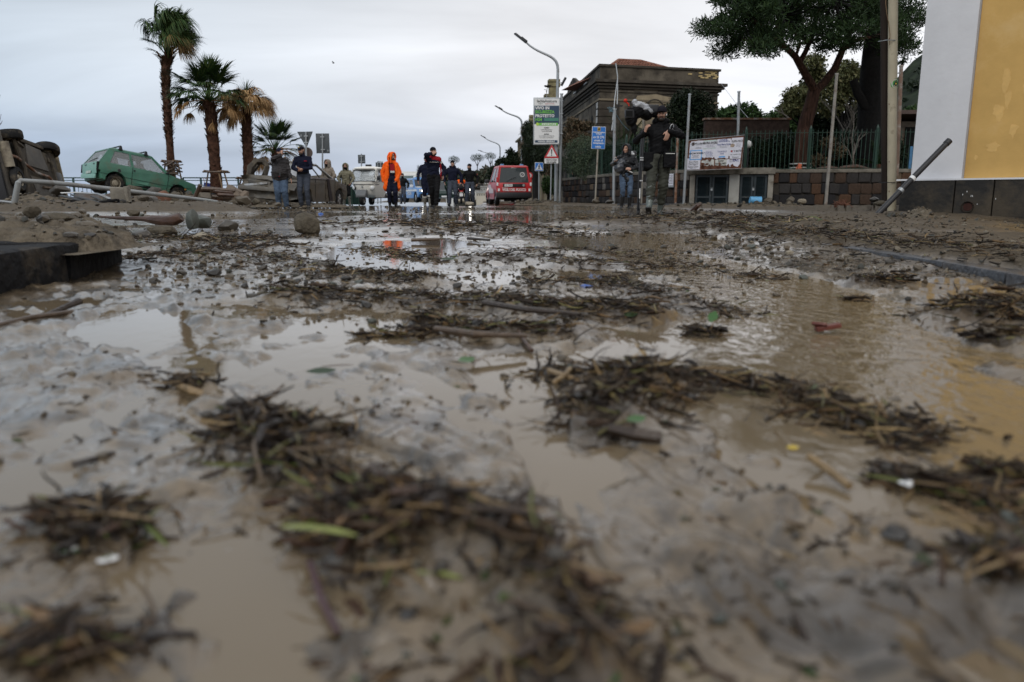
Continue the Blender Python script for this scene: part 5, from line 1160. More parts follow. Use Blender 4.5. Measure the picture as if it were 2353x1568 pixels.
# red fire brigade van seen from behind
def text_rear(t,s,size,m,x,y,z,**k):text(s,size,m,t,(x,y,z),(pi / 2,0,-pi / 2),**k)
M_REDP=mat('fire_red_paint',(.46,.012,.016),rough=.35,var=.06,coat=.1,dirt=.06,dscale=4)
def red_van():
 p=at(1168,466,37.0);t=T('fire_van','red fire brigade van seen from behind with white lettering on its tailgate','van',None,(p.x,37.0,0),rz=math.radians(98))
 w=.80
 prof=[(-1.93,.42)] + arc(-1.30,.32,.37,pi,0) + [(-.88,.26),(.85,.26)] + arc(1.28,.32,.37,pi,0) + [(1.80,.30),(1.98,.45),(1.98,.75),(1.70,.98),(1.05,1.08),(-1.93,1.00),(-1.97,.75)]
 lower_body(t,prof,w,M_REDP,.05)
 greenhouse(t,(-1.93,1.00),(1.05,1.08),(-1.80,1.72),(.10,1.76),w - .02,.66,[(0,.14),(.42,.47),(.92,1)],M_REDP,mat('tinted_glass',(.05,.06,.062),rough=.06,var=0,alpha=.78,spec=.6),rfr=.13,top=.90)
 b=MB();b.box((-.8,0,1.40),(.03,1.3,.75));b.build('load_screen',mat('screen_grey',(.22,.25,.25),var=.3,scale=3),t)
 b=MB();b.box((-1.80,-.42,1.10),(.12,.50,.36));b.build('equipment',M_BLACK,t,bevel=.08)
 b=MB();b.box((-1.95,0,.45),(.14,1.64,.26));b.build('bumper',M_BLACK,t,bevel=.05)
 for s in (-1,1):
  b=MB();b.box((-1.93,s * .76,.98),(.06,.10,.52));b.build('tail_lamp',M_TAIL,t,bevel=.02)
  b=MB();b.box((-1.965,s * .76,.93),(.03,.08,.15));b.build('reverse_lamp',M_LAMP,t,bevel=.01)
  b=MB();b.box((-1.2,s * .45,1.81),(.16,.16,.07));b.build('beacon',mat('beacon_blue',(.12,.30,.55),rough=.15,var=.05),t,bevel=.02)
  b=MB();b.box((.95,s * .92,1.12),(.10,.20,.17));b.build('mirror',M_BLACK,t,bevel=.03)
 b=MB();b.box((-1.985,0,.88),(.03,1.02,.15));b.build('handle_bar',M_BLACK,t,bevel=.02)
 b=MB();b.box((-2.003,.26,.88),(.012,.36,.11));b.build('number_plate',M_WHITE,t)
 text_rear(t,'VF 27850',.085,M_INK,-2.012,.26,.88,sx=.9)
 b=MB();b.lathe([(0,.012),(.055,.012),(.06,0)],(-2.0,-.43,.88),20,rot3(y=-pi / 2));b.build('badge',M_ALLOY,t)
 b=MB();b.lathe([(.075,.010),(.11,.010),(.11,0)],(-1.905,-.38,1.36),20,rot3(y=-pi / 2 - .17));b.box((-1.91,-.38,1.36),(.006,.02,.14),rot3(x=.7));b.build('window_sticker',M_WHITE,t)
 b=MB();b.tube([(-1.96,.35,1.06),(-1.93,.05,1.20),(-1.92,-.1,1.26)],.012,5);b.build('wiper',M_BLACK,t)
 text_rear(t,'VIGILI DEL FUOCO',.165,M_WHITE,-1.995,.0,.68,ext=.003,sx=.78,bold=.004)
 for s in (-1,1):b=MB();b.box((-1.99,s * .70,.68),(.01,.09,.12));b.build('reflector',M_WHITE,t)
 text_rear(t,'emergenza 115',.06,M_WHITE,-1.995,.42,.78,sx=.8);text_rear(t,'vigilfuoco.it',.055,M_WHITE,-1.845,.0,1.66,ext=.002)
 b=MB();b.prism([Vector((-.8,.815,.55)),Vector((1.0,.815,.55)),Vector((1.4,.815,.95)),Vector((.2,.815,.95)),Vector((-.2,.815,.75)),Vector((-.8,.815,.75))],(0,.006,0));b.build('white_flash',mat('flash_pink_white',(.62,.50,.49),rough=.35,var=.1),t,smooth=0)
 for x in (-1.30,1.28):
  for s in (-1,1):wheel(t,(x,s * .70,.31),.31,.19,M_ALLOY,0,M_TYREC)
 b=MB();b.box((0,0,.33),(3.2,1.3,.12));b.box((-1.6,.1,.26),(.3,.6,.14));b.build('underbody',M_HOLE,t)
 for s in (-1,1):b=MB();b.box((-1.975,s * .45,.42),(.02,.12,.04));b.build('rear_reflector',M_TAIL,t)
 p=at(1131,466,43.5);c=T('red_car','red and white car parked just ahead of the fire van, only its left edge showing','car',None,(p.x + .6,43.5,0),rz=math.radians(97))
 lower_body(c,[(-1.9,.35)] + arc(-1.2,.31,.35,pi,0) + [(1.0,.25)] + arc(1.3,.31,.35,pi,0)[0:] + [(1.95,.35),(1.95,.65),(1.2,.85),(-1.9,.95)],.80,M_REDP,.05)
 greenhouse(c,(-1.9,.92),(1.1,.86),(-1.5,1.42),(.2,1.45),.78,.62,[(0,.1),(.45,.5),(.93,1)],M_REDP,M_GLASSD)
 for x in (-1.2,1.3):
  for s in (-1,1):wheel(c,(x,s * .72,.30),.30,.18,M_ALLOY,0,M_TYREC)
 b=MB();b.box((-1.91,.70,.80),(.05,.12,.28));b.box((-1.91,-.70,.80),(.05,.12,.28));b.build('tail_lamp',M_TAIL,c)
red_van()
# blue and white police off-roader, lamps lit
M_LIT=mat('lit_headlamp',(1,.96,.86),var=0,emit=7)
def police():
 p=at(982,464,60);t=T('police_car','light blue and white police off road car with a lit headlamp','car',None,(p.x - .45,60,0),rz=rel_yaw(985,-72))
 M_PB=mat('police_blue',(.10,.26,.56),rough=.3,var=.06,coat=.4)
 prof=[(-2.25,.42)] + arc(-1.35,.40,.44,pi,0) + [(-.85,.34),(.95,.34)] + arc(1.48,.40,.44,pi,0) + [(2.2,.42),(2.36,.60),(2.34,1.02),(2.2,1.10),(1.15,1.17),(-2.3,1.14)]
 lower_body(t,prof,.95,M_PB,.05)
 greenhouse(t,(-2.3,1.14),(1.15,1.17),(-2.2,1.80),(.45,1.80),.92,.80,[(0,.06),(.30,.34),(.64,.67),(.95,1)],M_PB,M_GLASSD)
 b=MB();b.box((-.1,-.956,.92),(3.9,.012,.14));b.box((-.1,.956,.92),(3.9,.012,.14));b.build('white_band',M_WHITE,t)
 text(('POLIZIA'),.30,M_WHITE,t,(.0,-.965,.68),(pi / 2,0,0),ext=.003,bold=.006);text(('POLIZIA'),.30,M_WHITE,t,(.0,.965,.68),(pi / 2,0,pi),ext=.003,bold=.006)
 text('POLIZIA',.22,M_WHITE,t,(1.75,0,1.155),(0,-.06,-pi / 2 + pi),ext=.003,bold=.005)
 b=MB();b.box((2.36,0,.86),(.04,1.1,.26));b.build('grille',M_BLACK,t,bevel=.02);b=MB();[b.box((2.385,0,.80 + .07 * k),(.02,1.05,.018)) for k in range(3)];b.build('grille_bar',M_ALLOY,t)
 for s in (-1,1):
  b=MB();b.box((2.34,s * .74,.90),(.08,.36,.22));H=b.build('headlamp',M_LAMP,t,bevel=.03);b=MB();b.sph((2.38,s * .66,.88),(.03,.075,.075),12,8);b.build('lit_bulb',M_LIT if s < 0 else M_LAMP,H)
  b=MB();b.lathe([(0,0),(.09,0),(.11,-.02)],(2.36,s * .74,.60),16,rot3(y=pi / 2));b.build('fog_lamp',M_BLACK,t)
  b=MB();b.box((.92,s * 1.06,1.24),(.14,.24,.2));b.build('mirror',M_WHITE,t,bevel=.04)
 b=MB();b.box((2.37,0,.46),(.10,1.7,.22));b.build('bumper_lower',M_BLACK,t,bevel=.03)
 b=MB();b.box((.1,0,1.88),(.25,1.1,.09));b.build('light_bar',mat('beacon_blue',()),t,bevel=.03);b=MB();b.sph((-.1,-.5,1.92),(.1,.1,.09),10,6);b.build('beacon',M_WHITE,t)
 b=MB();b.prism([Vector((1.2,-.9,1.175)),Vector((2.2,-.9,1.11)),Vector((2.2,-.45,1.13)),Vector((1.2,-.55,1.19))],(0,0,.01));b.build('white_bonnet_flash',M_WHITE,t,smooth=0)
 for x in (-1.35,1.48):
  for s in (-1,1):wheel(t,(x,s * .82,.39),.39,.25,M_ALLOY,6,M_TYREC)
 seats(t,(.0,),.42,.8)
police()
def box_truck():
 p=at(928,464,72);t=T('white_truck','white truck with a wide dark windscreen standing behind the police car','truck',None,(p.x + .2,72.5,0),rz=-pi / 2)
 M_TW=mat('truck_white',(.62,.62,.60),rough=.45,var=.08,dirt=.1)
 b=MB();b.box((-2.2,0,1.75),(4.2,2.1,2.1));b.build('cargo_box',M_TW,t,bevel=.03)
 b=MB();b.prism([Vector((x,-1.05,z)) for x,z in [(-.1,.5),(1.15,.5),(1.20,1.35),(.95,2.45),(.8,2.60),(-.1,2.65)]],(0,2.1,0));b.build('cab',M_TW,t,bevel=.05)
 b=MB();b.prism([Vector((1.215,-.95,1.38)),Vector((1.215,.95,1.38)),Vector((.99,.9,2.38)),Vector((.99,-.9,2.38))],(.012,0,.003));b.build('windscreen',mat('greenish_windscreen',(.10,.14,.14),rough=.08,var=.2),t,smooth=0)
 b=MB();b.box((1.24,0,.8),(.06,1.3,.3));b.build('grille',M_BLACK,t);b=MB();b.box((1.22,0,.45),(.16,2.1,.25));b.build('bumper',M_BLACK,t,bevel=.04)
 for s in (-1,1):b=MB();b.box((1.22,s * .85,.82),(.08,.25,.2));b.build('headlamp',M_LAMP,t);b=MB();b.tube([(1.1,s * 1.1,2.55),(1.25,s * 1.3,2.4),(1.25,s * 1.3,1.4)],.03,5);b.box((1.25,s * 1.3,1.8),(.1,.18,.5));b.build('mirror',M_BLACK,t)
 for x in (.45,-3.2):
  for s in (-1,1):wheel(t,(x,s * .9,.42),.42,.25,M_ALLOY,0,M_TYREC)
box_truck()
def dark_car():
 p=at(1022,464,56);t=T('dark_car','dark green car waiting behind the police car, beside the saluting man','car',None,(p.x,56,0),rz=-pi / 2 + .1)
 M_DK=mat('dark_green_car',(.012,.03,.024),rough=.3,var=.1,coat=.3)
 lower_body(t,[(-2.0,.4)] + arc(-1.3,.32,.36,pi,0) + arc(1.3,.32,.36,pi,0) + [(2.05,.4),(2.08,.65),(1.9,.86),(.9,.95),(-2.0,.95)],.88,M_DK,.05)
 greenhouse(t,(-1.9,.95),(.9,.95),(-1.5,1.45),(.1,1.48),.84,.66,[(0,.1),(.45,.5),(.93,1)],M_DK,M_GLASSD)
 for s in (-1,1):b=MB();b.box((2.06,s * .68,.68),(.06,.3,.15));b.build('headlamp',M_LAMP,t,bevel=.02)
 b=MB();b.box((2.09,0,.45),(.02,.5,.11));b.build('number_plate',M_WHITE,t)
 for x in (-1.3,1.3):
  for s in (-1,1):wheel(t,(x,s * .76,.31),.31,.2,M_ALLOY,0,M_TYREC)
dark_car()
# three wheeled light truck
def three_wheeler():
 p=at(845,466,34.2);t=T('three_wheeler','small white three wheeled truck with a rounded cab facing the road','three-wheeler',None,(p.x - .02,34.6,0),rz=rel_yaw(845,-112))
 M_A=mat('ape_white',(.80,.78,.72),rough=.4,var=.05,dirt=.05,dirtcol=(.30,.26,.20),dscale=3)
 def sect(z,x0,x1,w,r):      # rounded plan outline, front bulging
  o=[]
  for k in range(9):a=-pi / 2 + pi * k / 8;o.append(Vector((x1 - r + r * math.cos(a) * 1.0,(w - r * .35) * math.sin(a) * 1.0,z)))
  o.append(Vector((x0,w,z)));o.append(Vector((x0,-w,z)));return o
 rings=[sect(.34,-.55,.46,.52,.30),sect(.50,-.58,.62,.58,.30),sect(.80,-.60,.72,.62,.28),sect(1.02,-.60,.74,.63,.26)]
 b=MB();n=len(rings[0]);base=[]
 for r in rings:base += r
 b.add(base,[(j * n + i,j * n + (i + 1) % n,(j + 1) * n + (i + 1) % n,(j + 1) * n + i) for j in range(len(rings) - 1) for i in range(n)] + [tuple(range(n))[::-1],tuple((len(rings) - 1) * n + i for i in range(n))]);b.build('cab_body',M_A,t,smooth=.9)
 P=greenhouse(t,(-.60,1.02),(.62,1.02),(-.58,1.56),(.40,1.56),.62,.55,[(0,.08),(.80,.88),(.97,1.0)],M_A,M_GLASS,top=.90,rfr=.07)
 b=MB();b.lathe([(0,.10),(.30,.095),(.60,.05),(.68,.0),(.66,-.05)],(-.08,0,1.60),24,Matrix(((1.0,0,0),(0,.98,0),(0,0,1))));b.build('roof_cover',M_A,t,smooth=1.2)
 b=MB();pts=[Vector((.745 - .02,y,z)) for y,z in [(-.56,1.03),(.56,1.03)]];b.tube([(.64,-.57,1.035),(.64,.57,1.035),(.42,.50,1.53),(.42,-.50,1.53),(.64,-.57,1.035)],.020,5);b.build('windscreen_seal',M_BLACK,t)
 b=MB();b.tube([(.30,-.62,.90),(.66,-.42,.90),(.755,0,.90),(.66,.42,.90),(.30,.62,.90)],.014,5);b.build('front_trim',M_BLACK,t)
 for s in (-1,1):
  b=MB();b.lathe([(0,.03),(.06,.028),(.088,.01),(.10,-.03)],(.63,s * .43,.76),20,Matrix.Rotation(s * .55,3,'Z') @ rot3(y=pi / 2));b.build('headlamp',M_LAMP,t)
  b=MB();b.lathe([(.088,.02),(.106,.0),(.10,-.05)],(.63,s * .43,.76),20,Matrix.Rotation(s * .55,3,'Z') @ rot3(y=pi / 2));b.build('headlamp_ring',M_BLACK if s < 0 else M_A,t)
  b=MB();b.tube([(.56,s * .60,1.06),(.60,s * .70,1.10)],.012,5);b.box((.60,s * .72,1.16),(.05,.12,.18));b.build('mirror',M_BLACK,t,bevel=.015)
 b=MB();b.lathe([(0,.012),(.035,.01),(.04,0)],(.742,0,.80),16,rot3(y=pi / 2));b.build('badge',M_STEEL,t)
 b=MB();b.prism([Vector((x,-.22,z)) for x,z in [(.66,.68),(.80,.66),(.98,.44),(.98,.34),(.66,.34)]],(0,.44,0));b.build('front_mudguard',mat('fender_grey',(.12,.125,.13),rough=.5,var=.1),t,bevel=.03)
 wheel(t,(.74,0,.225),.225,.16,M_ALLOY,0,M_TYREC,None,8)
 for s in (-1,1):wheel(t,(-1.75,s * .56,.225),.225,.15,M_ALLOY,0,M_TYREC,None,8)
 b=MB();b.box((-1.65,0,.50),(1.75,1.22,.08));b.box((-1.65,0,.38),(1.6,.9,.14));b.build('load_bed',mat('bed_grey',(.20,.20,.19),var=.2,dirt=.3),t,bevel=.01)
 for s in (-1,1):b=MB();b.box((-1.65,s * .62,.70),(1.75,.03,.34));b.build('side_board',M_A,t,bevel=.01);b=MB();b.box((-1.65,s * .637,.80),(1.6,.006,.035));b.box((-1.65,s * .637,.64),(1.6,.006,.035));b.build('yellow_stripe',mat('yellow_stripe',(.6,.38,.03),var=0),t)
 for x in (-.85,-2.5):
  for s in (-1,1):b=MB();b.tube([(x,s * .60,.55),(x,s * .58,1.55)],.022,6);b.build('canopy_post',M_STEEL,t)
 b=MB();b.prism([Vector((-.62,y,z)) for y,z in [(-.66,1.50),(.66,1.50),(.62,1.60),(.3,1.68),(-.3,1.68),(-.62,1.60)]],(-1.95,0,0));b.build('canopy',M_A,t,bevel=.03)
 for s in (-1,1):b=MB();b.box((-1.2,s * .60,1.15),(.9,.012,.72));b.build('canopy_curtain',mat('clear_pvc',(.45,.47,.46),rough=.2,alpha=.55,var=0),t)
 b=MB();b.box((.15,.1,1.73),(.07,.27,.09));b.tube([(.15,.1,1.66),(.15,.1,1.72)],.025,6);b.build('roof_light',M_BLACK,t,bevel=.015)
 b=MB();b.box((-.50,0,1.05),(.10,1.0,.55));b.build('seat',mat('seat_fabric',()),t,bevel=.03)
 b=MB();b.tube([(.38,-.22,1.06),(.40,0,1.10),(.38,.22,1.06)],.018,6);b.build('handlebar',M_BLACK,t)
 return t
APE=three_wheeler()
# motorcycles
def motorcycle(label,u,Y,yaw,lit,box=True):
 p=at(u,464,Y);t=T('motorcycle',label,'motorcycle','motorcycles on the far road',(p.x,Y,0),rz=yaw)
 for x in (-.68,.68):wheel(t,(x,0,.30),.30,.13,M_ALLOY,5,M_TYREC)
 b=MB();b.tube([(-.68,.1,.3),(-.1,.12,.42)],.04,6);b.tube([(.68,.09,.3),(.42,.09,.95)],.03,6);b.tube([(.68,-.09,.3),(.42,-.09,.95)],.03,6);b.box((-.02,0,.48),(.5,.34,.34));b.build('frame',M_BLACK,t,bevel=.03)
 b=MB();b.sph((.12,0,.86),(.30,.18,.15),12,8);b.build('tank',M_WHITE if lit else M_REDP,t);b=MB();b.box((-.40,0,.84),(.62,.28,.09));b.build('saddle',M_BLACK,t,bevel=.03)
 b=MB();b.tube([(.36,-.38,1.06),(.44,0,1.02),(.36,.38,1.06)],.018,6);b.build('handlebar',M_BLACK,t)
 b=MB();b.sph((.58,0,.92),(.10,.12,.12),12,8);b.build('headlamp',M_LIT if lit else M_LAMP,t);b=MB();b.box((.50,0,1.12),(.03,.36,.36),rot3(y=-.4));b.build('windshield',M_GLASS,t)
 if box:b=MB();b.box((-.80,0,1.02),(.34,.42,.30));b.build('top_box',M_BLACK,t,bevel=.05)
 b=MB();b.box((-.98,0,.72),(.04,.2,.07));b.build('tail_lamp',M_TAIL,t);b=MB();b.box((-.95,0,.52),(.02,.2,.18));b.build('number_plate',M_WHITE,t)
 return t
motorcycle('motorcycle with black top box ridden by the orange vested rider',1060,46,math.radians(94),False)
motorcycle('motorcycle with bright headlamp coming on between the legs of the walking policeman',1081,49,math.radians(-92),True,False)
motorcycle('motorcycle with bright headlamp left of the orange vested rider',1050,53,math.radians(-88),True,False)
# people
TMP=bpy.data.scenes.new('tmp_build')
def tmp_graph():
 with bpy.context.temp_override(scene=TMP,view_layer=TMP.view_layers[0]):return bpy.context.evaluated_depsgraph_get()
def capsule(bm,a,b,r0,r1,n=10):
 a=Vector(a);b=Vector(b);d=b - a;L=d.length
 q=d.to_track_quat('Z','Y').to_matrix() if L > 1e-6 else Matrix.Identity(3)
 rings=[];m=4
 for k in range(1,m + 1):th=pi / 2 * k / m;rings.append((r0 * math.sin(th),-r0 * math.cos(th)))
 for k in range(0,m):th=pi / 2 * k / m;rings.append((r1 * math.cos(th),L + r1 * math.sin(th)))
 vs=[[bm.verts.new(a + q @ Vector((r * math.cos(2 * pi * i / n),r * math.sin(2 * pi * i / n),z))) for i in range(n)] for r,z in rings]
 bo=bm.verts.new(a + q @ Vector((0,0,-r0)));to=bm.verts.new(a + q @ Vector((0,0,L + r1)))
 for j in range(len(vs) - 1):
  for i in range(n):bm.faces.new((vs[j][i],vs[j][(i + 1) % n],vs[j + 1][(i + 1) % n],vs[j + 1][i]))
 for i in range(n):bm.faces.new((bo,vs[0][(i + 1) % n],vs[0][i]));bm.faces.new((to,vs[-1][i],vs[-1][(i + 1) % n]))
def ellipsoid(bm,c,r,R=None,n=14):
 M=Matrix.Translation(Vector(c)) @ (R.to_4x4() if R else Matrix.Identity(4)) @ Matrix.Diagonal((*r,1))
 bmesh.ops.create_uvsphere(bm,u_segments=n,v_segments=n * 2 // 3,radius=1,matrix=M)
def blob(name,prims,m,parent,vox=.014,smooth=3,fold=0.,fs=(9,16),cut=None):
 """union of tapered capsules and ellipsoids grown into ONE continuous surface"""
 bm=bmesh.new()
 for p in prims:
  if p[0] == 'c':capsule(bm,*p[1:])
  elif p[0] == 'e':ellipsoid(bm,*p[1:])
  elif p[0] == 'b':bmesh.ops.create_cube(bm,size=1,matrix=Matrix.Translation(Vector(p[1])) @ (p[3].to_4x4() if len(p) > 3 else Matrix.Identity(4)) @ Matrix.Diagonal((*p[2],1)))
 me=bpy.data.meshes.new(name);bm.to_mesh(me);bm.free()
 o=bpy.data.objects.new(name,me);TMP.collection.objects.link(o)
 r=o.modifiers.new('r','REMESH');r.mode='VOXEL';r.voxel_size=vox;r.use_smooth_shade=True
 if smooth:s=o.modifiers.new('s','SMOOTH');s.iterations=smooth;s.factor=.5
 dg=tmp_graph();out=bpy.data.meshes.new_from_object(o.evaluated_get(dg));bpy.data.objects.remove(o);bpy.data.meshes.remove(me)
 out.name=name
 nv=len(out.vertices);V=np.empty(nv * 3,np.float32);out.vertices.foreach_get('co',V);V=V.reshape(-1,3)
 if fold and nv:
  Nn=np.empty(nv * 3,np.float32);out.vertices.foreach_get('normal',Nn);Nn=Nn.reshape(-1,3);sd=random.randrange(99)
  d=fbm(V[:,0] * fs[0] + V[:,2] * 5,V[:,2] * fs[1] + V[:,1] * fs[0],sd,3) * fold + (np.abs(fbm(V[:,0] * 5 + V[:,1] * 6,V[:,2] * fs[1] * 1.5 - V[:,0] * 9,sd + 3,2)) - .25) * fold * -1.1
  V=V + Nn * d[:,None];out.vertices.foreach_set('co',V.astype(np.float32).ravel())
 out.polygons.foreach_set('use_smooth',np.ones(len(out.polygons),dtype=bool));out.materials.clear();out.materials.append(m);out.update()
 return link(name,out,None,parent)
def hand(w,d,nrm,side,curl=.5,r=.0105,sp=1.):
 """palm + five unequal fingers. w wrist, d direction, nrm palm normal, side +1: thumb along +lateral"""
 w=Vector(w);d=Vector(d).normalized();nrm=Vector(nrm);nrm=(nrm - d * nrm.dot(d)).normalized();lat=d.cross(nrm) * side;P=[]
 for i,(off,ln) in enumerate(((.032,.072),(.011,.080),(-.010,.074),(-.030,.058))):
  k=w + d * .085 + lat * off * .95;P.append(('c',w + lat * off * .55 + d * .01,k,.016,.0135))
  a=k
  for s,f in ((curl * .7,.45),(curl * 1.5,.32),(curl * 2.1,.25)):
   q=(d * math.cos(s) + nrm * math.sin(s) + lat * off * 1.2 * sp).normalized();b=a + q * ln * f;P.append(('c',a,b,r,r * .88));a=b
 a=w + lat * .022 + d * .025;b=a + (d * .6 + lat * .75 + nrm * .25).normalized() * .045;c=b + (d * .9 + lat * .25 + nrm * .35).normalized() * .034
 P += [('c',a,b,.0145,.0125),('c',b,c,.012,.0095)]
 return P
def ik(a,b,l1,l2,pole):
 a=Vector(a);b=Vector(b);d=b - a;L=min(d.length,(l1 + l2) * .999);d.normalize();b=a + d * L
 x=(l1 * l1 - l2 * l2 + L * L) / (2 * L);h=math.sqrt(max(0,l1 * l1 - x * x));p=Vector(pole);p=(p - d * p.dot(d));p=p.normalized() if p.length > 1e-4 else d.orthogonal().normalized()
 return a + d * x + p * h,b
M_EYE=mat('eye_white',(.6,.58,.55),var=0,rough=.2);M_HAIR=mat('dark_hair',(.022,.016,.012),rough=.6,var=.3,scale=60);M_LIP=mat('lips',(.22,.07,.06),var=0,rough=.5)
M_BOOT=mat('black_boot',(.012,.012,.013),rough=.45,var=.3,scale=10,dirt=.28)
def person(label,loc,rz,S,H=1.75,group=None):
 t=T('person',label,'person',group,loc,rz);k=H / 1.75;t.scale=(k,k,k);PM[t.name]=PM[t.name] @ Matrix.Diagonal((k,k,k,1))
 g=lambda n,d=None:S.get(n,d)
 vox=g('vox',.0125);hip=Vector(g('hip',(0,0,.92)));lean=Vector(g('lean',(0,0,0)));sw=g('sw',.19);belly=g('belly',0.)
 chest=hip + Vector((0,0,.38)) + lean * .75;neck=hip + Vector((0,0,.57)) + lean;yaw=g('hyaw',0.);pit=g('hpitch',0.);tw=g('twist',0.)
 HR=Euler((pit,0,yaw)).to_matrix();hc=neck + HR @ Vector((0,-.025,.145)) + Vector(g('hoff',(0,0,0)))
 sh=[neck + Matrix.Rotation(tw,3,'Z') @ Vector((s * sw * .92,.008,-.088)) for s in (1,-1)]      # index 0 = +x (image right when facing the camera)
 arms=[]
 for i,s in enumerate((1,-1)):
  h=Vector(g('hands')[i]);pole=g('poles',((.5,.7,-.4),(-.5,.7,-.4)))[i];e,h2=ik(sh[i],h,.29,.265,pole);arms.append((sh[i],e,h2))
 legs=[]
 for i,s in enumerate((1,-1)):
  hj=hip + Vector((s * .095,0,-.02));f=Vector(g('feet')[i][:3]) + Vector((0,0,.09));kp=g('kpole',((0,-1,0),(0,-1,0)))[i];kn,f2=ik(hj,f,.43,.42,kp);legs.append((hj,kn,f2))
 # body: one continuous figure, partly under the clothes
 B=[('c',hip,chest,.080,.082),('c',chest,neck,.078,.054),('c',neck + Vector((0,.005,-.03)),hc - HR @ Vector((0,.0,.05)),.056,.054),
         ('e',hc + HR @ Vector((0,.012,.025)),(.074,.094,.095),HR),('e',hc + HR @ Vector((0,-.022,-.045)),(.058,.070,.068),HR),('e',hc + HR @ Vector((0,-.075,-.088)),(.026,.022,.022),HR),
         ('c',hc + HR @ Vector((0,-.092,.012)),hc + HR @ Vector((0,-.112,-.030)),.009,.0135)]
 for s in (1,-1):B += [('e',hc + HR @ Vector((s * .076,.018,-.008)),(.011,.020,.031),HR),('e',hc + HR @ Vector((s * .038,-.062,-.028)),(.028,.03,.028),HR),('c',hc + HR @ Vector((s * .018,-.083,.028)),hc + HR @ Vector((s * .05,-.070,.026)),.012,.010)]
 for (a,e,h) in arms:B += [('c',a,e,.040,.036),('c',e,h,.036,.026)]
 for (a,kk,f) in legs:B += [('c',a,kk,.085,.055),('c',kk,f,.055,.036)]
 if g('bare_hands',True):
  for i,s in enumerate((1,-1)):
   a,e,h=arms[i];dd=(h - e).normalized();hd=g('hdir',(None,None))[i];nn=g('hnrm',(None,None))[i] or (-s,-.2,0)
   B += hand(h,hd or dd,nn,g('hside',(s,-s))[i],g('curl',(.5,.5))[i],g('fr',.0115))
 blob('body',B,g('skin',SKIN),t,vox,2)
 for s in (1,-1):
  b=MB();b.sph(hc + HR @ Vector((s * .032,-.080,.006)),(.0135,.008,.0075),8,6,HR);e=b.build('eye',M_EYE,t);b=MB();b.sph(hc + HR @ Vector((s * .032,-.0865,.006)),(.006,.004,.0065),8,6,HR);b.build('iris',M_INK,e)
  b=MB();b.tube([hc + HR @ Vector((s * .014,-.095,.032)),hc + HR @ Vector((s * .036,-.092,.037)),hc + HR @ Vector((s * .056,-.075,.030))],.0055,5);b.build('eyebrow',M_HAIR,t)
 b=MB();b.tube([hc + HR @ Vector((-.024,-.086,-.060)),hc + HR @ Vector((0,-.096,-.058)),hc + HR @ Vector((.024,-.086,-.060))],[.003,.006,.003],5);b.build('mouth',M_LIP,t)
 if g('beard'):blob('beard',[('e',hc + HR @ Vector((0,-.055,-.085)),(.052,.047,.036),HR),('c',hc + HR @ Vector((-.03,-.090,-.045)),hc + HR @ Vector((.03,-.090,-.045)),.008,.008),('c',hc + HR @ Vector((.058,-.02,-.07)),hc + HR @ Vector((.066,.0,.0)),.014,.010),('c',hc + HR @ Vector((-.058,-.02,-.07)),hc + HR @ Vector((-.066,.0,.0)),.014,.010)],M_HAIR,t,.008,1)
 if g('scarf'):blob('face_mask',[('e',hc + HR @ Vector((0,-.035,-.065)),(.071,.082,.058),HR),('c',neck,hc - HR @ Vector((0,.0,.07)),.072,.070)],g('scarf'),t,.010,2)
 ht=g('hat')
 if ht == 'beanie':blob('knit_cap',[('e',hc + HR @ Vector((0,.016,.050)),(.086,.105,.085),HR),('e',hc + HR @ Vector((0,.018,.032)),(.090,.108,.03),HR)],g('hatm'),t,.010,2,.003,(20,60))
 elif ht == 'cap':
  c=blob('cap',[('e',hc + HR @ Vector((0,.014,.055)),(.084,.103,.075),HR),('e',hc + HR @ Vector((0,.012,.035)),(.088,.106,.022),HR)],g('hatm'),t,.009,2)
  blob('cap_visor',[('e',hc + HR @ Vector((0,-.105,.030)),(.070,.062,.009),HR @ rot3(x=-.28))],g('hatm'),t,.006,1)
 elif ht == 'peaked':blob('cap',[('e',hc + HR @ Vector((0,.010,.062)),(.088,.106,.062),HR),('e',hc + HR @ Vector((0,.010,.085)),(.092,.108,.03),HR),('e',hc + HR @ Vector((0,-.095,.034)),(.068,.050,.010),HR @ rot3(x=-.3))],g('hatm'),t,.009,2)
 elif ht == 'hair':blob('hair',[('e',hc + HR @ Vector((0,.025,.045)),(.081,.096,.085),HR)],M_HAIR,t,.010,2,.004,(40,40))
 # trousers
 tm=g('trousers');tr=g('tr',1.)
 if tm:
  Pz=[('e',hip + Vector((0,.01,.02)),(.165 * tr + belly * .25,.125 * tr + belly * .3,.13))]
  for i,(a,kk,f) in enumerate(legs):
   bot=kk + (f - kk) * g('tlen',.93);Pz += [('c',a + Vector((0,0,.02)),kk,.108 * tr,.076 * tr),('c',kk,bot,.076 * tr,.062 * tr)]
  blob('trousers',Pz,tm,t,.0145,3,g('tfold',.011),(7,19))
 # footwear
 for i,(a,kk,f) in enumerate(legs):
  fy=g('feet')[i][3] if len(g('feet')[i]) > 3 else 0.;fp=g('feet')[i][4] if len(g('feet')[i]) > 4 else 0.;R=Euler((fp,0,fy)).to_matrix();o=f
  P_=[('c',o + R @ Vector((0,.03,-.045)),o + R @ Vector((0,-.15,-.058)),.044,.036),('c',o + R @ Vector((0,.025,-.05)),o + Vector((0,.0,.02)),.045,.050),('c',o + R @ Vector((-.012,-.1,-.055)),o + R @ Vector((.012,-.13,-.058)),.040,.036)]
  top=g('boot',.15)
  if top:u_=kk + (f - kk) * (1 - top);P_ += [('c',f,u_,.052,.062 + .012 * (top > .5))]
  bt=blob('boot',P_,g('bootm',M_BOOT),t,.0115,2,.003)
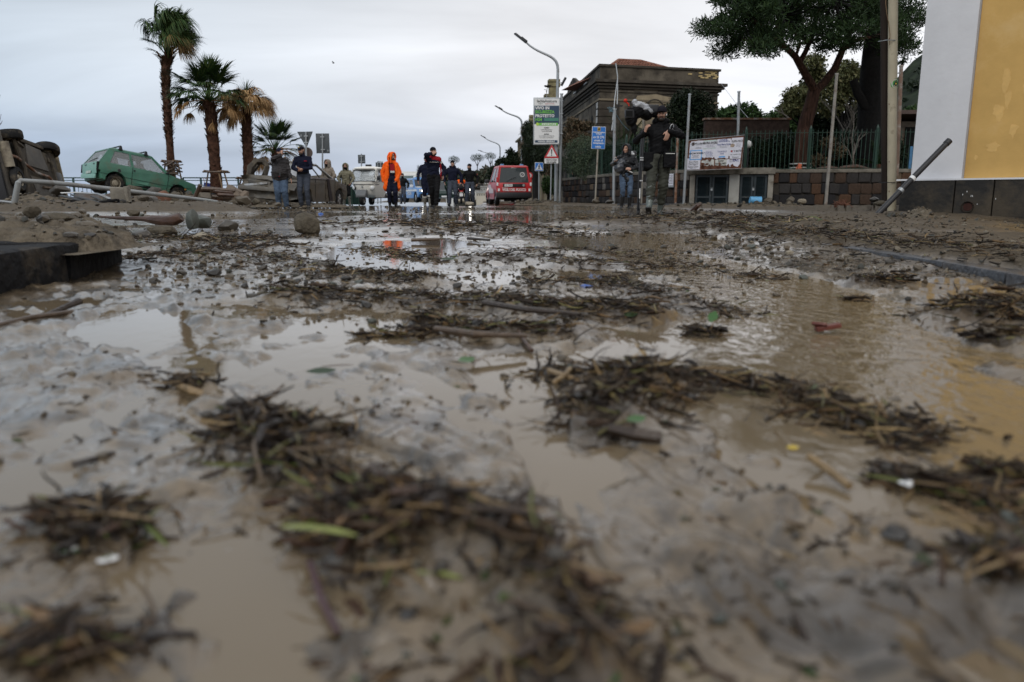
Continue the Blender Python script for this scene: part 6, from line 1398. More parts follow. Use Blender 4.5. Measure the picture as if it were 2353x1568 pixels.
  s_=MB();s_.box(o + R @ Vector((0,-.065,-.088)),(.088,.285,.022),R);s_.build('sole',M_DARK,bt,bevel=.008)
 # jacket
 jm=g('jacket')
 if jm:
  jr=g('jr',1.);hem=g('hem',-.10);P_=[]
  c1=hip + Vector((0,-belly * .35,.14)) + lean * .3
  for s in (1,-1):
   P_ += [('c',hip + Vector((s * .075,-belly * .15,hem)) + lean * -.05,c1 + Vector((s * .07,0,0)),(.094 + belly * .35) * jr,(.092 + belly * .45) * jr),('c',c1 + Vector((s * .07,0,0)),chest + Vector((s * .085,.0,.02)),(.092 + belly * .45) * jr,.102 * jr)]
  P_ += [('c',chest + Vector((0,.01,0)),neck - Vector((0,-.01,.03)),.128 * jr,.078),('c',sh[0],neck + Vector((0,.012,-.045)),.060 * jr,.066),('c',sh[1],neck + Vector((0,.012,-.045)),.060 * jr,.066),('c',chest,c1,.125 * jr,(.115 + belly * .6) * jr)]
  if g('collar',True):P_ += [('c',neck - Vector((0,0,.02)),neck + HR @ Vector((0,.0,.045)),.078,.075)]
  for (a,e,h) in arms:P_ += [('c',a,e,.064 * jr,.055 * jr),('c',e,e + (h - e) * .93,.055 * jr,.044 * jr)]
  J=blob('jacket',P_,jm,t,g('jvox',.0145),3,g('jfold',.010),g('jfs',(7,14)))
  if g('hood'):
   hp=[]
   for q in range(15):
    an=pi * (q / 14) * 1.0
    for rr_,yy in ((.112,-.055),(.118,.0),(.110,.06)):hp.append(('e',hc + HR @ Vector((rr_ * .92 * math.cos(an),yy,rr_ * math.sin(an) * 1.08 - .0)),(.028,.034,.028)))
   for s in (1,-1):
    for zz in (-.03,-.07,-.11,-.14):hp += [('e',hc + HR @ Vector((s * .10,-.035 + .01 * zz,zz)),(.026,.045,.035)),('e',hc + HR @ Vector((s * .092,.04,zz)),(.03,.05,.035))]
   hp += [('e',hc + HR @ Vector((0,.085,-.02)),(.095,.05,.12)),('c',neck + Vector((0,.05,.0)),hc + Vector((0,.08,-.05)),.10,.09)]
   blob('hood',hp,g('hoodm',jm),t,.011,3,.003)
  elif g('hoodback'):blob('hood',[('e',neck + Vector((0,.07,.02)),(.15,.085,.07)),('e',neck + Vector((.09,.02,.03)),(.05,.06,.05)),('e',neck + Vector((-.09,.02,.03)),(.05,.06,.05))],g('hoodm',jm),t,.012,3,.006)
 return t,dict(hip=hip,chest=chest,neck=neck,hc=hc,HR=HR,arms=arms,legs=legs)
def fab(n,c,r=.75,v=.15,**k):return mat(n,c,rough=r,var=v,scale=9,bump=.15,bscale=60,spec=.09,**k)
F_BLK=fab('black_fabric',(.0085,.0085,.0095),.62);F_NAVY=fab('navy_fabric',(.011,.014,.028));F_NAVY2=fab('dark_navy_suit',(.010,.012,.026));F_GREYT=fab('slate_trousers',(.055,.064,.085));F_JEAN=fab('blue_jeans',(.070,.102,.155),v=.45)
F_ORG=fab('hi_vis_orange',(.92,.13,.012),.55,.08);F_BEIGE=fab('beige_parka',(.22,.185,.150));F_OLV=fab('olive_beige_parka',(.22,.205,.145));F_PUFF=fab('grey_puffer',(.040,.037,.038),.45,.2)
F_WAD=fab('olive_waders',(.050,.052,.042),.55,.25);F_RUB=mat('grey_green_rubber',(.115,.135,.125),rough=.3,var=.25,scale=4,dirt=.2);F_RED=fab('red_fabric',(.30,.015,.022));F_REFL=mat('reflective_band',(.55,.55,.52),rough=.35,var=.15,scale=30);F_GREYB=mat('grey_boot',(.20,.20,.18),rough=.5,var=.2,dirt=.3)
F_CAP=fab('dark_cap',(.014,.013,.018));F_BEAN=fab('black_knit',(.010,.010,.012),.9)
def band(t,a,b,fr,r,m=F_REFL,w=.03,name='reflective_band'):
 a=Vector(a);b=Vector(b);c=a.lerp(b,fr);d=(b - a).normalized() * w;q=MB();q.tube([c - d,c + d],r,14);return q.build(name,m,t)
def foot(u,v,Y):p=at(u,v,Y);return Vector((p.x,Y,0.))
# cameraman striding towards us
def cameraman():
 Y=12.75;p=foot(1508,490,Y);K=.00727
 S=dict(hip=(0,0,.93),lean=(.03,-.02,0),sw=.205,hyaw=-.25,hpitch=.12,hands=((.085,-.36,1.345),(-.27,-.22,1.33)),poles=((1,.25,-.35),(-.6,.6,-.6)),hdir=((-.25,-.18,-.9),(.2,-.3,.85)),hnrm=((-.3,.9,0),(.9,.2,.2)),hside=(-1,1),curl=(.28,.75),fr=.010,
             feet=((.085,.12,.0,.12),(-.185,-.34,.05,-.25,-.42)),vox=.0085,hat='cap',hatm=F_CAP,beard=True,trousers=F_WAD,tr=1.14,tlen=.62,tfold=.016,boot=.86,bootm=F_RUB,jacket=F_BLK,jr=1.14,hem=-.06,jfold=.014,hoodback=True,jvox=.012)
 t,J=person('bearded cameraman in black cap, jacket and olive waders striding towards the viewer',p,0,S,1.73)
 for x,z,sx,sz in ((.155,.90,.20,.25),(-.185,.88,.16,.30)):
  blob('waist_pouch',[('b',(x,-.155 if x > 0 else -.10,z),(sx,.11,sz)),('e',(x,-.16,z - sz * .3),(sx * .5,.06,.05))],F_BLK,t,.012,4,.006)
 b=MB();b.tube([(.02,-.19,1.0),(-.03,-.20,.86),(-.02,-.19,.76)],.022,6,flat=.5);b.build('hanging_strap',F_BLK,t)
 b=MB();b.box((.155,-.215,1.0),(.15,.004,.012));b.build('pouch_zip',F_REFL,t)
 c=J['neck'] + Vector((.145,-.125,-.085));b=MB();b.tube([c + Vector((.028 * math.cos(a) + .012 * math.sin(a),-.01,.052 * math.sin(a))) for a in [k * pi / 7 for k in range(14)]],.006,6);b.build('carabiner',M_ALLOY,t)
 b=MB();b.tube([c + Vector((-.04,.03,.05)),c,c + Vector((.03,.03,-.09)),c + Vector((.08,.11,-.2))],.018,6,flat=.4);b.build('shoulder_strap',F_BLK,t)
 hc,HR=J['hc'],J['HR'];b=MB();b.tube([hc + HR @ Vector((.085,-.01,-.005)),hc + HR @ Vector((.080,-.022,-.032))],.007,6);b.build('earbud',M_WHITE,t)
 b=MB();q=J['arms'][0][2] + Vector((-.035,-.01,-.10));b.lathe([(.013,-.004),(.016,0),(.013,.004)],q,12,rot3(y=.2));b.build('ring',M_ALLOY,t)
 X=lambda u:(u - 1508) * K;Z=lambda v:.27 + (458 - v) * K
 c=T('video_camera','shoulder video camera in a black rain cover with clear grey top, carried by the cameraman','camera',None,(p.x,p.y,0))
 yb=-.06
 blob('rain_cover',[('e',(X(1455),yb - .02,Z(268)),(.13,.14,.11),rot3(y=.25)),('e',(X(1440),yb - .07,Z(280)),(.085,.11,.16),rot3(y=-.25)),('e',(X(1477),yb,Z(272)),(.10,.12,.095)),('c',(X(1446),yb - .06,Z(285)),(X(1452),yb - .07,Z(322)),.070,.015),('c',(X(1500),yb + .04,Z(272)),(X(1470),yb,Z(265)),.075,.10)],F_BLK,c,.012,2,.020,(10,12))
 blob('clear_cover',[('e',(X(1465),yb - .015,Z(256)),(.13,.12,.068),rot3(y=.18)),('c',(X(1448),yb - .1,Z(252)),(X(1484),yb - .07,Z(268)),.055,.045)],mat('grey_film',(.33,.34,.36),rough=.22,var=.35,scale=9),c,.012,2,.022,(14,14))
 b=MB();b.box((X(1436),yb - .17,Z(275)),(.15,.05,.13),rot3(z=.25,x=-.1));b.build('lens_hood',M_BLACK,c,bevel=.012);b=MB();b.box((X(1436) - .006,yb - .198,Z(275)),(.11,.01,.09),rot3(z=.25,x=-.1));b.build('lens',M_HOLE,c)
 b=MB();b.sph((X(1428),yb - .10,Z(246)),.030,12,8);b.tube([(X(1428),yb - .1,Z(248)),(X(1436),yb - .09,Z(254))],.012,6);b.build('microphone_tip',mat('red_foam',(.52,.035,.02),rough=.7,var=.2),c)
 b=MB();b.sph((X(1434),yb - .19,Z(258)),.011,8,6);b.build('tally_dot',mat('red_foam',()),c)
 b=MB();b.box((X(1490),yb + .03,Z(262)),(.20,.13,.13));b.build('camera_body',M_BLACK,c,bevel=.02)
 tp=T('tripod','closed black camera tripod hanging upright beside the cameraman','tripod',None,(p.x + X(1464),p.y - .2,0))
 b=MB()
 for dx,dy in ((-.012,0),(.014,-.01),(.0,.02)):b.tube([(dx * 1.2 - .012,dy,.06),(dx + .0,dy,.70),(.038 + dx,dy + .06,1.36)],[.012,.016,.020],8)
 b.build('leg',M_BLACK,tp)
 for z in (.92,.885,.56):b=MB();b.box((.016,-.01,z),(.055,.05,.022));b.build('leg_clamp',M_ALLOY,tp,bevel=.006)
 b=MB();b.box((-.0,-.02,.36),(.016,.012,.16));b.build('white_label',M_WHITE,tp);b=MB();b.box((.006,-.014,.22),(.014,.012,.20));b.build('white_label',M_WHITE,tp)
 b=MB();b.sph((-.012,0,.05),(.03,.03,.035),8,6);b.build('foot',M_DARK,tp)
cameraman()
def poncho_man():
 Y=21.5;p=foot(1437,480,Y)
 S=dict(hip=(0,0,.93),lean=(0,-.03,0),hyaw=-.7,hands=((.10,-.20,1.10),(-.34,-.18,1.28)),poles=((1,.3,-.5),(-.7,.5,-.6)),hdir=((-.8,-.3,.1),(-.1,-.2,.9)),hnrm=((0,.9,-.3),(.3,-.9,0)),feet=((.11,.02,0,.2),(-.11,0,0,-.2)),trousers=F_JEAN,tlen=.5,boot=.78,jacket=mat('wet_black_poncho',(.010,.011,.013),spec=.25,rough=.35,var=.2),jr=1.22,hem=-.26,jfold=.02,hood=True,scarf=None)
 t,J=person('man in wet black poncho and jeans holding up a small camera by the wall',p,0,S,1.72)
 blob('poncho_drape',[('e',(-.22,-.08,1.15),(.15,.15,.17)),('c',(-.15,-.08,1.28),(-.28,-.1,1.08),.12,.07)],mat('poncho_sheen',(.045,.05,.06),rough=.3,var=.3),t,.014,3,.015)
 b=MB();b.box((.07,-.205,1.03),(.15,.02,.02),rot3(y=.35));b.build('white_cuff',M_WHITE,t)
 c=T('action_camera','small grey camera held up in the hand of the poncho man','camera',None,p + Vector((-.345,-.24,1.31)));b=MB();b.box((0,0,.03),(.05,.05,.085));b.build('camera_body',M_STEEL,c,bevel=.008);b=MB();b.lathe([(0,.01),(.014,.01),(.018,0)],(0,-.026,.045),12,rot3(x=pi / 2));b.build('lens',M_HOLE,c)
 c=T('camera_backpack','white plastic wrapped pack with black top behind the shoulder of the poncho man','bag',None,p + Vector((.17,.12,1.2)));blob('plastic_wrap',[('e',(0,0,.12),(.11,.10,.21)),('e',(-.03,-.04,.28),(.10,.08,.09))],mat('white_plastic_wrap',(.55,.56,.57),rough=.25,var=.3,scale=14),c,.014,2,.03,(14,14));blob('black_top',[('e',(.05,-.05,.30),(.07,.06,.08))],M_BLACK,c,.014,2,.02)
poncho_man()
def watcher():
 p=at(1327,351,34.9);t,J=person('bald man watching over the fence among the bushes, only his head showing',(p.x,35.3,p.z - 1.66),0,dict(hands=((.2,-.05,.85),(-.2,-.05,.85)),feet=((.1,0,0),(-.1,0,0)),hyaw=.15,trousers=F_BLK,jacket=F_BLK),1.74)
watcher()
def puffer():
 p=foot(648,472,22.6)
 S=dict(hip=(0,.02,.91),lean=(.0,.03,0),sw=.205,belly=.16,hyaw=.75,hands=((.30,-.10,.86),(.065,-.16,1.555)),poles=((.6,.6,0),(-.9,-.35,-.5)),hdir=((.25,-.2,-.9),(.15,.1,.8)),hnrm=((-.9,0,0),(.3,.9,0)),curl=(.25,.75),feet=((.13,-.02,0,.55),(-.085,.02,0,.1)),hat='beanie',hatm=F_NAVY2,trousers=F_JEAN,tr=1.28,tlen=.95,boot=.1,jacket=F_PUFF,jr=1.12,hem=.0,jfold=.022,jfs=(2.2,30))
 t,J=person('heavy man in grey quilted jacket and jeans talking on a phone by the wreck',p,.18,S,1.72)
 b=MB();q=J['arms'][1][2];b.box(q + Vector((-.02,.03,.05)),(.02,.05,.13),rot3(x=.3));b.build('phone',M_BLACK,t,bevel=.006)
 b=MB();hc,HR=J['hc'],J['HR'];b.tube([hc + HR @ Vector((-.06,-.085,.01)),hc + HR @ Vector((.0,-.105,.012)),hc + HR @ Vector((.06,-.085,.01)),hc + HR @ Vector((.08,.0,.015))],.004,4);b.build('glasses',M_BLACK,t)
 b=MB();b.box((.02,-.31,.98),(.05,.005,.10),rot3(y=.2));b.build('pocket',M_BLACK,t);b=MB();b.box((-.005,-.315,.925),(.02,.004,.02));b.build('zip_tag',F_RED,t)
puffer()
def officer():
 p=foot(701,471,22.9)
 S=dict(hip=(0,0,.93),lean=(0,-.01,0),sw=.215,hyaw=-.35,hpitch=.25,hands=((.045,-.27,1.105),(-.075,-.25,1.06)),poles=((1,.4,-.3),(-1,.4,-.3)),hdir=((-.7,-.35,.1),(.7,-.35,.0)),hnrm=((0,.4,.9),(0,.4,.9)),curl=(.5,.5),feet=((.105,0,0,.2),(-.105,0,0,-.15)),hat='peaked',hatm=F_CAP,beard=True,trousers=F_GREYT,tr=1.02,boot=.12,jacket=F_NAVY2,jr=1.06,hem=.03,jfold=.012)
 t,J=person('policeman in dark navy jacket, peaked cap and slate trousers looking at his hands',p,0,S,1.78)
 b=MB();b.sph(J['hc'] + Vector((-.03,-.115,.082)),(.016,.008,.022),8,6);b.build('cap_badge',mat('brass_badge',(.50,.40,.16),metal=.5),t)
 b=MB();b.box(J['chest'] + Vector((.11,-.148,.03)),(.085,.012,.022),rot3(z=.2));b.build('name_tape',F_RED,t);b=MB();b.box((0,-.135,1.0),(.30,.02,.04));b.build('belt',F_BLK,t)
officer()
def hooded(u,Y,label,m,H,tro,rz=0.,scarf=None,boots=M_BOOT):
 p=foot(u,468,Y);S=dict(hands=((.22,-.13,.95),(-.22,-.13,.95)),poles=((1,.5,0),(-1,.5,0)),feet=((.12,0,0,.2),(-.12,0,0,-.2)),trousers=tro,boot=.75,tlen=.55,jacket=m,jr=1.22,hem=-.08,hood=True,jfold=.016,scarf=scarf,bare_hands=True,hyaw=-.1,bootm=boots)
 return person(label,p,rz,S,H)
hooded(757.5,29.5,'man in a beige hooded rain parka looking left from behind the crushed car',F_BEIGE,1.72,F_BLK,-.55,F_BEAN)
t,J=hooded(797.5,31.5,'man in an olive hooded parka with hands in pockets beside the three wheeler',F_OLV,1.68,F_BLK,.05,F_BEAN,F_GREYB)
for s in (-1,1):b=MB();b.tube([(s * .175,-.12,1.28),(s * .20,-.15,1.05)],[.03,.045],8,flat=.4);b.build('black_side_panel',F_BLK,t)
def orange_man():
 p=foot(902,474.5,25.5)
 S=dict(hands=((.16,-.12,.90),(-.27,.0,.88)),poles=((1,.4,-.2),(-1,.3,-.2)),feet=((.12,.0,0,.75),(-.085,.03,0,.25)),hyaw=.85,trousers=F_NAVY2,tr=1.12,boot=.38,tlen=.75,jacket=F_NAVY2,jr=.95,hem=.02,beard=True,lean=(0,-.02,0))
 t,J=person('rescue worker in a long open hi-vis orange hooded coat over navy overalls',p,.12,S,1.74)
 hip,chest,neck=J['hip'],J['chest'],J['neck']
 P_=[]
 for s in (-1,1):
  P_ += [('c',Vector((s * .17,.03,.64)),chest + Vector((s * .11,.02,.02)),.115,.088),('c',Vector((s * .12,.12,.64)),chest + Vector((s * .07,.07,.05)),.10,.10)]
 P_ += [('c',Vector((-.20,-.06,.64)),chest + Vector((-.12,-.07,.02)),.085,.075),('c',Vector((.235,-.06,.64)),chest + Vector((.14,-.07,.02)),.06,.06),('c',J['arms'][0][0],neck,.072,.08),('c',J['arms'][1][0],neck,.072,.08),('c',chest + Vector((0,.05,.05)),neck + Vector((0,.04,.0)),.12,.09)]
 for (a,e,h) in J['arms']:P_ += [('c',a,e,.076,.072),('c',e,e + (h - e) * 1.05,.072,.068)]
 P_=[q for q in P_]
 blob('orange_coat',P_,F_ORG,t,.0145,3,.018,(8,5))
 hc,HR=J['hc'],J['HR'];hp=[]
 for q in range(15):
  an=pi * q / 14
  for rr_,yy in ((.118,-.085),(.126,-.03),(.120,.05)):hp.append(('e',hc + HR @ Vector((rr_ * .92 * math.cos(an),yy,rr_ * math.sin(an) * 1.12)),(.026,.036,.026)))
 for s in (1,-1):
  for zz in (-.03,-.07,-.11,-.15,-.19):hp += [('e',hc + HR @ Vector((s * .108,-.055 + .02 * zz,zz)),(.026,.05,.035)),('e',hc + HR @ Vector((s * .10,.04,zz)),(.03,.05,.035))]
 hp += [('e',hc + HR @ Vector((0,.09,-.02)),(.10,.05,.13)),('c',neck + Vector((0,.05,.0)),hc + HR @ Vector((0,.09,-.05)),.11,.10)]
 blob('orange_hood',hp,F_ORG,t,.012,3,.006)
 b=MB();b.prism([chest + Vector((-.055,-.150,.10)),chest + Vector((.10,-.150,.10)),chest + Vector((.10,-.150,-.12)),chest + Vector((-.035,-.150,-.12))],(0,.01,0));b.build('red_vest',F_RED,t)
 b=MB();b.prism([chest + Vector((-.035,-.156,-.12)),chest + Vector((.10,-.156,-.12)),chest + Vector((.10,-.156,-.18)),chest + Vector((-.03,-.156,-.18))],(0,.01,0));b.build('reflective_band',F_REFL,t)
 for a,kk,f in J['legs']:band(t,a,f,.60,.098)
orange_man()
def saluting():
 p=foot(998,475,23.8)
 S=dict(hip=(0,.0,.93),lean=(-.02,-.03,0),twist=.5,hyaw=.55,hands=((.27,-.05,.95),(-.085,-.17,1.575)),poles=((1,.3,0),(-.8,-.5,-.5)),hdir=((0,-.2,-.9),(.75,-.1,.25)),hnrm=((-.9,0,0),(.1,.9,-.3)),hside=(1,-1),curl=(.6,.15),feet=((.03,-.16,0,.95),(-.02,.20,.02,.9)),hat='beanie',hatm=F_BEAN,scarf=F_BEAN,trousers=F_BLK,tr=1.12,boot=.35,jacket=F_NAVY2,jr=1.18,hem=-.04,jfold=.018)
 t,J=person('man in navy and red jacket and black mask shading his eyes with one hand',p,.25,S,1.80)
 ch,nk=J['chest'],J['neck']
 blob('red_yoke',[('c',ch + Vector((-.13,.0,.10)),ch + Vector((.15,-.0,.10)),.105,.100),('e',nk + Vector((.0,.02,-.05)),(.17,.125,.085))],F_RED,t,.014,2,.010)
 b=MB();b.tube([ch + Vector((-.13,-.135,.02)),ch + Vector((0,-.165,.02)),ch + Vector((.14,-.14,.02))],.025,6,flat=.35);b.build('reflective_band',F_REFL,t)
 b=MB();b.tube([ch + Vector((.20,-.02,.0)),(.215,-.03,1.08),(.20,-.03,.86)],.028,6);b.build('red_side_stripe',F_RED,t)
 q=J['arms'][0];band(t,q[0],q[1],.45,.080,F_REFL)
saluting()
def navy_man():
 p=foot(981,470,28.6)
 S=dict(hands=((.28,-.05,.92),(-.30,-.06,.90)),feet=((.10,-.10,0,.1),(-.06,.12,.0,0)),hyaw=.5,hat='cap',hatm=F_NAVY,beard=True,trousers=F_NAVY2,tr=1.08,tlen=.55,boot=.52,bootm=F_GREYB,jacket=F_NAVY2,jr=1.10,hem=-.02)
 t,J=person('rescuer in navy overalls and grey boots half hidden behind the saluting man',p,.2,S,1.80)
 for a,kk,f in J['legs']:band(t,kk,f,.30,.088)
navy_man()
def walker(u,Y,label,rz,face,arm,beardd,H,**k):
 p=foot(u,470,Y)
 S=dict(hip=(0,0,.92),hands=((.31,-.06,.92),(-.31,-.10,.92)),poles=((1,.6,0),(-1,.6,0)),feet=((.12,.10,.0,.15),(-.13,-.18,.0,-.15,-.25)),hyaw=face,hat='beanie',hatm=F_BEAN,beard=beardd,trousers=F_GREYT,tr=1.12,boot=.15,jacket=F_BLK,jr=1.18,hem=-.08,sw=.20);S.update(k)
 return person(label,p,rz,S,H)
walker(1041,31.2,'policeman in long black coat and knit cap walking towards the viewer',0,.05,0,False,1.78,jacket=F_NAVY2,hem=-.16,hoodback=True)
t,J=walker(1080,33.2,'policeman in black padded jacket and knit cap striding with face turned aside',.1,-.75,0,True,1.74,feet=((.16,.10,.0,.2),(-.15,-.12,.03,-.3,-.35)),scarf=None)
b=MB();b.sph(J['arms'][0][0].lerp(J['arms'][0][1],.4) + Vector((.07,-.03,0)),(.012,.035,.045),10,6);b.build('arm_badge',mat('badge_red',(.45,.05,.04)),t)
walker(926.5,45.5,'officer in black mask and knit cap standing beside the orange coat',-.1,.2,0,False,1.74,scarf=F_BEAN,feet=((.10,0,0,.2),(-.10,0,0,-.2)))
def driver():
 c=APE;q=PM[c.name] @ Vector((-.36,.20,.10));S=dict(hip=(0,0,.68),lean=(0,-.04,0),hands=((.2,-.36,1.05),(-.2,-.36,1.05)),feet=((.12,-.40,.32),(-.12,-.40,.32)),kpole=((0,-1,1),(0,-1,1)),trousers=F_BLK,jacket=fab('driver_jacket',(.05,.055,.065)),hat='beanie',hatm=fab('grey_knit',(.10,.09,.09)),hyaw=-.2,vox=.016)
 e=c.rotation_euler.z;person('driver in dark jacket and grey cap behind the windscreen of the three wheeler',q + Vector((0,0,-.12)),e + pi / 2,S,1.62)
driver()
def rider():
 p=foot(1060,464,46.15);S=dict(hip=(0,0,.86),lean=(0,-.10,0),hands=((.33,-.48,1.08),(-.33,-.48,1.08)),feet=((.22,-.05,.18),(-.22,-.05,.18)),kpole=((.6,-1,.3),(-.6,-1,.3)),trousers=F_BLK,boot=.3,jacket=F_ORG,jr=1.15,hem=0.,vox=.016,bare_hands=True)
 t,J=person('motorcyclist in orange hi-vis jacket and dark helmet seen from behind',p,pi + math.radians(4),S,1.74);blob('helmet',[('e',J['hc'] + Vector((0,.01,.03)),(.125,.145,.14))],M_BLACK,t,.014,2);band(t,J['chest'],J['hip'],.3,.16,F_REFL,.025)
rider()
t_,J_=person('person in dark green jacket standing by the dark car with back turned',foot(1032,466,48),pi,dict(hands=((.2,-.05,.9),(-.2,-.05,.9)),feet=((.1,0,0),(-.1,0,0)),trousers=F_BLK,jacket=fab('green_jacket',(.012,.03,.02)),hat='hair',vox=.016),1.60)
bpy.data.scenes.remove(TMP)
# plants
def leaf_mat(name,cols,rough=.55,trans=.0):
 """each leaf (mesh island) draws its own colour"""
 if name in MATS:return MATS[name]
 m=bpy.data.materials.new(name);m.use_nodes=True;MATS[name]=m;nt=m.node_tree;N=nt.nodes.new;L=nt.links.new;b=nt.nodes['Principled BSDF']
 g=N('ShaderNodeNewGeometry');r=N('ShaderNodeValToRGB');L(g.outputs['Random Per Island'],r.inputs[0]);r.color_ramp.interpolation='CONSTANT' if len(cols) > 6 else 'LINEAR'
 e=r.color_ramp.elements
 for k,c in enumerate(cols):
  p=k / max(1,len(cols) - (0 if len(cols) > 6 else 1));q=e[k] if k < 2 else e.new(min(p,1));q.position=min(p,1);q.color=(*c,1)
 L(r.outputs[0],b.inputs['Base Color']);b.inputs['Roughness'].default_value=rough;b.inputs['Specular IOR Level'].default_value=.16
 return m
L_PALM=leaf_mat('palm_green',[(.020,.045,.014),(.045,.085,.024),(.028,.060,.018),(.085,.11,.03)])
L_DEAD=leaf_mat('palm_dead',[(.28,.155,.062),(.44,.27,.12),(.20,.105,.045),(.50,.34,.16)])
L_MIX=leaf_mat('palm_mixed',[(.022,.048,.015),(.05,.09,.026),(.10,.10,.03),(.15,.085,.035)])
L_PINE=leaf_mat('pine_needles',[(.010,.022,.008),(.022,.044,.013),(.014,.030,.010),(.036,.064,.019)])
L_DARK=leaf_mat('dark_leaves',[(.005,.010,.005),(.013,.022,.009),(.008,.015,.006),(.020,.030,.012)])
L_MID=leaf_mat('mid_green_leaves',[(.014,.034,.010),(.030,.062,.017),(.020,.044,.013),(.048,.082,.024)])
L_OLIVE=leaf_mat('eucalyptus_leaves',[(.050,.060,.024),(.105,.108,.046),(.07,.08,.032),(.15,.135,.06)])
L_GREY=leaf_mat('grey_green_leaves',[(.035,.055,.032),(.075,.10,.060),(.05,.075,.044),(.10,.125,.08)])
L_DRY=leaf_mat('dry_garden_leaves',[(.05,.035,.02),(.12,.085,.05),(.08,.055,.03),(.022,.03,.014)])
M_BARK=mat('pine_bark',(.026,.015,.011),rough=.9,var=.8,scale=16,stretch=(1,1,.16),bump=1.0,bscale=20,tint=(.050,.025,.017))
M_BARK2=mat('blackened_bark',(.0085,.0080,.0075),rough=.85,var=.5,scale=9,bump=.8,bscale=18)
M_PTRUNK=mat('palm_trunk_fibre',(.042,.020,.013),rough=.9,var=.5,scale=10,bump=.9,bscale=26,tint=(.075,.036,.022))
M_PBOOT=leaf_mat('palm_leaf_bases',[(.045,.022,.014),(.12,.065,.04),(.075,.038,.024),(.20,.12,.075)],.85)
def leaf_cloud(blobs,n,size,thin=.45,shell=.55,seed=1,droop=0.):
 """n small leaf faces spread through ellipsoids (centre, radii); clumped, with gaps"""
 r=np.random.default_rng(seed);C=np.array([b[0] for b in blobs]);Rr=np.array([b[1] for b in blobs]);vol=np.prod(Rr,1) ** .72;pk=r.choice(len(blobs),n,p=vol / vol.sum())
 d=r.normal(size=(n,3));d /= np.linalg.norm(d,axis=1,keepdims=True);rad=np.where(r.random(n) < shell,r.uniform(.78,1.04,n),r.uniform(0.2,.9,n) ** .6)
 cl=.5 + .5 * fbm(d[:,0] * 3.1 + pk * 3.7,d[:,2] * 3.1 + d[:,1] * 2.2,seed,3);rad=rad * (.72 + .42 * cl)
 keep=r.random(n) < .35 + 1.1 * cl
 P=C[pk] + d * rad[:,None] * Rr[pk];P=P[keep];n=len(P)
 a=r.normal(size=(n,3));a[:,2] -= droop * 1.5;a /= np.linalg.norm(a,axis=1,keepdims=True);b=np.cross(a,r.normal(size=(n,3)));b /= np.linalg.norm(b,axis=1,keepdims=True)
 L=size * r.uniform(.6,1.4,n)[:,None];W=L * thin
 V=np.stack([P - b * W * .5 * .3,P + a * L * .5 + b * W * .5,P + a * L,P + a * L * .5 - b * W * .5],1).reshape(-1,3);F=np.arange(n * 4).reshape(-1,4);return V,F
def ub(u,v,ru,rv,Y,dy=None):
 c=at(u,v,Y);k=px(Y);return ((c.x,c.y,c.z),(ru * k,(dy if dy else ru * k),rv * k))
def tree(name,label,base,blobs,n,size,m,bark=M_BARK2,cat='tree',group=None,trunk=None,limbs=True,thin=.45,seed=1,shell=.55,tr=.12,droop=0.,leafname='crown'):
 base=Vector(base);t=T(name,label,cat,group,base);V,F=leaf_cloud(blobs,n,size,thin,shell,seed,droop)
 o=link(leafname,mesh_np(leafname,V - np.array(base),F,m),None,t)
 b=MB();top=Vector(blobs[0][0]) - base
 if trunk:b.tube([Vector(p) - base for p in trunk],[tr * (1 - .55 * i / (len(trunk) - 1)) for i in range(len(trunk))],8);st=Vector(trunk[-1]) - base
 else:b.tube([(0,0,-.3),(top.x * .15,top.y * .15,top.z * .35),(top.x * .8,top.y * .8,top.z * .8)],[tr,tr * .8,tr * .4],7);st=Vector((top.x * .3,top.y * .3,top.z * .4))
 if limbs:
  rr=random.Random(seed)
  for c,R in blobs:
   c=Vector(c) - base
   for k in range(2):
    e=c + Vector((rr.uniform(-.6,.6) * R[0],rr.uniform(-.6,.6) * R[1],rr.uniform(-.3,.6) * R[2]));mid=st.lerp(e,.5) + Vector((rr.uniform(-.1,.1),0,rr.uniform(-.1,.15))) * (e - st).length * .5;b.tube([st,mid,e],[tr * .4,tr * .25,tr * .07],5)
 b.build('trunk' if cat == 'tree' else 'stem',bark,t);return t
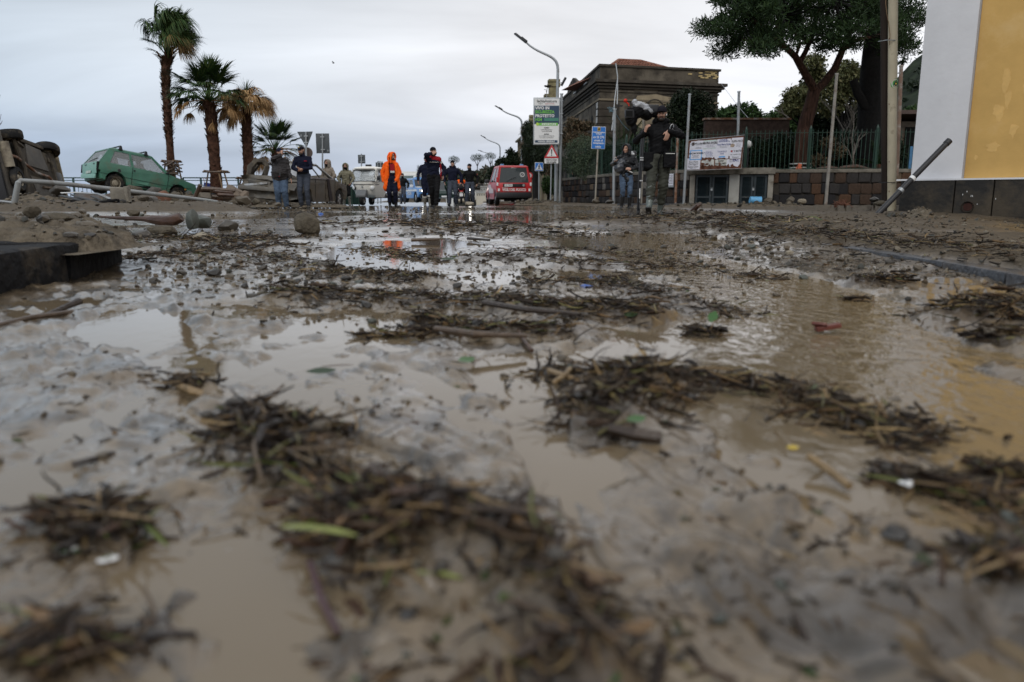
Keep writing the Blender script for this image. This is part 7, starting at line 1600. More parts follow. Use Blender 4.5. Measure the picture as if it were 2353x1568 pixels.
# fan palms on the promenade
def blade_strip(out,p,d,L,w,pull,n=5,seedoff=0.):
 """one leaf blade drawn out step by step, bending towards 'pull'"""
 V,F=out;p=Vector(p);d=Vector(d).normalized();b0=len(V);s=L / n
 side=d.cross(Vector((.13,.21,1))).normalized()
 for i in range(n + 1):
  ww=w * (1 - (i / n) ** 1.6) * (.45 + .55 * min(1,i / 1.5));V.append(p - side * ww);V.append(p + side * ww)
  d=(d + pull * (i + .4) / n).normalized();p=p + d * s
 for i in range(n):F.append((b0 + 2 * i,b0 + 2 * i + 1,b0 + 2 * i + 3,b0 + 2 * i + 2))
def frond(t,hub0,az,el,pl,R,wind,droop,m,nb=24,spread=1.25,name='frond',sag=.25,w=.022):
 d=Vector((math.cos(az) * math.cos(el),math.sin(az) * math.cos(el),math.sin(el)));pts=[Vector(hub0)];q=d.copy()
 for i in range(4):pts.append(pts[-1] + q * pl / 4);q=(q + Vector((0,0,-sag * .5)) + wind * .12).normalized()
 V,F=[],[]
 b=MB();b.tube(pts,[.022,.017,.013,.010,.008],4);V += [Vector(v) for v in b.v];F += [f if len(f) == 4 else (f[0],f[1],f[2],f[3]) for f in b.f if len(f) == 4]
 lat=q.cross(Vector((0,0,1)));
 if lat.length < .05:lat=Vector((1,0,0))
 lat.normalize();up=lat.cross(q)
 out=(V,F)
 for j in range(nb):
  a=-spread + 2 * spread * j / (nb - 1) + random.uniform(-.05,.05);dd=q * math.cos(a) + lat * math.sin(a) + up * random.uniform(-.08,.12);L=R * (.72 + .28 * math.cos(a * .8)) * random.uniform(.85,1.1)
  blade_strip(out,pts[-1],dd,L,w,Vector((0,0,-droop)) + wind * random.uniform(.6,1.3))
 return link(name,mesh_np(name,[tuple(v) for v in V],F,m),None,t)
def palm(label,trunk,Y,r0,r1,boots,specs):
 P=[at(u,v,Y) for u,v in trunk];base=Vector((P[0].x,Y,0));t=T('palm_tree',label,'palm tree','fan palms along the promenade',base);Q=[p - base for p in P];Q[0].z=-.2
 b=MB();fine=[]
 for i in range(len(Q) - 1):
  for k in range(8):fine.append(Q[i].lerp(Q[i + 1],k / 8))
 fine.append(Q[-1]);n=len(fine);rad=[(r0 + (r1 - r0) * i / n) * random.uniform(.94,1.07) for i in range(n)];b.tube(fine,rad,12);b.build('trunk',M_PTRUNK,t,jit=.008)
 V,F=[],[]
 for (h0,h1,cnt,ln) in boots:
  for k in range(cnt):
   s=h0 + (h1 - h0) * random.random();i=min(n - 2,int(s * (n - 1)));c=fine[i].lerp(fine[i + 1],s * (n - 1) - i);a=random.uniform(0,2 * pi);o=Vector((math.cos(a),math.sin(a),0));tn=Vector((-o.y,o.x,0));R=rad[i] * .92;w=.05;L=ln * random.uniform(.5,1.4);up=Vector((0,0,random.uniform(.2,1.0)))
   p=c + o * R;e=p + (o * random.uniform(.5,1.2) + up).normalized() * L;k0=len(V);V += [p - tn * w,p + tn * w,e + tn * w * .3,e - tn * w * .3,p - tn * w * .6 + Vector((0,0,-.07)),p + tn * w * .6 + Vector((0,0,-.07))];F += [(k0,k0 + 1,k0 + 2,k0 + 3),(k0 + 4,k0 + 5,k0 + 2,k0 + 3)]
 o=link('leaf_base',mesh_np('leaf_base',[tuple(v) for v in V],F,M_PBOOT),None,t);o['kind']='stuff'
 for s in specs:s(t,Q[-1],Q)
 return t
def fan(n,el0,el1,pl0,pl1,R,wind,droop,m,az=None,**k):
 def f(t,top,Q):
  for i in range(n):
   a=2 * pi * (i + random.random() * .8) / n if az is None else random.uniform(*az)
   frond(t,top + Vector((0,0,random.uniform(-.12,.05))),a,random.uniform(el0,el1),random.uniform(pl0,pl1),R * random.uniform(.85,1.15),wind,droop,m,**k)
 return f
Wd=Vector((.26,.0,0))
palm('tallest palm with a wind blown green crown, behind the green car',[(396,462),(394,400),(388,300),(381,200),(381,150),(386,136)],29.,.125,.155,[(.02,.36,60,.04),(.36,.93,420,.095),(.9,1.,30,.3)],
     [fan(16,1.2,1.55,1.0,1.5,.95,Wd * 1.9,1.5,L_PALM,sag=.0,nb=30,w=.028),fan(18,1.0,1.5,.7,1.25,.95,Wd * 2.0,1.6,L_PALM,(-2.0,2.0),sag=.0,nb=30,w=.028),fan(12,.8,1.35,.6,1.1,.9,Wd * 1.6,1.3,L_MIX,(-1.3,1.3),nb=28,w=.028),fan(5,.7,1.1,.5,.9,.9,Wd,1.6,L_DEAD,(-1.2,.8)),fan(8,.9,1.3,.8,1.2,.75,Wd * 1.2,.35,L_PALM,(-.7,.7)),fan(10,.9,1.5,.8,1.4,.9,Wd * 1.2,1.7,L_PALM,(1.2,4.2),sag=.0,nb=30,w=.028),fan(3,1.25,1.45,1.3,1.55,.6,Wd * .4,.15,L_PALM,(-.6,.8)),fan(3,.8,1.1,.5,.8,.55,Vector((-.1,0,0)),.25,L_PALM,(2.6,3.5))])
palm('second palm with a broad green crown and hanging tan fronds',[(498,462),(496,400),(490,330),(484,260),(481,236)],27.,.195,.19,[(.0,.5,150,.05),(.5,1.,130,.13)],
     [fan(24,.55,1.45,.75,.95,.74,Vector((0,0,0)),.28,L_PALM,sag=.1,nb=32,w=.03),fan(16,.3,.85,.80,1.0,.72,Vector((0,0,0)),.5,L_PALM,nb=32,w=.03),fan(3,.75,1.0,.7,.8,.6,Vector((0,0,0)),.6,L_MIX,(-2,-1)),fan(4,.05,.25,.6,.8,.5,Vector((0,0,0)),.8,L_DEAD),fan(3,-.1,.15,.85,1.0,.55,Vector((0,0,0)),1.1,L_DEAD,(2.7,3.6)),fan(2,-.1,.1,.75,1.0,.5,Vector((0,0,0)),1.0,L_DEAD,(-.5,.3)),lambda t,top,Q:frond(t,Q[-2] + Vector((.1,-.2,-.2)),-.8,-.9,.15,.45,Vector((0,0,0)),.3,L_DEAD,spread=.9)])
palm('third palm with a drooping dead brown crown',[(574,462),(572,400),(569,340),(566,285),(566,252)],28.,.20,.165,[(.0,.45,110,.05),(.45,1.,170,.11)],
     [fan(3,1.1,1.5,.4,.6,.5,Vector((0,0,0)),.2,L_PALM),fan(20,.5,1.25,.45,.8,.8,Wd * .5,1.2,L_DEAD,nb=28,w=.028),fan(12,.3,.9,.45,.7,.8,Wd * .5,1.0,L_DEAD,(-.9,.9)),fan(7,.0,.5,.4,.7,.75,Vector((-.05,0,0)),1.0,L_DEAD,(2.2,4.0)),fan(4,-.4,.0,.4,.6,.7,Vector((0,0,0)),.9,L_DEAD,(2.6,4.4)),fan(2,.8,1.2,.5,.6,.6,Vector((0,0,0)),.4,L_MIX)])
palm('smallest palm with green crown and dead fronds hanging behind the men',[(637,462),(636,420),(634,380),(632,346)],31.,.15,.15,[(.0,1.,110,.12)],
     [fan(20,.5,1.4,.65,.85,.64,Vector((0,0,0)),.22,L_PALM,sag=.1,nb=30,w=.028),fan(7,.2,.6,.75,.9,.62,Vector((0,0,0)),.4,L_PALM),fan(1,.1,.2,1.0,1.1,.4,Vector((0,0,0)),.9,L_DEAD,(-.2,.2)),fan(6,.15,.35,.95,1.15,.72,Vector((0,0,0)),1.9,L_DEAD,(-1.2,.2),sag=.75),fan(4,.15,.35,.95,1.15,.7,Vector((0,0,0)),1.9,L_DEAD,(2.6,4.0),sag=.75),fan(3,.1,.3,.9,1.1,.7,Vector((0,0,0)),1.9,L_DEAD,(-2.0,-1.0),sag=.75)])
def braces(label,u,vt,Y,w):
 c=at(u,vt,Y);t=T('tree_brace',label,'tree brace','timber braces round the palm trunks',(c.x,Y,0));z=c.z
 for s in (-1,1):
  for q in (-1,1):b=MB();b.tube([(s * w * 1.35,q * w * 1.2,-.1),(s * w * .55,q * w * .8,z + .05)],.026,6);b.build('stake',M_WOODS[0 if s > 0 else 1],t)
 for q in (-1,1):b=MB();b.tube([(-w * 1.15,q * w * .95,z),(w * 1.15,q * w * .95,z)],.030,6);b.build('cross_rail',M_WOODS[1],t)
 for s in (-1,1):b=MB();b.tube([(s * w * .9,-w * 1.15,z + .04),(s * w * .9,w * 1.15,z + .04)],.026,6);b.build('cross_rail',M_WOODS[0],t)
braces('timber brace heaped with debris round the tallest palm',394,372,28.9,.25);braces('timber brace round the second palm beside the blue bag',497,396,26.9,.31);braces('low timber brace round the third palm',572,411,27.9,.32)
t=T('debris_heap','tangle of branches caught in the brace of the tallest palm','branches',None,at(394,400,28.8));b=MB(True)
for k in range(26):p=at(394 + random.uniform(-12,14),random.uniform(375,402),28.75 + random.uniform(-.2,.1));q=Vector((random.uniform(-.3,.3),random.uniform(-.1,.1),random.uniform(-.12,.12)));b.tube([p - q,p + q],random.uniform(.015,.04),5)
b.build('branch',M_WOODS[1],t)['kind']='stuff'
# the great umbrella pine over the wall
def limb(b,pts,Y0,dY,r0,r1,n=9,base=Vector((0,0,0))):
 P=[at(u,v,Y0 + dY * k / (len(pts) - 1)) - base for k,(u,v) in enumerate(pts)];b.tube(P,[r0 + (r1 - r0) * k / (len(P) - 1) for k in range(len(P))],n);return P
def big_pine():
 Y=27.0;base=at(1840,392,Y);t=T('umbrella_pine','great umbrella pine with forked reddish trunk leaning over the iron fence','pine tree',None,base);b=MB();z=base
 limb(b,[(1838,420),(1839,390),(1843,330),(1851,280),(1864,240),(1872,205)],Y,0,.295,.195,12,z);B1=b.build('trunk',M_BARK,t,jit=.012)
 L1=[(1874,212),(1862,190),(1840,152),(1828,131),(1811,114),(1778,84),(1744,57),(1700,30)];L2=[(1872,212),(1892,192),(1918,158),(1935,118),(1952,77),(1985,36),(2005,-10)]
 L3=[(1836,146),(1850,122),(1862,95),(1868,66),(1885,22),(1890,-30)];L4=[(1806,110),(1770,99),(1730,96),(1690,88),(1665,74)];L5=[(1828,132),(1838,100),(1858,98)];L6=[(1778,84),(1790,50),(1795,0)];L7=[(1940,110),(1975,90),(2030,80),(2080,70)];L8=[(1862,95),(1830,80),(1800,40)];L9=[(1952,77),(1930,50),(1920,0)]
 arms=[]
 for L,r0,r1,dy in ((L1,.15,.045,-1.5),(L2,.155,.07,1.),(L3,.095,.045,.8),(L4,.06,.025,-.6),(L5,.05,.07,.2),(L6,.07,.04,1.5),(L7,.09,.03,-.3),(L8,.07,.03,-1.5),(L9,.08,.04,-1.2)):
  b=MB();arms += limb(b,L,Y,dy,r0,r1,8,z);b.build('limb',M_BARK,t,jit=.006)
 rr=np.random.default_rng(5);cl=[]
 k=px(Y)
 for i in range(290):                                       # clump centres inside an uneven flat dome
  u=rr.uniform(1618,2125);s=(u - 1872) / 256;dd=rr.uniform(-3.6,3.6);q=1 - s * s - (dd / 4.2) ** 2
  if q < .02:continue
  lo=128 - 26 * (1 - abs(s)) - 18 * math.sin(u * .045) - 40 * (abs(s) > .88);hi=60 - 230 * math.sqrt(q)
  v=hi + (lo - hi) * (rr.random() ** .8)
  if abs(s) > .8:v=min(v,118)
  c=at(u,v,Y + dd) - z;cl.append(c)
 n=230;V=[]
 for c in cl:
  R=rr.uniform(.22,.58);d=rr.normal(size=(n,3));d /= np.linalg.norm(d,axis=1,keepdims=True);P=np.array(c) + d * (R * rr.random(n) ** .45)[:,None] * np.array([1.25,1.25,.55])
  a=d * .6 + rr.normal(size=(n,3)) * .7 + np.array([0,0,.45]);a /= np.linalg.norm(a,axis=1,keepdims=True);w=np.cross(a,rr.normal(size=(n,3)));w /= np.linalg.norm(w,axis=1,keepdims=True);L=rr.uniform(.09,.20,n)[:,None]
  V.append(np.stack([P - w * .010,P + w * .010,P + a * L + w * .014,P + a * L - w * .014],1))
 V=np.concatenate(V).reshape(-1,3);F=np.arange(len(V)).reshape(-1,4);link('crown',mesh_np('crown',V,F,L_PINE),None,t)
 A=np.array([tuple(a) for a in arms]);tw=MB()
 for c in cl:
  dd=np.linalg.norm(A - np.array(c),axis=1);a=Vector(A[int(np.argmin(dd))])
  if 0.3 < dd.min() < 3.2:m=a.lerp(c,.5) + Vector((0,0,-.12));tw.tube([a,m,c],[.034,.022,.008],4,False)
 tw.build('twig',M_BARK2,t)['kind']='stuff'
 for v in (377,386):q=MB();c=at(1839,v,Y) - z;q.tube([c - Vector((0,0,.018)),c + Vector((0,0,.018))],.36,14);q.build('white_band',F_REFL,t)
 q=MB();c=at(1836,384,Y - .40) - z;q.box(c,(.14,.03,.22),rot3(y=.3));q.box(c + Vector((0,-.01,-.05)),(.22,.03,.07));q.build('orange_tape',mat('orange_tape',(.80,.20,.10),rough=.4),t)
big_pine()
def dark_trunk():
 Y=27.6;base=at(1999,392,Y);t=T('dark_tree','massive blackened tree trunk between the pine and the beige pole','tree',None,base);b=MB()
 limb(b,[(1999,420),(1999,380),(2000,300),(2003,210),(2010,120),(2018,40),(2022,-60),(2022,-160)],Y,0,.50,.33,14,base);b.build('trunk',M_BARK2,t,jit=.02)
 b=MB();limb(b,[(2004,265),(1986,240),(1970,214),(1960,184)],Y - .2,0,.17,.13,9,base);b.build('broken_limb',M_BARK2,t,jit=.01);b=MB();limb(b,[(2012,55),(1992,20),(1975,-20),(1960,-70)],Y,.5,.12,.05,8,base);b.build('limb',M_BARK,t)
 bl=[ub(2020 + 90 * math.cos(k * 1.1),-130 + 50 * math.sin(k * 2.3),60,30,Y + .8 * math.sin(k)) for k in range(9)];V,F=leaf_cloud(bl,9000,.18,.16,.4,12);link('crown',mesh_np('crown',V - np.array(base),F,L_PINE),None,t)
 b=MB();limb(b,[(1995,60),(1990,75),(1985,95)],Y - .48,0,.05,.03,6,base);b.build('peeled_bark',mat('peeled_bark',(.35,.33,.30),var=.2),t)
dark_trunk()
# garden and street trees
tree('eucalyptus_tree','tall thin olive leaved tree directly behind the pine fork',at(1840,400,36),[ub(1868,150,30,28,36),ub(1835,222,36,26,36),ub(1815,250,30,20,36),ub(1862,205,28,40,36.5),ub(1880,175,20,25,36)],7000,.16,L_OLIVE,seed=21,tr=.16,droop=.5,shell=.3)
tree('eucalyptus_tree','olive green leafy tree between the pine fork and the blackened trunk',at(1930,400,35),[ub(1930,185,40,34,35),ub(1960,200,34,50,35),ub(1910,230,34,40,35),ub(1948,160,28,24,35)],8000,.16,L_OLIVE,seed=22,tr=.16,droop=.5,shell=.35)
tree('pine_tree','rounded green pine rising behind the globe lamp and poster board',at(1700,400,46),[ub(1704,268,46,30,46),ub(1668,280,34,28,46),ub(1740,288,26,24,46),ub(1690,300,70,24,46),ub(1660,262,12,10,46)],9000,.24,L_MID,seed=23,tr=.2)
tree('pine_tree','dark green tree with pointed crown left of the pine trunk',at(1800,400,40),[ub(1812,262,30,26,40),ub(1785,290,40,34,40),ub(1770,320,40,34,40),ub(1822,300,34,40,40),ub(1850,290,30,50,40)],10000,.20,L_MID,seed=24,tr=.2)
tree('broadleaf_tree','dark evergreen mass right of the pine trunk behind the bare saplings',at(1920,400,37),[ub(1900,300,40,50,37),ub(1950,290,40,50,37),ub(1880,280,24,40,37),ub(1975,320,30,50,37)],10000,.18,L_DARK,seed=25,tr=.2)
tree('garden_shrub','large dark evergreen shrub standing before the ruined palazzo front',at(1585,400,33),[ub(1580,240,40,34,33),ub(1560,270,40,50,33),ub(1612,262,32,50,33),ub(1590,310,52,50,33),ub(1548,320,30,40,33),ub(1620,310,30,40,33)],17000,.13,L_DARK,seed=26,cat='shrub',leafname='foliage')
tree('garden_shrub','grey green feathery bush by the blue road sign',at(1345,410,33.6),[ub(1340,345,42,34,33.6,.8),ub(1318,375,34,26,34.0,.6),ub(1376,340,22,24,32.5,.6),ub(1350,385,40,30,33,.6)],10000,.11,L_GREY,seed=27,cat='shrub',leafname='foliage',thin=.2)
tree('garden_shrub','brownish overgrown bush clinging to the ruined palazzo wall',at(1315,400,42),[ub(1318,292,20,22,42,.5),ub(1340,290,26,12,42,.5),ub(1300,320,14,26,43,.5),ub(1330,320,30,20,41,.5)],5000,.13,L_DRY,seed=28,cat='shrub',leafname='foliage')
tree('garden_hedge','dark hedge behind the fence between the poster board and the pine trunk',at(1770,400,27.5),[ub(1735 + k * 26,352 + 8 * math.sin(k * 2),24,40,27.6 + .4 * (k % 2),.6) for k in range(5)],9000,.12,L_DARK,seed=29,cat='hedge',leafname='foliage',limbs=False,tr=.05)
tree('garden_hedge','tangled dark hedge behind the fence right of the pine trunk',at(1930,400,28.4),[ub(1868 + k * 27,350 + 9 * math.sin(k * 2),24,42,28.5 + .4 * (k % 2),.6) for k in range(8)],12000,.12,L_DARK,seed=30,cat='hedge',leafname='foliage',limbs=False,tr=.05)
tree('garden_hedge','dark greenery behind the fence behind the cameraman and poncho man',at(1460,400,31),[ub(1395 + k * 27,365 + 6 * math.sin(k * 2),22,36,32.5 - k * .75,.6) for k in range(8)],12000,.12,L_DARK,seed=31,cat='hedge',leafname='foliage',limbs=False,tr=.05)
tree('garden_shrub','withered brown bush low behind the fence right of the pine trunk',at(1880,395,26.2),[ub(1880,370,22,16,26.2,.3),ub(1905,330,22,18,26.4,.3),ub(1925,350,16,18,26.3,.3)],1500,.09,L_DRY,seed=32,cat='shrub',leafname='foliage',shell=.3)
tree('broadleaf_tree','green bush under the mountain in the gap by the white pilaster',at(2095,390,60),[ub(2098,275,30,26,60),ub(2075,290,20,16,60)],4000,.30,L_MID,seed=33)
tree('broadleaf_tree','dense dark evergreen tree behind the red van and the small lamp',at(1165,455,66),[ub(1160,385,26,24,66),ub(1178,372,18,22,66),ub(1142,405,22,24,66),ub(1180,410,26,40,66),ub(1160,430,30,24,66),ub(1172,352,8,9,66)],12000,.26,L_DARK,seed=34,tr=.25)
tree('street_tree','dark drooping tree under the insurance sign with hanging dead leaves',at(1232,455,40),[ub(1215,300,14,26,46,.8),ub(1222,350,26,40,42,.9),ub(1250,360,26,40,40,.9),ub(1275,380,20,40,38,.8),ub(1205,400,16,36,44,.8)],11000,.22,L_DARK,seed=35,tr=.2,thin=.16,droop=1.2)
tree('street_tree','brown dead foliage hanging beside the lamp left of the insurance sign',at(1206,455,50),[ub(1206,300,10,20,50,.5),ub(1212,375,12,40,45,.4),ub(1200,330,7,10,50,.4),ub(1262,395,8,24,37.5,.3)],1700,.22,L_DRY,seed=36,tr=.08,thin=.12,droop=1.6)
tree('garden_shrub','low green bush at the road edge behind the sign posts',at(1262,462,36.5),[ub(1258,425,14,22,36.5,.4),ub(1274,432,12,20,36.5,.4)],2600,.09,L_MID,seed=37,cat='shrub',leafname='foliage')
def cycad(label,u,v,Y,n,L,m,seed):
 random.seed(seed);base=at(u,v,Y);t=T('garden_palm',label,'palm','feathery garden palms behind the fence',base)
 b=MB();b.tube([(0,0,-1.2),(0,0,.1)],[.16,.14],8);b.build('trunk',M_PTRUNK,t)
 for i in range(n):
  az=random.uniform(0,2 * pi);el=random.uniform(.55,1.45);V,F=[],[];p=Vector((0,0,.05));d=Vector((math.cos(az) * math.cos(el),math.sin(az) * math.cos(el),math.sin(el)));pts=[p];LL=L * random.uniform(.8,1.15)
  for k in range(12):d=(d + Vector((0,0,-.09)) + Vector((d.x,d.y,0)) * .03).normalized();p=p + d * LL / 12;pts.append(p)
  for k in range(1,12):
   dd=(pts[k + 1] - pts[k]).normalized();lat=dd.cross(Vector((0,0,1))).normalized()
   for s in (-1,1):
    for h in (0,.5):blade_strip((V,F),pts[k].lerp(pts[k + 1],h),lat * s + dd * .7 + Vector((0,0,.25)),L * .24 * math.sin(pi * (k + h + 1) / 14),.016,Vector((0,0,-.2)),2)
  b=MB();b.tube(pts,[.018 - .0012 * k for k in range(13)],4,False);o=len(V);V += [Vector(x) for x in b.v];F += [tuple(i_ + o for i_ in f) for f in b.f]
  link('frond',mesh_np('frond',[tuple(x) for x in V],F,m),None,t)
cycad('feathery palm between the blue road sign and the shouldered camera',1432,372,31.5,26,1.9,L_MID,3)
cycad('smaller feathery palm behind the blue road sign',1395,380,34,18,1.5,L_MID,4)
cycad('low fan of fronds at the foot of the blackened trunk',2015,385,26.4,16,.95,L_MID,5)
random.seed(99)
def bare_tree(label,base,tip_u,tip_v,Y,m,n=5,depth=4,r=.05,name='bare_tree',cat='tree'):
 base=Vector(base);t=T(name,label,cat,None,base);b=MB();tip=at(tip_u,tip_v,Y) - base
 def grow(p,d,L,r,k):
  q=p + d * L;mid=p.lerp(q,.5) + Vector((random.uniform(-.08,.08),random.uniform(-.05,.05),random.uniform(-.03,.08))) * L;b.tube([p,mid,q],[r,r * .85,r * .65],5,False)
  if k <= 0:return
  for i in range(n if k > 1 else 3):
   s=random.uniform(.35,1.);e=(d + Vector((random.uniform(-.8,.8),random.uniform(-.6,.6),random.uniform(-.25,.5)))).normalized();grow(p.lerp(q,s),e,L * random.uniform(.4,.7),r * .5,k - 1)
 grow(Vector((0,0,-.2)),tip.normalized(),tip.length * .55,r,depth);b.build('branches',m,t);return t
M_TWIG=mat('pale_bare_twigs',(.16,.14,.115),var=.25)
bare_tree('pale leafless sapling between the pine and the blackened trunk',at(1945,395,29.5),1935,190,29.5,M_TWIG,4,3,.045)
bare_tree('thin leafless sapling before the hedge left of the blackened trunk',at(1962,395,27),1955,230,27,M_TWIG,4,3,.035)
bare_tree('leafless twig reaching left from the eucalyptus',at(1815,262,34),1778,235,34,M_TWIG,3,2,.04,'branch','branch')
bare_tree('leafless feathery sapling at the far left edge of the picture',at(-22,330,15.0),12,178,15.0,mat('grey_twig',(.10,.09,.08),var=.2),5,2,.02)
# far headland trees
def far_pine(label,u,v,w,h,Y,vb,seed):
 c=at(u,v,Y);base=at(u,vb,Y);k=px(Y);t=T('umbrella_pine',label,'pine tree','umbrella pines on the far headland',base)
 V,F=leaf_cloud([((c.x + w * k * s * .6,c.y,c.z + h * k * .15 * (1 - abs(s))),(w * k * .55,w * k * .6,h * k * .42)) for s in (-.75,0,.75)],3600,w * k * .07,.4,.6,seed);link('crown',mesh_np('crown',V - np.array(base),F,L_PINE),None,t)
 b=MB();q=c - base;b.tube([(0,0,-2),(0,0,q.z * .5)],[k * 1.3,k],6)
 for s in (-.6,.1,.6):b.tube([(0,0,q.z * .45),(s * w * k * .5,0,q.z * .8),(s * w * k,0,q.z)],[k * .8,k * .6,k * .3],5)
 b.build('trunk',M_BARK2,t)
far_pine('umbrella pine on the headland between the saluting man and the coated policeman',1043,368,14,18,240,398,41);far_pine('larger umbrella pine on the headland left of the red van',1097,364,17,20,250,398,42);far_pine('umbrella pine half hidden by the dark evergreen above the red van',1127,360,14,18,250,396,43)
def norfolk():
 Y=200;base=at(962,425,Y);k=px(Y);t=T('conifer_tree','small tiered conifer rising behind the rescuer in navy overalls','tree',None,base);b=MB();b.tube([(0,0,-1),(0,0,45 * k)],[k * 1.,k * .2],5);b.build('trunk',M_BARK2,t)
 bl=[]
 for i in range(8):z=(12 + i * 4.2) * k;w=(9 - i * .95) * k;bl += [((base.x,base.y,base.z + z),(w,w,1.1 * k))]
 V,F=leaf_cloud(bl,2600,1.6 * k,.3,.5,44);link('crown',mesh_np('crown',V - np.array(base),F,L_DARK),None,t)
norfolk()
def woods():
 bl=[ub(1000 + k * 9 + random.uniform(-3,3),428 - min(30,k * 2.2) + random.uniform(-7,9),random.uniform(7,12),random.uniform(6,10),215 + random.uniform(-10,10),6) for k in range(22)]
 bl += [ub(u,v,w,h,190,5) for u,v,w,h in ((1030,408,10,16),(1052,400,9,9),(945,425,14,14),(1085,415,9,8),(1110,405,12,8))]
 V,F=leaf_cloud(bl,16000,1.0,.5,.5,45);o=link('woods',mesh_np('woods',V,F,leaf_mat('far_scrub',[(.022,.030,.018),(.048,.056,.032),(.06,.05,.035),(.032,.044,.024)])));tag(o,'scrub and trees covering the far headland','woods',kind='stuff')
 n=9000;r=np.random.default_rng(3);idx=r.choice(len(HV),n);P=HV[idx] + r.normal(size=(n,3)) * np.array([6,6,.5]);bl=[(tuple(p),(5,5,4)) for p in P[:700]]
 V,F=leaf_cloud(bl,26000,4.2,.6,.7,46);o=link('woods',mesh_np('woods',V,F,leaf_mat('mountain_trees',[(.012,.020,.012),(.026,.038,.020),(.018,.028,.016),(.034,.046,.024)])));tag(o,'dark woods covering the mountain side','woods',kind='stuff')
woods()
def bird():
 c=at(766,145,60);t=T('bird','tiny bird flying in the grey sky right of the tall palm','bird',None,c);b=MB();b.sph((0,0,0),(.09,.05,.045),8,6);b.add([(0,0,.02),(.03,-.02,.02),(-.02,-.1,.12),(-.08,-.16,.08)],[(0,1,2,3)]);b.add([(0,0,.02),(.03,.02,.02),(-.02,.1,.12),(-.08,.16,.08)],[(0,1,2,3)]);b.build('body',M_INK,t)
bird()
# what the flood left behind
R2=np.random.default_rng(77)
def ico(sub,seed,amp=.22,flat=1.):
 bm=bmesh.new();bmesh.ops.create_icosphere(bm,subdivisions=sub,radius=1);r=random.Random(seed);o=[Vector((r.uniform(-9,9),r.uniform(-9,9),r.uniform(-9,9))) for _ in range(3)]
 from mathutils import noise as mn
 for v in bm.verts:v.co *= 1 + amp * mn.noise(v.co * 1.1 + o[0]) * 1.6 + amp * .5 * mn.noise(v.co * 2.6 + o[1]);v.co.z *= flat
 V=np.array([v.co[:] for v in bm.verts]);F=np.array([[v.index for v in f.verts] for f in bm.faces]);bm.free();return V,F
def tri(F):return np.array([t for f in F for t in ([(f[0],f[1],f[2])] if len(f) == 3 else [(f[0],f[i],f[i + 1]) for i in range(1,len(f) - 1)])])
def chip_v(seed):
 """a strip of bark: length 1 along x, bent, ragged ends, real thickness"""
 r=random.Random(seed);n=5;V=[];w=r.uniform(.06,.16);th=r.uniform(.015,.040);bend=r.uniform(-.22,.22);tw=r.uniform(-.9,.9)
 for i in range(n + 1):
  s=i / n;x=s - .5;z=bend * (4 * x * x - .5) * .5;ww=w * (1 - .45 * abs(2 * x) ** 3) * r.uniform(.75,1.15);a=tw * x
  for sy,sz in ((-1,-1),(1,-1),(1,1),(-1,1)):V.append((x + (r.uniform(-.06,.06) if i in (0,n) else 0),sy * ww * .5 * math.cos(a) - sz * th * math.sin(a),z + sy * ww * .5 * math.sin(a) + sz * th * math.cos(a)))
 F=[(0,1,2,3)] + [(4 * i + k,4 * i + (k + 1) % 4,4 * i + 4 + (k + 1) % 4,4 * i + 4 + k) for i in range(n) for k in range(4)] + [(4 * n + 3,4 * n + 2,4 * n + 1,4 * n)]
 return np.array(V),tri([f[::-1] for f in F])
def twig_v(seed):
 r=random.Random(seed);b=MB();p=Vector((-.5,0,0));pts=[p];d=Vector((1,r.uniform(-.3,.3),r.uniform(-.1,.1)))
 for i in range(5):d=(d + Vector((0,r.uniform(-.42,.42),r.uniform(-.22,.22)))).normalized();p=p + d * .2;pts.append(p)
 R=r.choice((.007,.010,.016,.024,.034));b.tube(pts,[R,R,R * .9,R * .8,R * .7,R * .45],5)
 if r.random() < .6:q=pts[2];b.tube([q,q + Vector((.16,r.choice((-.12,.12)),.06))],[R * .6,R * .3],4)
 return np.array([tuple(v) for v in b.v]),tri(b.f)
def reed_v(seed):
 r=random.Random(seed);V,F=[],[];n=7;w=r.uniform(.018,.034);c=r.uniform(-.35,.35);zc=r.uniform(-.10,.16)
 for i in range(n + 1):s=i / n;x=s - .5;y=c * x * x;z=zc * (1 - 4 * x * x) * .5;ww=w * (1 - abs(2 * x) ** 4 * .7);V += [(x,y - ww,z),(x,y,z - w * .35),(x,y + ww,z)]
 for i in range(n):F += [(3 * i,3 * i + 1,3 * i + 4,3 * i + 3),(3 * i + 1,3 * i + 2,3 * i + 5,3 * i + 4)]
 return np.array(V),tri(F)
def leaf_v(seed):
 r=random.Random(seed);V,F=[],[];n=6;w=r.uniform(.16,.3);c=r.uniform(-.25,.3)
 for i in range(n + 1):s=i / n;x=s - .5;ww=w * math.sin(pi * min(.97,max(.03,s))) ** .8;z=c * (.25 - x * x);V += [(x,-ww,z + .12 * ww),(x,0,z),(x,ww,z + .12 * ww)]
 for i in range(n):F += [(3 * i,3 * i + 1,3 * i + 4,3 * i + 3),(3 * i + 1,3 * i + 2,3 * i + 5,3 * i + 4)]
 return np.array(V),tri(F)
KINDS={'chip':[chip_v(k) for k in range(8)],'twig':[twig_v(k + 20) for k in range(14)],'reed':[reed_v(k + 40) for k in range(6)],'leaf':[leaf_v(k + 60) for k in range(5)],
         'stone':[ico(1,k,.24,.72) for k in range(7)]}
STONE2=[ico(2,50 + k,.26,.75) for k in range(6)]
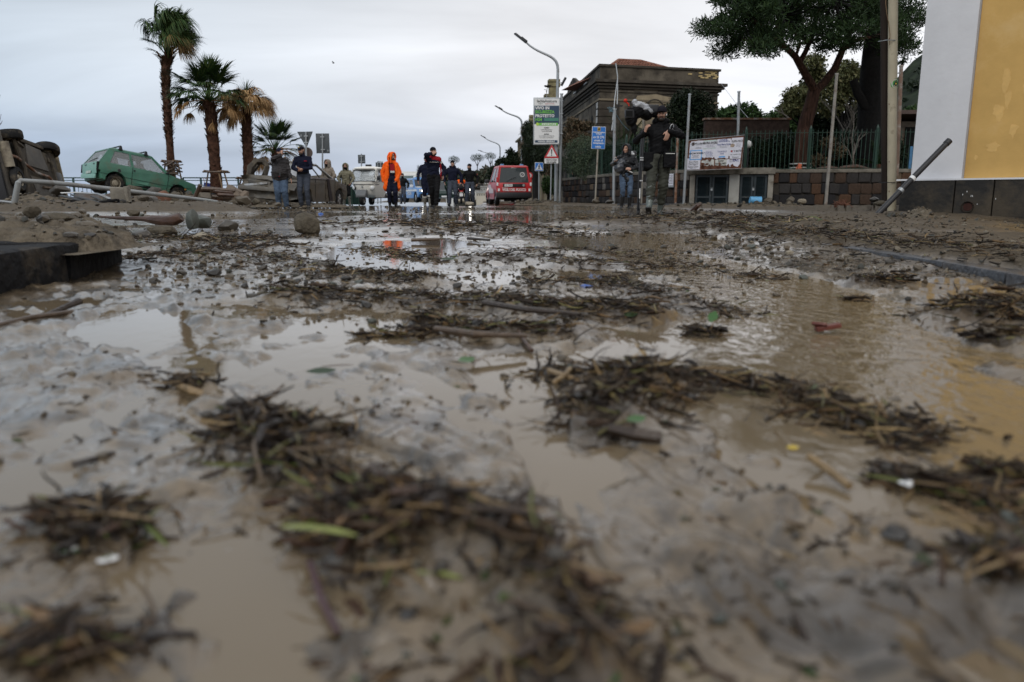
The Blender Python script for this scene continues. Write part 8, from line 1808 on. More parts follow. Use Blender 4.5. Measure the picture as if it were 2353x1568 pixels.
BARKC=[(.0158,.0101,.0065),(.0245,.0151,.0094),(.0115,.0079,.0058),(.0396,.0230,.0130),(.0202,.0137,.0094),(.0612,.0346,.0173),(.0288,.0202,.0130),(.1224,.0756,.0360),(.0144,.0101,.0072),(.0360,.0245,.0158),(.0720,.0576,.0418),(.0540,.0432,.0310),(.0173,.0115,.0079),(.0101,.0072,.0058)]
STONEC=[(.060,.050,.037),(.095,.078,.056),(.036,.033,.029),(.12,.10,.072),(.070,.057,.042),(.050,.050,.043),(.10,.076,.052),(.16,.135,.10)]
M_LIT=leaf_mat('bark_litter',BARKC,.38);M_REED=leaf_mat('reed_litter',[(.10,.062,.028),(.19,.125,.055),(.06,.040,.02),(.26,.18,.085),(.085,.10,.03),(.14,.09,.042)],.42)
M_LEAF=leaf_mat('leaf_litter',[(.035,.060,.016),(.06,.035,.018),(.020,.045,.014),(.11,.055,.022),(.05,.085,.02)],.38)
M_STN=leaf_mat('flood_stone',STONEC,.45)
def single(name,base,col,rough=.38):return mat(name,col,rough=rough,var=.3,scale=40,bump=.3,bscale=120)
SOLO={'chip':[single('bark_dark',0,(.024,.015,.010)),single('bark_brown',0,(.040,.024,.014)),single('bark_red',0,(.062,.031,.017)),single('bark_tan',0,(.19,.115,.055))],
  'twig':[single('twig_dark',0,(.030,.020,.014)),single('twig_brown',0,(.075,.047,.027)),single('twig_tan',0,(.20,.13,.062))],
  'reed':[single('reed_tan',0,(.21,.14,.065)),single('reed_brown',0,(.09,.058,.03)),single('reed_green',0,(.13,.17,.035))],
  'leaf':[single('leaf_green',0,(.03,.075,.014)),single('leaf_brown',0,(.065,.038,.02)),single('leaf_dark',0,(.02,.04,.014))],
  'stone':[single('stone_grey',0,(.058,.050,.040),.45),single('stone_tan',0,(.098,.080,.057),.5),single('stone_dark',0,(.033,.030,.027),.4),single('stone_green',0,(.070,.078,.066),.5)]}
COLN={'chip':['near black','brown','reddish','tan'],'twig':['dark','brown','tan'],'reed':['straw coloured','brown','green'],'leaf':['green','brown','dark green'],'stone':['grey','tan','dark','greenish grey']}
NAMES={'chip':('bark_chip','bark chip'),'twig':('twig','twig'),'reed':('reed_blade','reed'),'leaf':('leaf','leaf'),'stone':('stone','stone')}
# lay out the pieces
PC={k:[] for k in KINDS}          # x, y, z, yaw, pitch, roll, length, band
def put(kind,x,y,z,yaw,pit,rol,L,band):PC[kind].append((x,y,z,yaw,pit,rol,L,band))
for bi,(bname,P,w,hh,dn,sz) in enumerate(BANDS):
 seg=np.hypot(*(P[1:] - P[:-1]).T);cum=np.concatenate([[0],np.cumsum(seg)]);n=int(1500 * dn);s=R2.uniform(-.04,1.04,n) * cum[-1]
 i=np.clip(np.searchsorted(cum,s) - 1,0,len(seg) - 1);f=(s - cum[i]) / seg[i];d=(P[i + 1] - P[i]) / seg[i][:,None];off=R2.normal(size=n) * w * np.where(R2.random(n) < .25,1.25,.58)
 xy=P[i] + (P[i + 1] - P[i]) * f[:,None] + np.stack([-d[:,1],d[:,0]],1) * off[:,None]
 cl=fbm(xy[:,0] * 9,xy[:,1] * 9,7 + bi,3);keep=R2.random(n) < .55 + .9 * cl + .35 * np.exp(-(off / w) ** 2 * 2);xy=xy[keep];off=off[keep];d=d[keep];n=len(xy)
 zz=hfun(xy[:,0],xy[:,1]);zz=np.maximum(zz,-.002);up=np.abs(R2.normal(size=n)) * hh * .42 * np.exp(-(off / w) ** 2)
 ang=np.arctan2(d[:,1],d[:,0]);kk=R2.choice(5,n,p=[.48,.29,.18,.01,.04])
 for j in range(n):
  kind=('chip','twig','reed','leaf','stone')[kk[j]];dist=math.hypot(*xy[j]);g=sz * (1 + .10 * max(0,dist - 2))
  L={'chip':.0185 * math.exp(min(.95,R2.normal() * .55)),'twig':.030 * math.exp(min(.9,R2.normal() * .55)),'reed':.046 * math.exp(min(.6,R2.normal() * .45)),'leaf':.015 * math.exp(R2.normal() * .35),'stone':.0042 * math.exp(min(1.1,R2.normal() * .5))}[kind] * g
  put(kind,xy[j,0],xy[j,1],zz[j] + up[j] + L * .02,ang[j] + R2.normal() * .75,R2.normal() * .15,R2.normal() * .8 if kind == 'chip' else R2.normal() * .5,L,bi)
n=6500;rr=np.exp(R2.uniform(math.log(.36),math.log(16),n));aa=R2.uniform(-.66,.66,n);X=rr * np.sin(aa);Y=rr * np.cos(aa);Z=hfun(X,Y)
den=.14 + 1.9 * fbm(X * 3.2,Y * 3.2,101,4) + .22 * (1 - sstep(-.3,.3,X / rr));ok=(Z > -.002) & (R2.random(n) < den)
for x,y,z,r_ in zip(X[ok],Y[ok],Z[ok],rr[ok]):
 q=R2.random();kind='stone' if q < (.16 if r_ < 1.6 else .42) else 'chip' if q < .74 else 'twig' if q < .93 else 'leaf'
 L={'stone':.0034 * math.exp(min(1.1,R2.normal() * .5)),'chip':.012 * math.exp(R2.normal() * .4),'twig':.020 * math.exp(min(.6,R2.normal() * .5)),'leaf':.013}[kind] * (1 + .16 * max(0,r_ - 1.2))
 put(kind,x,y,max(z,0) + (L * .25 if kind == 'stone' else L * .04),R2.uniform(0,6.3),R2.normal() * .12,R2.normal() * .4,L,-1)
def gravel(cu,cv,ru,rv,n,L0,spread=.6,z0=0.):
 u=cu + R2.normal(size=n) * ru;v=cv + R2.normal(size=n) * rv;v=np.maximum(v,462)
 for a,b in zip(u,v):
  p=gnd(a,b,z0)
  if p.y > 34 or p.y < .3:continue
  z=gz1(p.x,p.y);L=L0 * math.exp(R2.normal() * spread);put('stone',p.x,p.y,max(z,0) + L * .3,R2.uniform(0,6.3),R2.normal() * .3,R2.normal() * .3,L,-2)
_gc={}
def gz1(x,y):return float(hfun(np.array([x]),np.array([y]))[0])
def gravel_fast(cu,cv,ru,rv,n,L0,spread=.6,z0=0.,tag_=-2):
 u=cu + R2.normal(size=n) * ru;v=np.maximum(cv + R2.normal(size=n) * rv,463);pts=np.array([gnd(a,b,z0)[:2] for a,b in zip(u,v)]);m=(pts[:,1] < 34) & (pts[:,1] > .3);pts=pts[m];z=hfun(pts[:,0],pts[:,1])
 for (x,y),h in zip(pts,z):
  if h < -.5:continue
  L=L0 * .5 * math.exp(min(1.25,R2.normal() * spread));kd='chip' if tag_ == -2 and R2.random() < .55 else 'stone';put(kd,x,y,max(h,0) + L * (.25 if kd == 'stone' else .1),R2.uniform(0,6.3),R2.normal() * .25,R2.normal() * .3,L * (1 if kd == 'stone' else 2.6),tag_)
gravel_fast(430,560,150,30,1100,.016);gravel_fast(520,610,130,28,600,.011);gravel_fast(1150,530,180,12,500,.018);gravel_fast(1000,505,320,7,700,.020);gravel_fast(700,485,350,6,900,.028);gravel_fast(1300,487,260,7,500,.026)
gravel_fast(1750,530,180,22,1100,.015,.6,.05);gravel_fast(2050,590,160,18,700,.011,.6,.03);gravel_fast(2000,510,170,12,700,.018,.5,.06);gravel_fast(1400,620,220,40,700,.009);gravel_fast(1050,620,200,40,500,.009);gravel_fast(800,660,150,35,500,.009);gravel_fast(2250,560,150,25,350,.012,.5,.06)
gravel_fast(420,468,180,4,900,.055,.5,.1,-3);gravel_fast(150,474,110,6,500,.05,.5,.1,-3);gravel_fast(700,472,70,3,300,.04,.5,.0,-3);gravel_fast(1750,471,250,3,300,.05,.5,.1,-3)
PLACE={-1:'on the open mud',-2:'in the gravelly mud',-3:'in the far rubble'}
def SZ(kind,s):a={'chip':(.022,.032),'twig':(.035,.055),'reed':(.05,.075),'leaf':(.022,.03),'stone':(.0045,.0075)}[kind];w={'stone':('small','medium','big'),'leaf':('small','medium','large')}.get(kind,('short','medium','long'));return w[(s > a[0]) + (s > a[1])]
def where_(b,x,u,d,y):
 if b >= 0:
  P=BANDS[b][1];dd,sd=seg_dist(np.array([x]),np.array([y]),P);off=float(dd[0] / BANDS[b][2]) * (1 if sd[0] > 0 else -1);lo,hi=P[:,0].min(),P[:,0].max();f=(x - lo) / max(.01,hi - lo);k=int(min(6,max(0,f * 7)));return ('left tip','left end','left half','middle','right half','right end','right tip')[k] + (' far side' if off > .4 else ' near side' if off < -.4 else '')
 return ('far left','left','left of centre','right of centre','right','far right')[int(min(5,max(0,u // 392)))] + (', close by' if d < .75 else ', near' if d < 1.3 else ', midway' if d < 3 else ', far off')
def place(b):return 'in the ' + BANDS[b][0] if b >= 0 else PLACE[b]
LIMIT={'chip':200,'twig':160,'reed':110,'leaf':22,'stone':230}
TOT=0
for kind,L in PC.items():
 A=np.array([p[:7] for p in L]);B=np.array([p[7] for p in L]);u,v=to_view(A[:,0],A[:,1],A[:,2]);dist=np.hypot(A[:,0],A[:,1]);vis=(u > -20) & (u < 2373) & (v < 1600)
 size=A[:,6] / dist * (2 if kind == 'stone' else 1) * vis;order=np.argsort(-size);solo=order[:LIMIT[kind]];rest=order[LIMIT[kind]:]
 var=KINDS[kind];sol=STONE2 if kind == 'stone' else var;MS={}
 for j in solo:
  k=int(R2.integers(len(sol)));ms=SOLO[kind];c=int(R2.choice(len(ms),p={4:[.38,.34,.16,.12],3:[.5,.35,.15]}[len(ms)]))
  if (k,c) not in MS:MS[k,c]=mesh_np(NAMES[kind][0],sol[k][0],sol[k][1],ms[c],True,.7)
  x,y,z,yw,pt,rl,ln=A[j];o=link(NAMES[kind][0],MS[k,c],None,None,(x,y,z),(rl,pt,yw));wf=R2.uniform(.75,1.5)
  o.scale=(ln,ln * (wf if kind in ('chip','leaf') else R2.uniform(.7,1)),ln * (1 if kind != 'stone' else R2.uniform(.6,1)))
  pl=place(int(B[j]));tag(o,'%s %s %s %s, %s' % (SZ(kind,ln / dist[j]),COLN[kind][c],NAMES[kind][1],pl,where_(int(B[j]),x,u[j],dist[j],y)),NAMES[kind][1].split()[-1] if kind != 'chip' else 'bark','%s %ss %s' % (COLN[kind][c],NAMES[kind][1],pl) if kind != 'leaf' else '%s leaves %s' % (COLN[kind][c],pl))
 VV,FF,o=[],[],0
 for j in rest:
  V,F=var[int(R2.integers(len(var)))];x,y,z,yw,pt,rl,ln=A[j];M=np.array(Euler((rl,pt,yw)).to_matrix());s=np.array([1,R2.uniform(.75,1.4),R2.uniform(.8,1.1)]) * ln
  VV.append((V * s) @ M.T + np.array([x,y,z]));FF.append(F + o);o += len(V)
 if VV:
  nm={'chip':'bark_litter','twig':'twig_litter','reed':'reed_litter','leaf':'leaf_litter','stone':'gravel'}[kind];me=mesh_np(nm,np.concatenate(VV),np.concatenate(FF),{'chip':M_LIT,'twig':M_LIT,'reed':M_REED,'leaf':M_LEAF,'stone':M_STN}[kind],kind == 'stone',.8)
  ob=link(nm,me);tag(ob,{'chip':'bark litter and mulch strewn over the mud','twig':'small twigs strewn through the mud','reed':'broken reeds strewn through the mud','leaf':'small leaves strewn over the mud','stone':'gravel and small pebbles lying in the mud'}[kind],'gravel' if kind == 'stone' else 'litter',kind='stuff');TOT += sum(len(f) for f in FF)
print('debris',{k:len(v) for k,v in PC.items()},TOT)
# named stones and finds
def rock(u,vb,w,h,label,Y=None,m=0,seed=1,group=None,flat=1.,z=None,yaw=0.,roll=0.,name='rock'):
 p=gnd(u,vb) if Y is None else at(u,vb,Y);k=px(p.y) if Y is None else px(Y);V,F=ico(3,seed,.16);rg=np.random.default_rng(seed)
 for q in range(13):                                        # cleave flat faces off it
  n_=rg.normal(size=3);n_ /= np.linalg.norm(n_);s_=V @ n_;c_=rg.uniform(.62,.86);V=V - np.maximum(s_ - c_,0)[:,None] * n_ * .94
 R=np.array(Euler((0,roll,yaw)).to_matrix());V=V @ R.T;V=V / np.abs(V).max(0) * np.array([w * k / 2,w * k * .45,h * k / 2])
 o=link(name,mesh_np(name,V,F,SOLO['stone'][m] if m < 4 else ROCKX[m - 4],True,.42),None,None,(p.x,p.y,p.z + h * k * .40));tag(o,label,'rock',group);return o
ROCKX=[mat('muddy_boulder',(.090,.076,.055),rough=.75,var=.4,scale=12,bump=.9,bscale=45,dirt=.35,dirtcol=(.06,.05,.036),dscale=10),mat('pale_rock',(.26,.225,.17),rough=.7,var=.25,scale=20,bump=.4,bscale=60),mat('brick_red_rubble',(.17,.085,.055),rough=.8,var=.3,scale=10)]
rock(708,540,61,57,'muddy rounded boulder standing alone at the near end of the long puddle',m=4,seed=3)
rock(460,522,46,34,'grey green tilted rock right of the log end',Y=6.6,m=3,seed=4,roll=.6);rock(440,528,34,52,'pale green upright slab of rock beside the log end',Y=6.2,m=3,seed=5,roll=1.1);rock(525,533,46,32,'grey angular rock between the log and the lone boulder',Y=6.7,m=0,seed=6)
rock(458,557,40,26,'round tan stone with dark pits below the tilted rocks',Y=4.9,m=5,seed=7);rock(375,548,74,34,'large muddy stone under the log',Y=5.2,m=4,seed=8);rock(325,552,50,26,'flat grey stone left of the muddy stone under the log',Y=4.8,m=0,seed=9);rock(308,500,34,20,'mossy clod behind the log',Y=7.2,m=4,seed=10)
rock(335,572,24,12,'small pale stone below the log pile',Y=4.2,m=5,seed=11);rock(350,590,40,16,'brown flat stone right of the kerb block',Y=3.9,m=1,seed=12);rock(610,585,52,22,'smooth grey stone half sunk in mud left of the puddle',Y=4.0,m=1,seed=13);rock(738,618,44,24,'rounded stone in the pebbles at the puddle edge',Y=3.05,m=0,seed=14);rock(700,612,30,20,'brown stone at the left shore of the puddle',Y=3.2,m=1,seed=15);rock(768,640,30,18,'grey stone below the puddle corner',Y=2.75,m=0,seed=16)
rock(1815,588,24,14,'pale cream stone on the debris bank',Y=3.8,m=5,seed=17);rock(1080,472,24,9,'yellowish stone at the foot of the striding policeman',Y=27,m=5,seed=18);rock(1510,470,26,14,'grey rock against the stone wall behind the poncho man',Y=26.5,m=0,seed=19)
for k,(u,vb,w,h,Y,m,lab) in enumerate(((1368,468,20,12,28.2,1,'tan rock at the foot of the blue road sign'),(1400,468,22,10,27.4,0,'grey rock at the foot of the wire topped pole'),(1766,468,22,15,24.8,1,'boulder at the right pillar of the cabinets'),(1816,468,20,19,24.4,1,'rounded tan boulder against the dark stone wall'),(1843,468,22,13,24.3,5,'flat pale rock right of the rounded wall boulder'),(2008,464,24,14,13.4,0,'grey rock beside the foot of the wooden pole'),(2022,473,30,14,11.4,4,'muddy rock below the beige pole'),(1690,498,26,14,10.5,0,'grey rock behind the debris peak'))):rock(u,vb,w,h,lab,Y=Y,m=m,seed=30 + k)
spots=[(308,449,46,26,17.0),(330,462,30,22,17.5),(352,468,26,20,18),(378,470,36,36,18.5),(402,470,40,34,19),(425,472,26,26,18),(440,470,30,18,19),(468,462,40,22,20),(355,448,40,22,19.5),(300,472,24,16,16),(535,474,26,17,18.5),(560,470,36,24,20),(588,470,22,16,21),(640,474,18,10,19),(140,448,50,24,16.5),(268,470,30,18,16),(230,474,28,14,15.5),(90,476,40,18,14.5),(482,473,22,13,18),(515,472,18,10,18.5),(172,474,24,12,15),(205,470,22,12,15.5)]
where=['under the rear wheel of the green car','left of the bent sheet metal','below the green car sill','squarish, below the green car door','broad, under the green car front','just left of the leaning post','beneath the green car front wheel','under the log bundle','dark, behind the long pipe','left of the squarish block','at the right end of the long pipe','before the folded carpet','right of the folded carpet','before the crushed car tail','under the overturned car','below the concrete slab','among black scraps under the slab','below the bent rail post','right of the leaning post','small, below the log bundle','left among the black scraps','between the scraps and the slab']
for k,(u,vb,w,h,Y) in enumerate(spots):rock(u,vb,w,h,'rubble rock ' + where[k],Y=Y,m=(4,1,0,6,4,1)[k % 6],seed=60 + k,group='rubble rocks under the wrecked cars',roll=.3 * (k % 3))
def stick(label,pts,r,m,cat='stick',name='stick',n=7,jit=.0):
 P=[Vector(p) for p in pts];t=MB();t.tube([p - P[0] for p in P],r,n);o=t.build(name,m,None,jit=jit);o.location=P[0];tag(o,label,cat);return o
M_LOG=mat('wet_brown_log',(.040,.020,.013),rough=.45,var=.45,scale=10,stretch=(.3,1,1),bump=.6,bscale=30,tint=(.068,.033,.020))
stick('long brown log with a thick splintered right end lying over the left stones',[at(228,498,6.4),at(270,501,6.3),at(330,503,6.2),at(352,505,6.15),at(380,508,6.1),at(402,506,6.05),at(416,499,6.05)],[.008,.015,.020,.036,.045,.043,.034],M_LOG,'log','log',10,.003)
stick('pale bent railing pipe lying across the rubble below the green car',[at(33,468,14.6),at(42,420,14.6),at(47,415.5,14.7),at(120,420,15.1),at(250,434,15.9),at(300,440,16.2),at(430,455,17.2),at(478,461,17.6),at(533,470,18.1)],[.055,.050,.046,.046,.046,.046,.040,.038,.034],mat('grey_bent_pipe',(.27,.28,.275),rough=.5,metal=.3,var=.25,scale=2,dirt=.35,dirtcol=(.12,.085,.055),dscale=1.2),'pipe','railing_pipe',12)
stick('rusty leaning wooden post stuck in rubble at the nose of the green car',[at(441,472,18.2),at(455,438,18.1),at(460,425,18.05)],[.055,.050,.042],M_WOODS[1],'post','leaning_post')
for k,(a,b,r) in enumerate((((455,434),(540,439),.05),((458,438),(536,443),.06),((452,443),(520,440),.045),((462,447),(545,450),.055),((450,450),(530,455),.05),((470,431),(522,437),.03))):
 stick(('topmost slender log of the bundle','thick reddish log near the bundle top','short log crossing the bundle','long dark log low in the bundle','lowest log of the bundle','thinnest upper branch of the bundle')[k] + ' right of the green car',[at(*a,20 + .2 * k),at((a[0] + b[0]) / 2,(a[1] + b[1]) / 2 - 1,20.1),at(*b,20.2)],r,M_LOG if k % 2 else M_WOODS[1],'log','log')
stick('thin grey pole lying low under the overturned car',[at(-10,462,15.0),at(95,474,15.5)],.03,M_STEEL,'pole','fallen_pole');stick('tan stick lying diagonally below the right of centre mat',[gnd(1858,1048,.016),gnd(1905,1082,.010),gnd(1952,1118,.006)],[.0036,.0042,.0038],SOLO['reed'][0]);stick('dark pointed stick on the left mud below the kerb block',[gnd(108,722,.006),gnd(150,706,.012),gnd(184,692,.022)],[.004,.007,.009],SOLO['twig'][0]);stick('long pale brown stem lying across the far left mud',[gnd(-20,752,.008),gnd(70,730,.009),gnd(170,717,.006)],.006,SOLO['twig'][1])
stick('purplish stem hanging from the ridge nearest the camera',[gnd(712,1292,.016),gnd(740,1380,.006),gnd(778,1458,.004)],[.0022,.0026,.0022],mat('purple_stem',(.060,.030,.034),rough=.4,var=.3));stick('splintered branch standing up from the debris bank beside the cameraman',[at(1576,500,9.7),at(1590,488,9.7),at(1604,472,9.6),at(1612,469,9.6)],[.045,.04,.03,.012],M_LOG,'branch','branch')
stick('yellow stick crossing another on the mud right of centre',[gnd(1262,852,.016),gnd(1292,862,.022),gnd(1330,876,.012)],.0042,SOLO['reed'][0]);stick('yellow stick laid over the first one right of centre',[gnd(1310,848,.024),gnd(1298,862,.024),gnd(1272,880,.012)],.0036,SOLO['reed'][0]);stick('thick tan reed end in the ridge nearest the camera',[gnd(1098,1292,.026),gnd(1140,1305,.024),gnd(1182,1322,.018)],[.0045,.005,.0048],SOLO['reed'][0]);stick('short squared wood block at the left end of the right hand mat',[gnd(1405,985,.014),gnd(1462,998,.016),gnd(1520,1005,.014)],[.007,.0085,.0075],SOLO['chip'][1],'wood','wood_block',5)
stick('orange brown stick at the right of the ridge across the middle',[gnd(1190,760,.02),gnd(1205,785,.012),gnd(1222,806,.006)],.004,SOLO['chip'][2]);stick('long brown branch in the ridge across the middle',[gnd(1000,755,.03),gnd(1090,768,.034),gnd(1210,772,.026)],[.005,.0065,.004],SOLO['twig'][1],'branch','branch');stick('long dark branch along the top of the middle ridge',[gnd(1110,696,.05),gnd(1210,712,.045),gnd(1330,722,.03)],[.006,.007,.004],SOLO['twig'][0],'branch','branch');stick('tan stick with knot on the left mud',[gnd(395,880,.008),gnd(440,898,.012),gnd(478,908,.006)],[.004,.0055,.004],SOLO['reed'][0])
stick('dark twig lying on the mud left of centre',[gnd(865,1002,.006),gnd(900,988,.008),gnd(960,972,.006)],[.0025,.0035,.002],SOLO['chip'][2]);stick('dark twig on the near left mud',[gnd(165,1068,.006),gnd(205,1058,.008),gnd(262,1042,.006)],.003,SOLO['twig'][0]);stick('dark broken reed at the left of the ridge nearest the camera',[gnd(490,1100,.006),gnd(560,1062,.010),gnd(640,1028,.012)],.0028,SOLO['twig'][1]);stick('brown branch floating in the far puddle strip',[gnd(945,552,.02),gnd(1010,550,.025)],[.011,.009],SOLO['twig'][1],'branch','branch');stick('dark branch lying behind the far puddle strip',[gnd(1075,548,.02),gnd(1125,552,.02)],[.010,.007],SOLO['twig'][0],'branch','branch')
def big_leaf(label,u,v,L,yaw,m,z=.012,kind='leaf',wf=1.,pit=0.):
 V,F=KINDS[kind][int(u) % len(KINDS[kind])];p=gnd(u,v,z);o=link('leaf' if kind == 'leaf' else 'reed_blade',mesh_np('leaf',V,F,m,True),None,None,p,(.3,pit,yaw),(L,L * wf,L));tag(o,label,'leaf')
LG=mat('bright_leaf',(.026,.090,.012),rough=.35,var=.3,scale=40);LY=mat('lime_reed',(.18,.20,.05),rough=.4,var=.2)
big_leaf('bright green leaf tuft on the ridge end left of centre',1072,826,.034,.8,LG,.022);big_leaf('bright green leaf under the tuft',1052,832,.045,2.6,SOLO['leaf'][0],.014);big_leaf('dark green leaf alone on the mud left of centre',738,852,.045,.3,SOLO['leaf'][2],.010);big_leaf('thin curled leaf right of the lone dark green one',775,838,.05,.25,SOLO['leaf'][1],.012,'reed',1.6);big_leaf('upright green leaf in the small puddle right of centre',1638,728,.040,1.0,LG,.02,'leaf',1.2,-.5);big_leaf('green leaf in the left part of the long mat',1462,962,.026,.5,LG,.028);big_leaf('pale green leaf in the left part of the long mat',1440,928,.020,1.9,SOLO['stone'][3],.03)
big_leaf('lime green reed blade on the ridge nearest the camera',730,1222,.060,-.25,LY,.034,'reed',2.0);big_leaf('second lime blade lower on the ridge nearest the camera',1015,1315,.035,-.3,LY,.022,'reed',2.2);big_leaf('yellow leaf in the right half of the long mat',1822,1028,.014,.2,mat('yellow_leaf',(.42,.30,.03),var=.2),.016);big_leaf('tan curled leaf right of the yellow one',1885,1000,.034,.6,SOLO['reed'][0],.022,'leaf',.8,.3);big_leaf('dark green leaf on the lower right mat',2120,1290,.03,.9,SOLO['leaf'][2],.012)
big_leaf('green leaf in the litter beyond the puddle',1030,596,.07,.2,SOLO['leaf'][2],.03)
p=gnd(1902,752,.012);o=MB();o.box((0,0,0),(.052,.016,.010),rot3(y=-.15,z=.1));o.box((-.018,-.002,.006),(.012,.03,.006),rot3(z=.9,y=.5));q=o.build('wood_splinter',mat('red_wood',(.115,.028,.018),rough=.4,var=.25,scale=60),None,bevel=.002);q.location=p;tag(q,'reddish broken piece of wood floating alone in the stream','wood')
def scrap(label,u,v,r,m,name='plastic_scrap',n=3):
 p=gnd(u,v,.006);q=blob2(name,r,m,n);q.location=p;tag(q,label,'litter')
def blob2(name,r,m,seed):
 V,F=ico(2,seed + 200,.5,.45);return link(name,mesh_np(name,V * r,F,m,True,.9))
scrap('crumpled white scrap among litter at the lower left',160,1262,.008,M_WHITE);scrap('second white scrap right of the crumpled one at the lower left',250,1282,.006,M_WHITE,n=4);scrap('small white scrap in the mat at the right edge',2085,1110,.006,M_WHITE,n=5);scrap('small bone coloured pebble at the very bottom by the near ridge',1372,1535,.0055,mat('bone_pebble',(.42,.38,.30),var=.1),'pebble',6);scrap('blue plastic scrap in the wet mud right of the puddle',1345,660,.018,mat('blue_plastic',(.03,.10,.36),rough=.3),n=7);scrap('blue scrap on the far road behind the lone boulder',737,492,.05,mat('blue_plastic',()),n=8);scrap('dark pebble in the lower right mud',2060,1228,.012,SOLO['stone'][2],'pebble',9)
# mud heap on the kerb stones
HP=[]
def heap(name,label,cu,vb,wu,hv,Y,seed,m,depth=.5):
 c=at(cu,vb,Y);k=px(Y);W=wu * k / 2;H=hv * k;n=46;g=np.linspace(-1,1,n);X,Yy=np.meshgrid(g,g);r=np.sqrt(X * X + Yy * Yy);z=H * np.clip(1 - r ** 2,0,1) ** .7 * (.75 + .6 * fbm(X * 2.2,Yy * 2.2,seed,4)) + .02 * fbm(X * 9,Yy * 9,seed + 1,3) * (r < 1) - .03 * (r > .95)
 V=np.stack([X * W,Yy * depth,z],-1).reshape(-1,3);F=[(j * n + i,j * n + i + 1,(j + 1) * n + i + 1,(j + 1) * n + i) for j in range(n - 1) for i in range(n - 1)];o=link(name,mesh_np(name,V,F,m,True),None,None,(c.x,c.y,c.z));tag(o,label,'mud heap',kind='stuff');ok=np.where((r.ravel() < .93) & (V[:,2] > 0))[0]
 for i in R2.choice(ok,min(len(ok),170)):HP.append((V[i] + np.array([c.x,c.y,c.z]),(.0042 + .0011 * Y) * math.exp(min(1.3,R2.normal() * .6))))
 return o
M_HEAP=mat('heaped_mud',(.12,.098,.070),rough=.75,var=.5,scale=14,bump=1.,bscale=50,dirt=.3,dirtcol=(.055,.045,.034),dscale=8)
heap('mud_heap','gravelly mud heaped on top of the black kerb stones at the left',40,552,520,54,2.83,5,M_HEAP,.35)
for k,(u,vb,w,h,Y,m,lab) in enumerate(((75,500,46,30,2.95,4,'dark clod on top of the left mud heap'),(135,516,90,36,3.0,4,'long brown clod on the right of the left mud heap'),(30,524,60,20,2.75,0,'grey stone at the front of the left mud heap'),(200,522,50,18,2.9,1,'flat tan stone at the right foot of the left mud heap'),(100,540,36,14,2.68,5,'small pale stone in the front of the left mud heap'),(160,546,40,14,2.65,0,'grey stone near the kerb edge'),(58,548,44,16,2.62,1,'tan stone at the very edge of the kerb'),(205,546,30,12,2.7,2,'dark stone on the last kerb block'))):rock(u,vb,w,h,lab,Y=Y,m=m,seed=90 + k)
heap('mud_heap','peak of earth and twigs of the debris bank under the splintered branch',1592,506,110,16,9.6,21,M_HEAP,.5);heap('mud_heap','mud and twigs heaped before the beige pole and plinth',2105,512,150,30,9.0,8,M_HEAP,.5);heap('mud_heap','long low mud bank on the pavement by the plinth',2260,534,300,24,8.0,9,M_HEAP,.6);heap('mud_heap','heaped earth under the overturned car',90,472,210,26,16.2,11,M_HEAP,.8);heap('mud_heap','earth bank under the green car',360,474,280,30,19.6,12,M_HEAP,1.6);heap('mud_heap','mud thrown up round the crushed car',690,474,230,9,23.6,13,M_HEAP,.8);heap('mud_heap','earth heap beside the round sign',1240,470,120,10,33,14,M_HEAP,1.2);heap('mud_heap','silt along the foot of the stone wall',1690,473,330,5,23.8,15,M_HEAP,.6)
VV,FF,o=[],[],0
for P,L in HP:
 kd='stone' if R2.random() < .6 else ('chip' if R2.random() < .6 else 'twig');V,F=KINDS[kd][int(R2.integers(len(KINDS[kd])))];M=np.array(Euler((R2.normal() * .3,R2.normal() * .3,R2.uniform(0,6.3))).to_matrix());VV.append((V * L * (1 if kd == 'stone' else 3.2)) @ M.T + P + np.array([0,0,L * .3]));FF.append(F + o);o += len(V)
tag(link('heap_gravel',mesh_np('heap_gravel',np.concatenate(VV),np.concatenate(FF),M_STN,True,.7)),'gravel and splinters stuck in the mud heaps','gravel',kind='stuff')
# other finds on the left bank
t=T('sheet_metal','torn dark sheet metal lying folded below the long pipe','sheet metal',None,at(190,470,16));V=[];n=14;g=np.linspace(0,1,n);X,Yv=np.meshgrid(g,g);a0=at(135,474,15.8);a1=at(262,474,15.8);b0=PM[t.name].translation
Vv=np.stack([(a0.x - b0.x) + (a1.x - a0.x) * X,.9 * Yv - .2,(a0.z - b0.z) + .02 + .30 * Yv * (1 - .5 * X) + .10 * fbm(X * 4,Yv * 4,3,3)],-1).reshape(-1,3);link('sheet',mesh_np('sheet',Vv,[(j * n + i,j * n + i + 1,(j + 1) * n + i + 1,(j + 1) * n + i) for j in range(n - 1) for i in range(n - 1)],mat('dark_sheet',(.085,.080,.075),rough=.4,metal=.5,var=.3,dirt=.5,dirtcol=(.07,.045,.03)),True,.8),None,t)
b=MB(True);b.tube([at(140,444,15.9),at(175,443,15.9),at(225,446,15.8),at(240,452,15.7),at(262,462,15.6),at(290,468,15.5)],[.012,.014,.02,.035,.03,.02],6);b.build('bright_edge',M_ALLOY,t,jit=.006)
t=T('concrete_slab','grey broken concrete slab standing at the end of the bent sheet','slab',None,at(280,468,15.7));b=MB(True);c=at(277,449,15.7);b.box(c,(.36,.12,.30),rot3(y=.05,z=.3));b.box(at(294,446,15.65),(.06,.16,.30),rot3(y=-.1));b.build('slab',mat('slab_grey',(.22,.20,.165),rough=.85,var=.3,bump=.5,dirt=.3),t,bevel=.015,jit=.012)
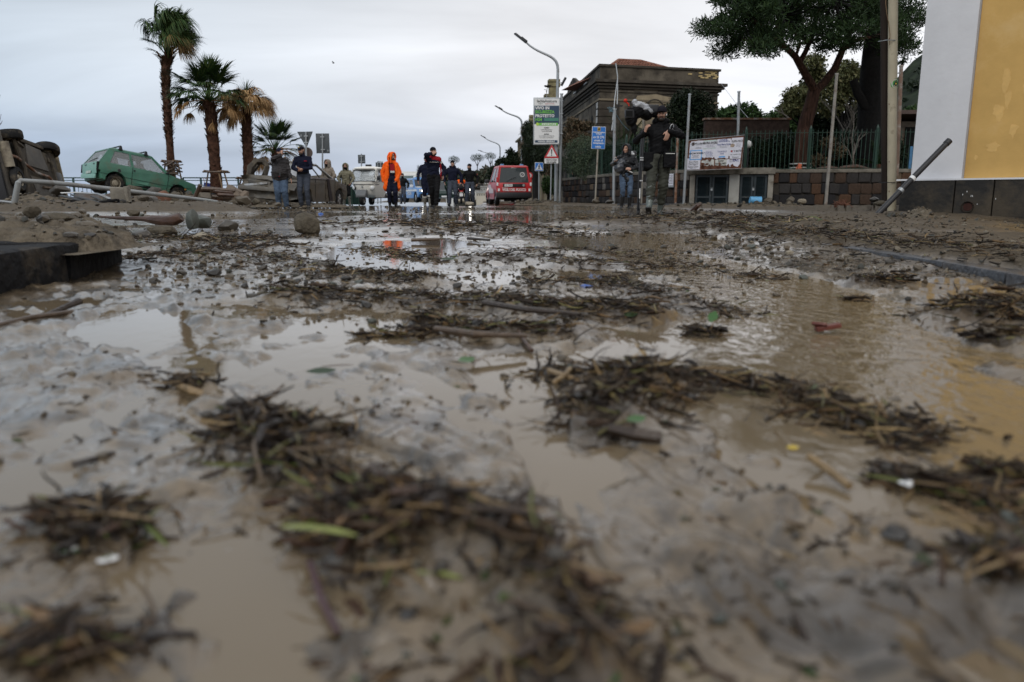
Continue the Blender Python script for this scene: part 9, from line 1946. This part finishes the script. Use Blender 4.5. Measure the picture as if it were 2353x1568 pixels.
for k,(u,v,L,an) in enumerate(((165,462,.5,.2),(190,470,.7,.1),(225,474,.9,-.15),(210,466,.5,.25),(250,472,.6,.05),(178,476,.4,-.1))):
 q=MB();q.box((0,0,0),(L,.10,.035),rot3(y=an,z=random.uniform(-.3,.3)));q.box((L * .2,.05,.03),(L * .5,.08,.03),rot3(y=an + .15));o=q.build('plastic_trim',mat('dull_black_trim',(.012,.012,.013),rough=.85) if k % 3 else mat('grey_trim',(.08,.085,.09),rough=.75),None,bevel=.012,jit=.012);o.location=at(u,v,15.2) + Vector((0,0,.05));tag(o,'broken black car trim ' + ('nearest the bent rail post','under the middle of the sheet metal','longest, below the concrete slab','between sheet and slab','right under the concrete slab','lowest by the road edge')[k],'car trim','broken car trim under the sheet metal')
t=T('carpet_roll','folded grey brown carpet slumped beside the log bundle','carpet',None,at(540,470,20.5))
b=MB(True)
def crumple(pts,name,m):
 c=sum((Vector(p) for p in pts),Vector()) / len(pts);q=MB(True);q.add(pts + [c + Vector((0,-.12,.02))],[(i,(i + 1) % len(pts),len(pts)) for i in range(len(pts))]);q.add([p + Vector((0,.14,0)) for p in pts] + [c + Vector((0,.2,0))],[((i + 1) % len(pts),i,len(pts)) for i in range(len(pts))]);q.add([p for p in pts] + [p + Vector((0,.14,0)) for p in pts],[(i,i + len(pts),(i + 1) % len(pts) + len(pts),(i + 1) % len(pts)) for i in range(len(pts))]);q.build(name,m,t,smooth=0)
M_CARP=mat('carpet_taupe',(.165,.130,.100),rough=.9,var=.15,scale=5,dirt=.2)
crumple([at(512,470,20.3),at(513,446,20.3),at(523,424,20.5),at(535,428,20.3),at(550,450,20.1),at(545,472,20.2)],'carpet_fold',M_CARP);crumple([at(545,472,20.2),at(549,449,20.2),at(560,438,20.4),at(568,441,20.4),at(567,462,20.3),at(560,472,20.2)],'carpet_fold',M_CARP);crumple([at(532,428,20.8),at(548,436,20.7),at(562,444,20.6),at(548,452,20.5)],'carpet_fold',M_CARP)
t=T('blue_bag','blue cloth bag hanging on the promenade railing by the second palm','bag',None,at(477,430,30.1));b=MB();b.prism([Vector(v) for v in [(-.13,-.05,.17),(.13,-.05,.14),(.11,-.05,-.22),(-.10,-.05,-.20)]],(0,.10,0));b.build('bag',mat('bag_blue',(.02,.035,.17),rough=.7,var=.25),t,bevel=.03);b=MB();b.tube([(-.1,0,.16),(-.14,0,.34),(-.02,0,.30)],.012,5);b.build('handle',mat('pink_cord',(.35,.18,.15)),t)
t=T('blue_bucket','light blue plastic tub lying on its side before the right cabinet door','bucket',None,at(1735,467,24.3));R=rot3(y=pi / 2 + .12);b=MB();b.lathe([(0,0),(.105,0),(.135,.32),(.145,.32),(.145,.34),(.125,.34),(.098,.02),(0,.02)],(-.17,0,.10),20,R);b.build('tub',mat('tub_blue',(.12,.36,.60),rough=.4,var=.12,dirt=.1),t)
t=T('root_clump','reddish clump of torn roots on the mud left of the drain pipe','roots',None,at(1931,478,14.0));b=MB()
for k in range(70):
 a=random.uniform(0,6.3);e=random.uniform(-.2,1.2);d=Vector((math.cos(a) * math.cos(e),math.sin(a) * math.cos(e),math.sin(e)));p=Vector((random.uniform(-.1,.1),random.uniform(-.08,.08),random.uniform(0,.06)));q=p + d * random.uniform(.05,.14);b.tube([p,p.lerp(q,.5) + Vector((random.uniform(-.03,.03),0,random.uniform(-.02,.04))),q],[.010,.007,.003],4,False)
b.build('root',mat('root_red_brown',(.19,.085,.055),rough=.7,var=.35),t)['kind']='stuff'
for k,(u0,v0,u1,v1,Y) in enumerate(((1875,390,1935,389,25.35),(1930,386,2005,391,25.3))):stick(('brown fallen trunk lying on the coping right of the tree band','splintered branch lying on the coping before the blackened trunk')[k],[at(u0,v0,Y),at((u0 + u1) / 2,min(v0,v1) - 3,Y),at(u1,v1,Y)],[.05,.08,.04],M_LOG,'branch','branch')
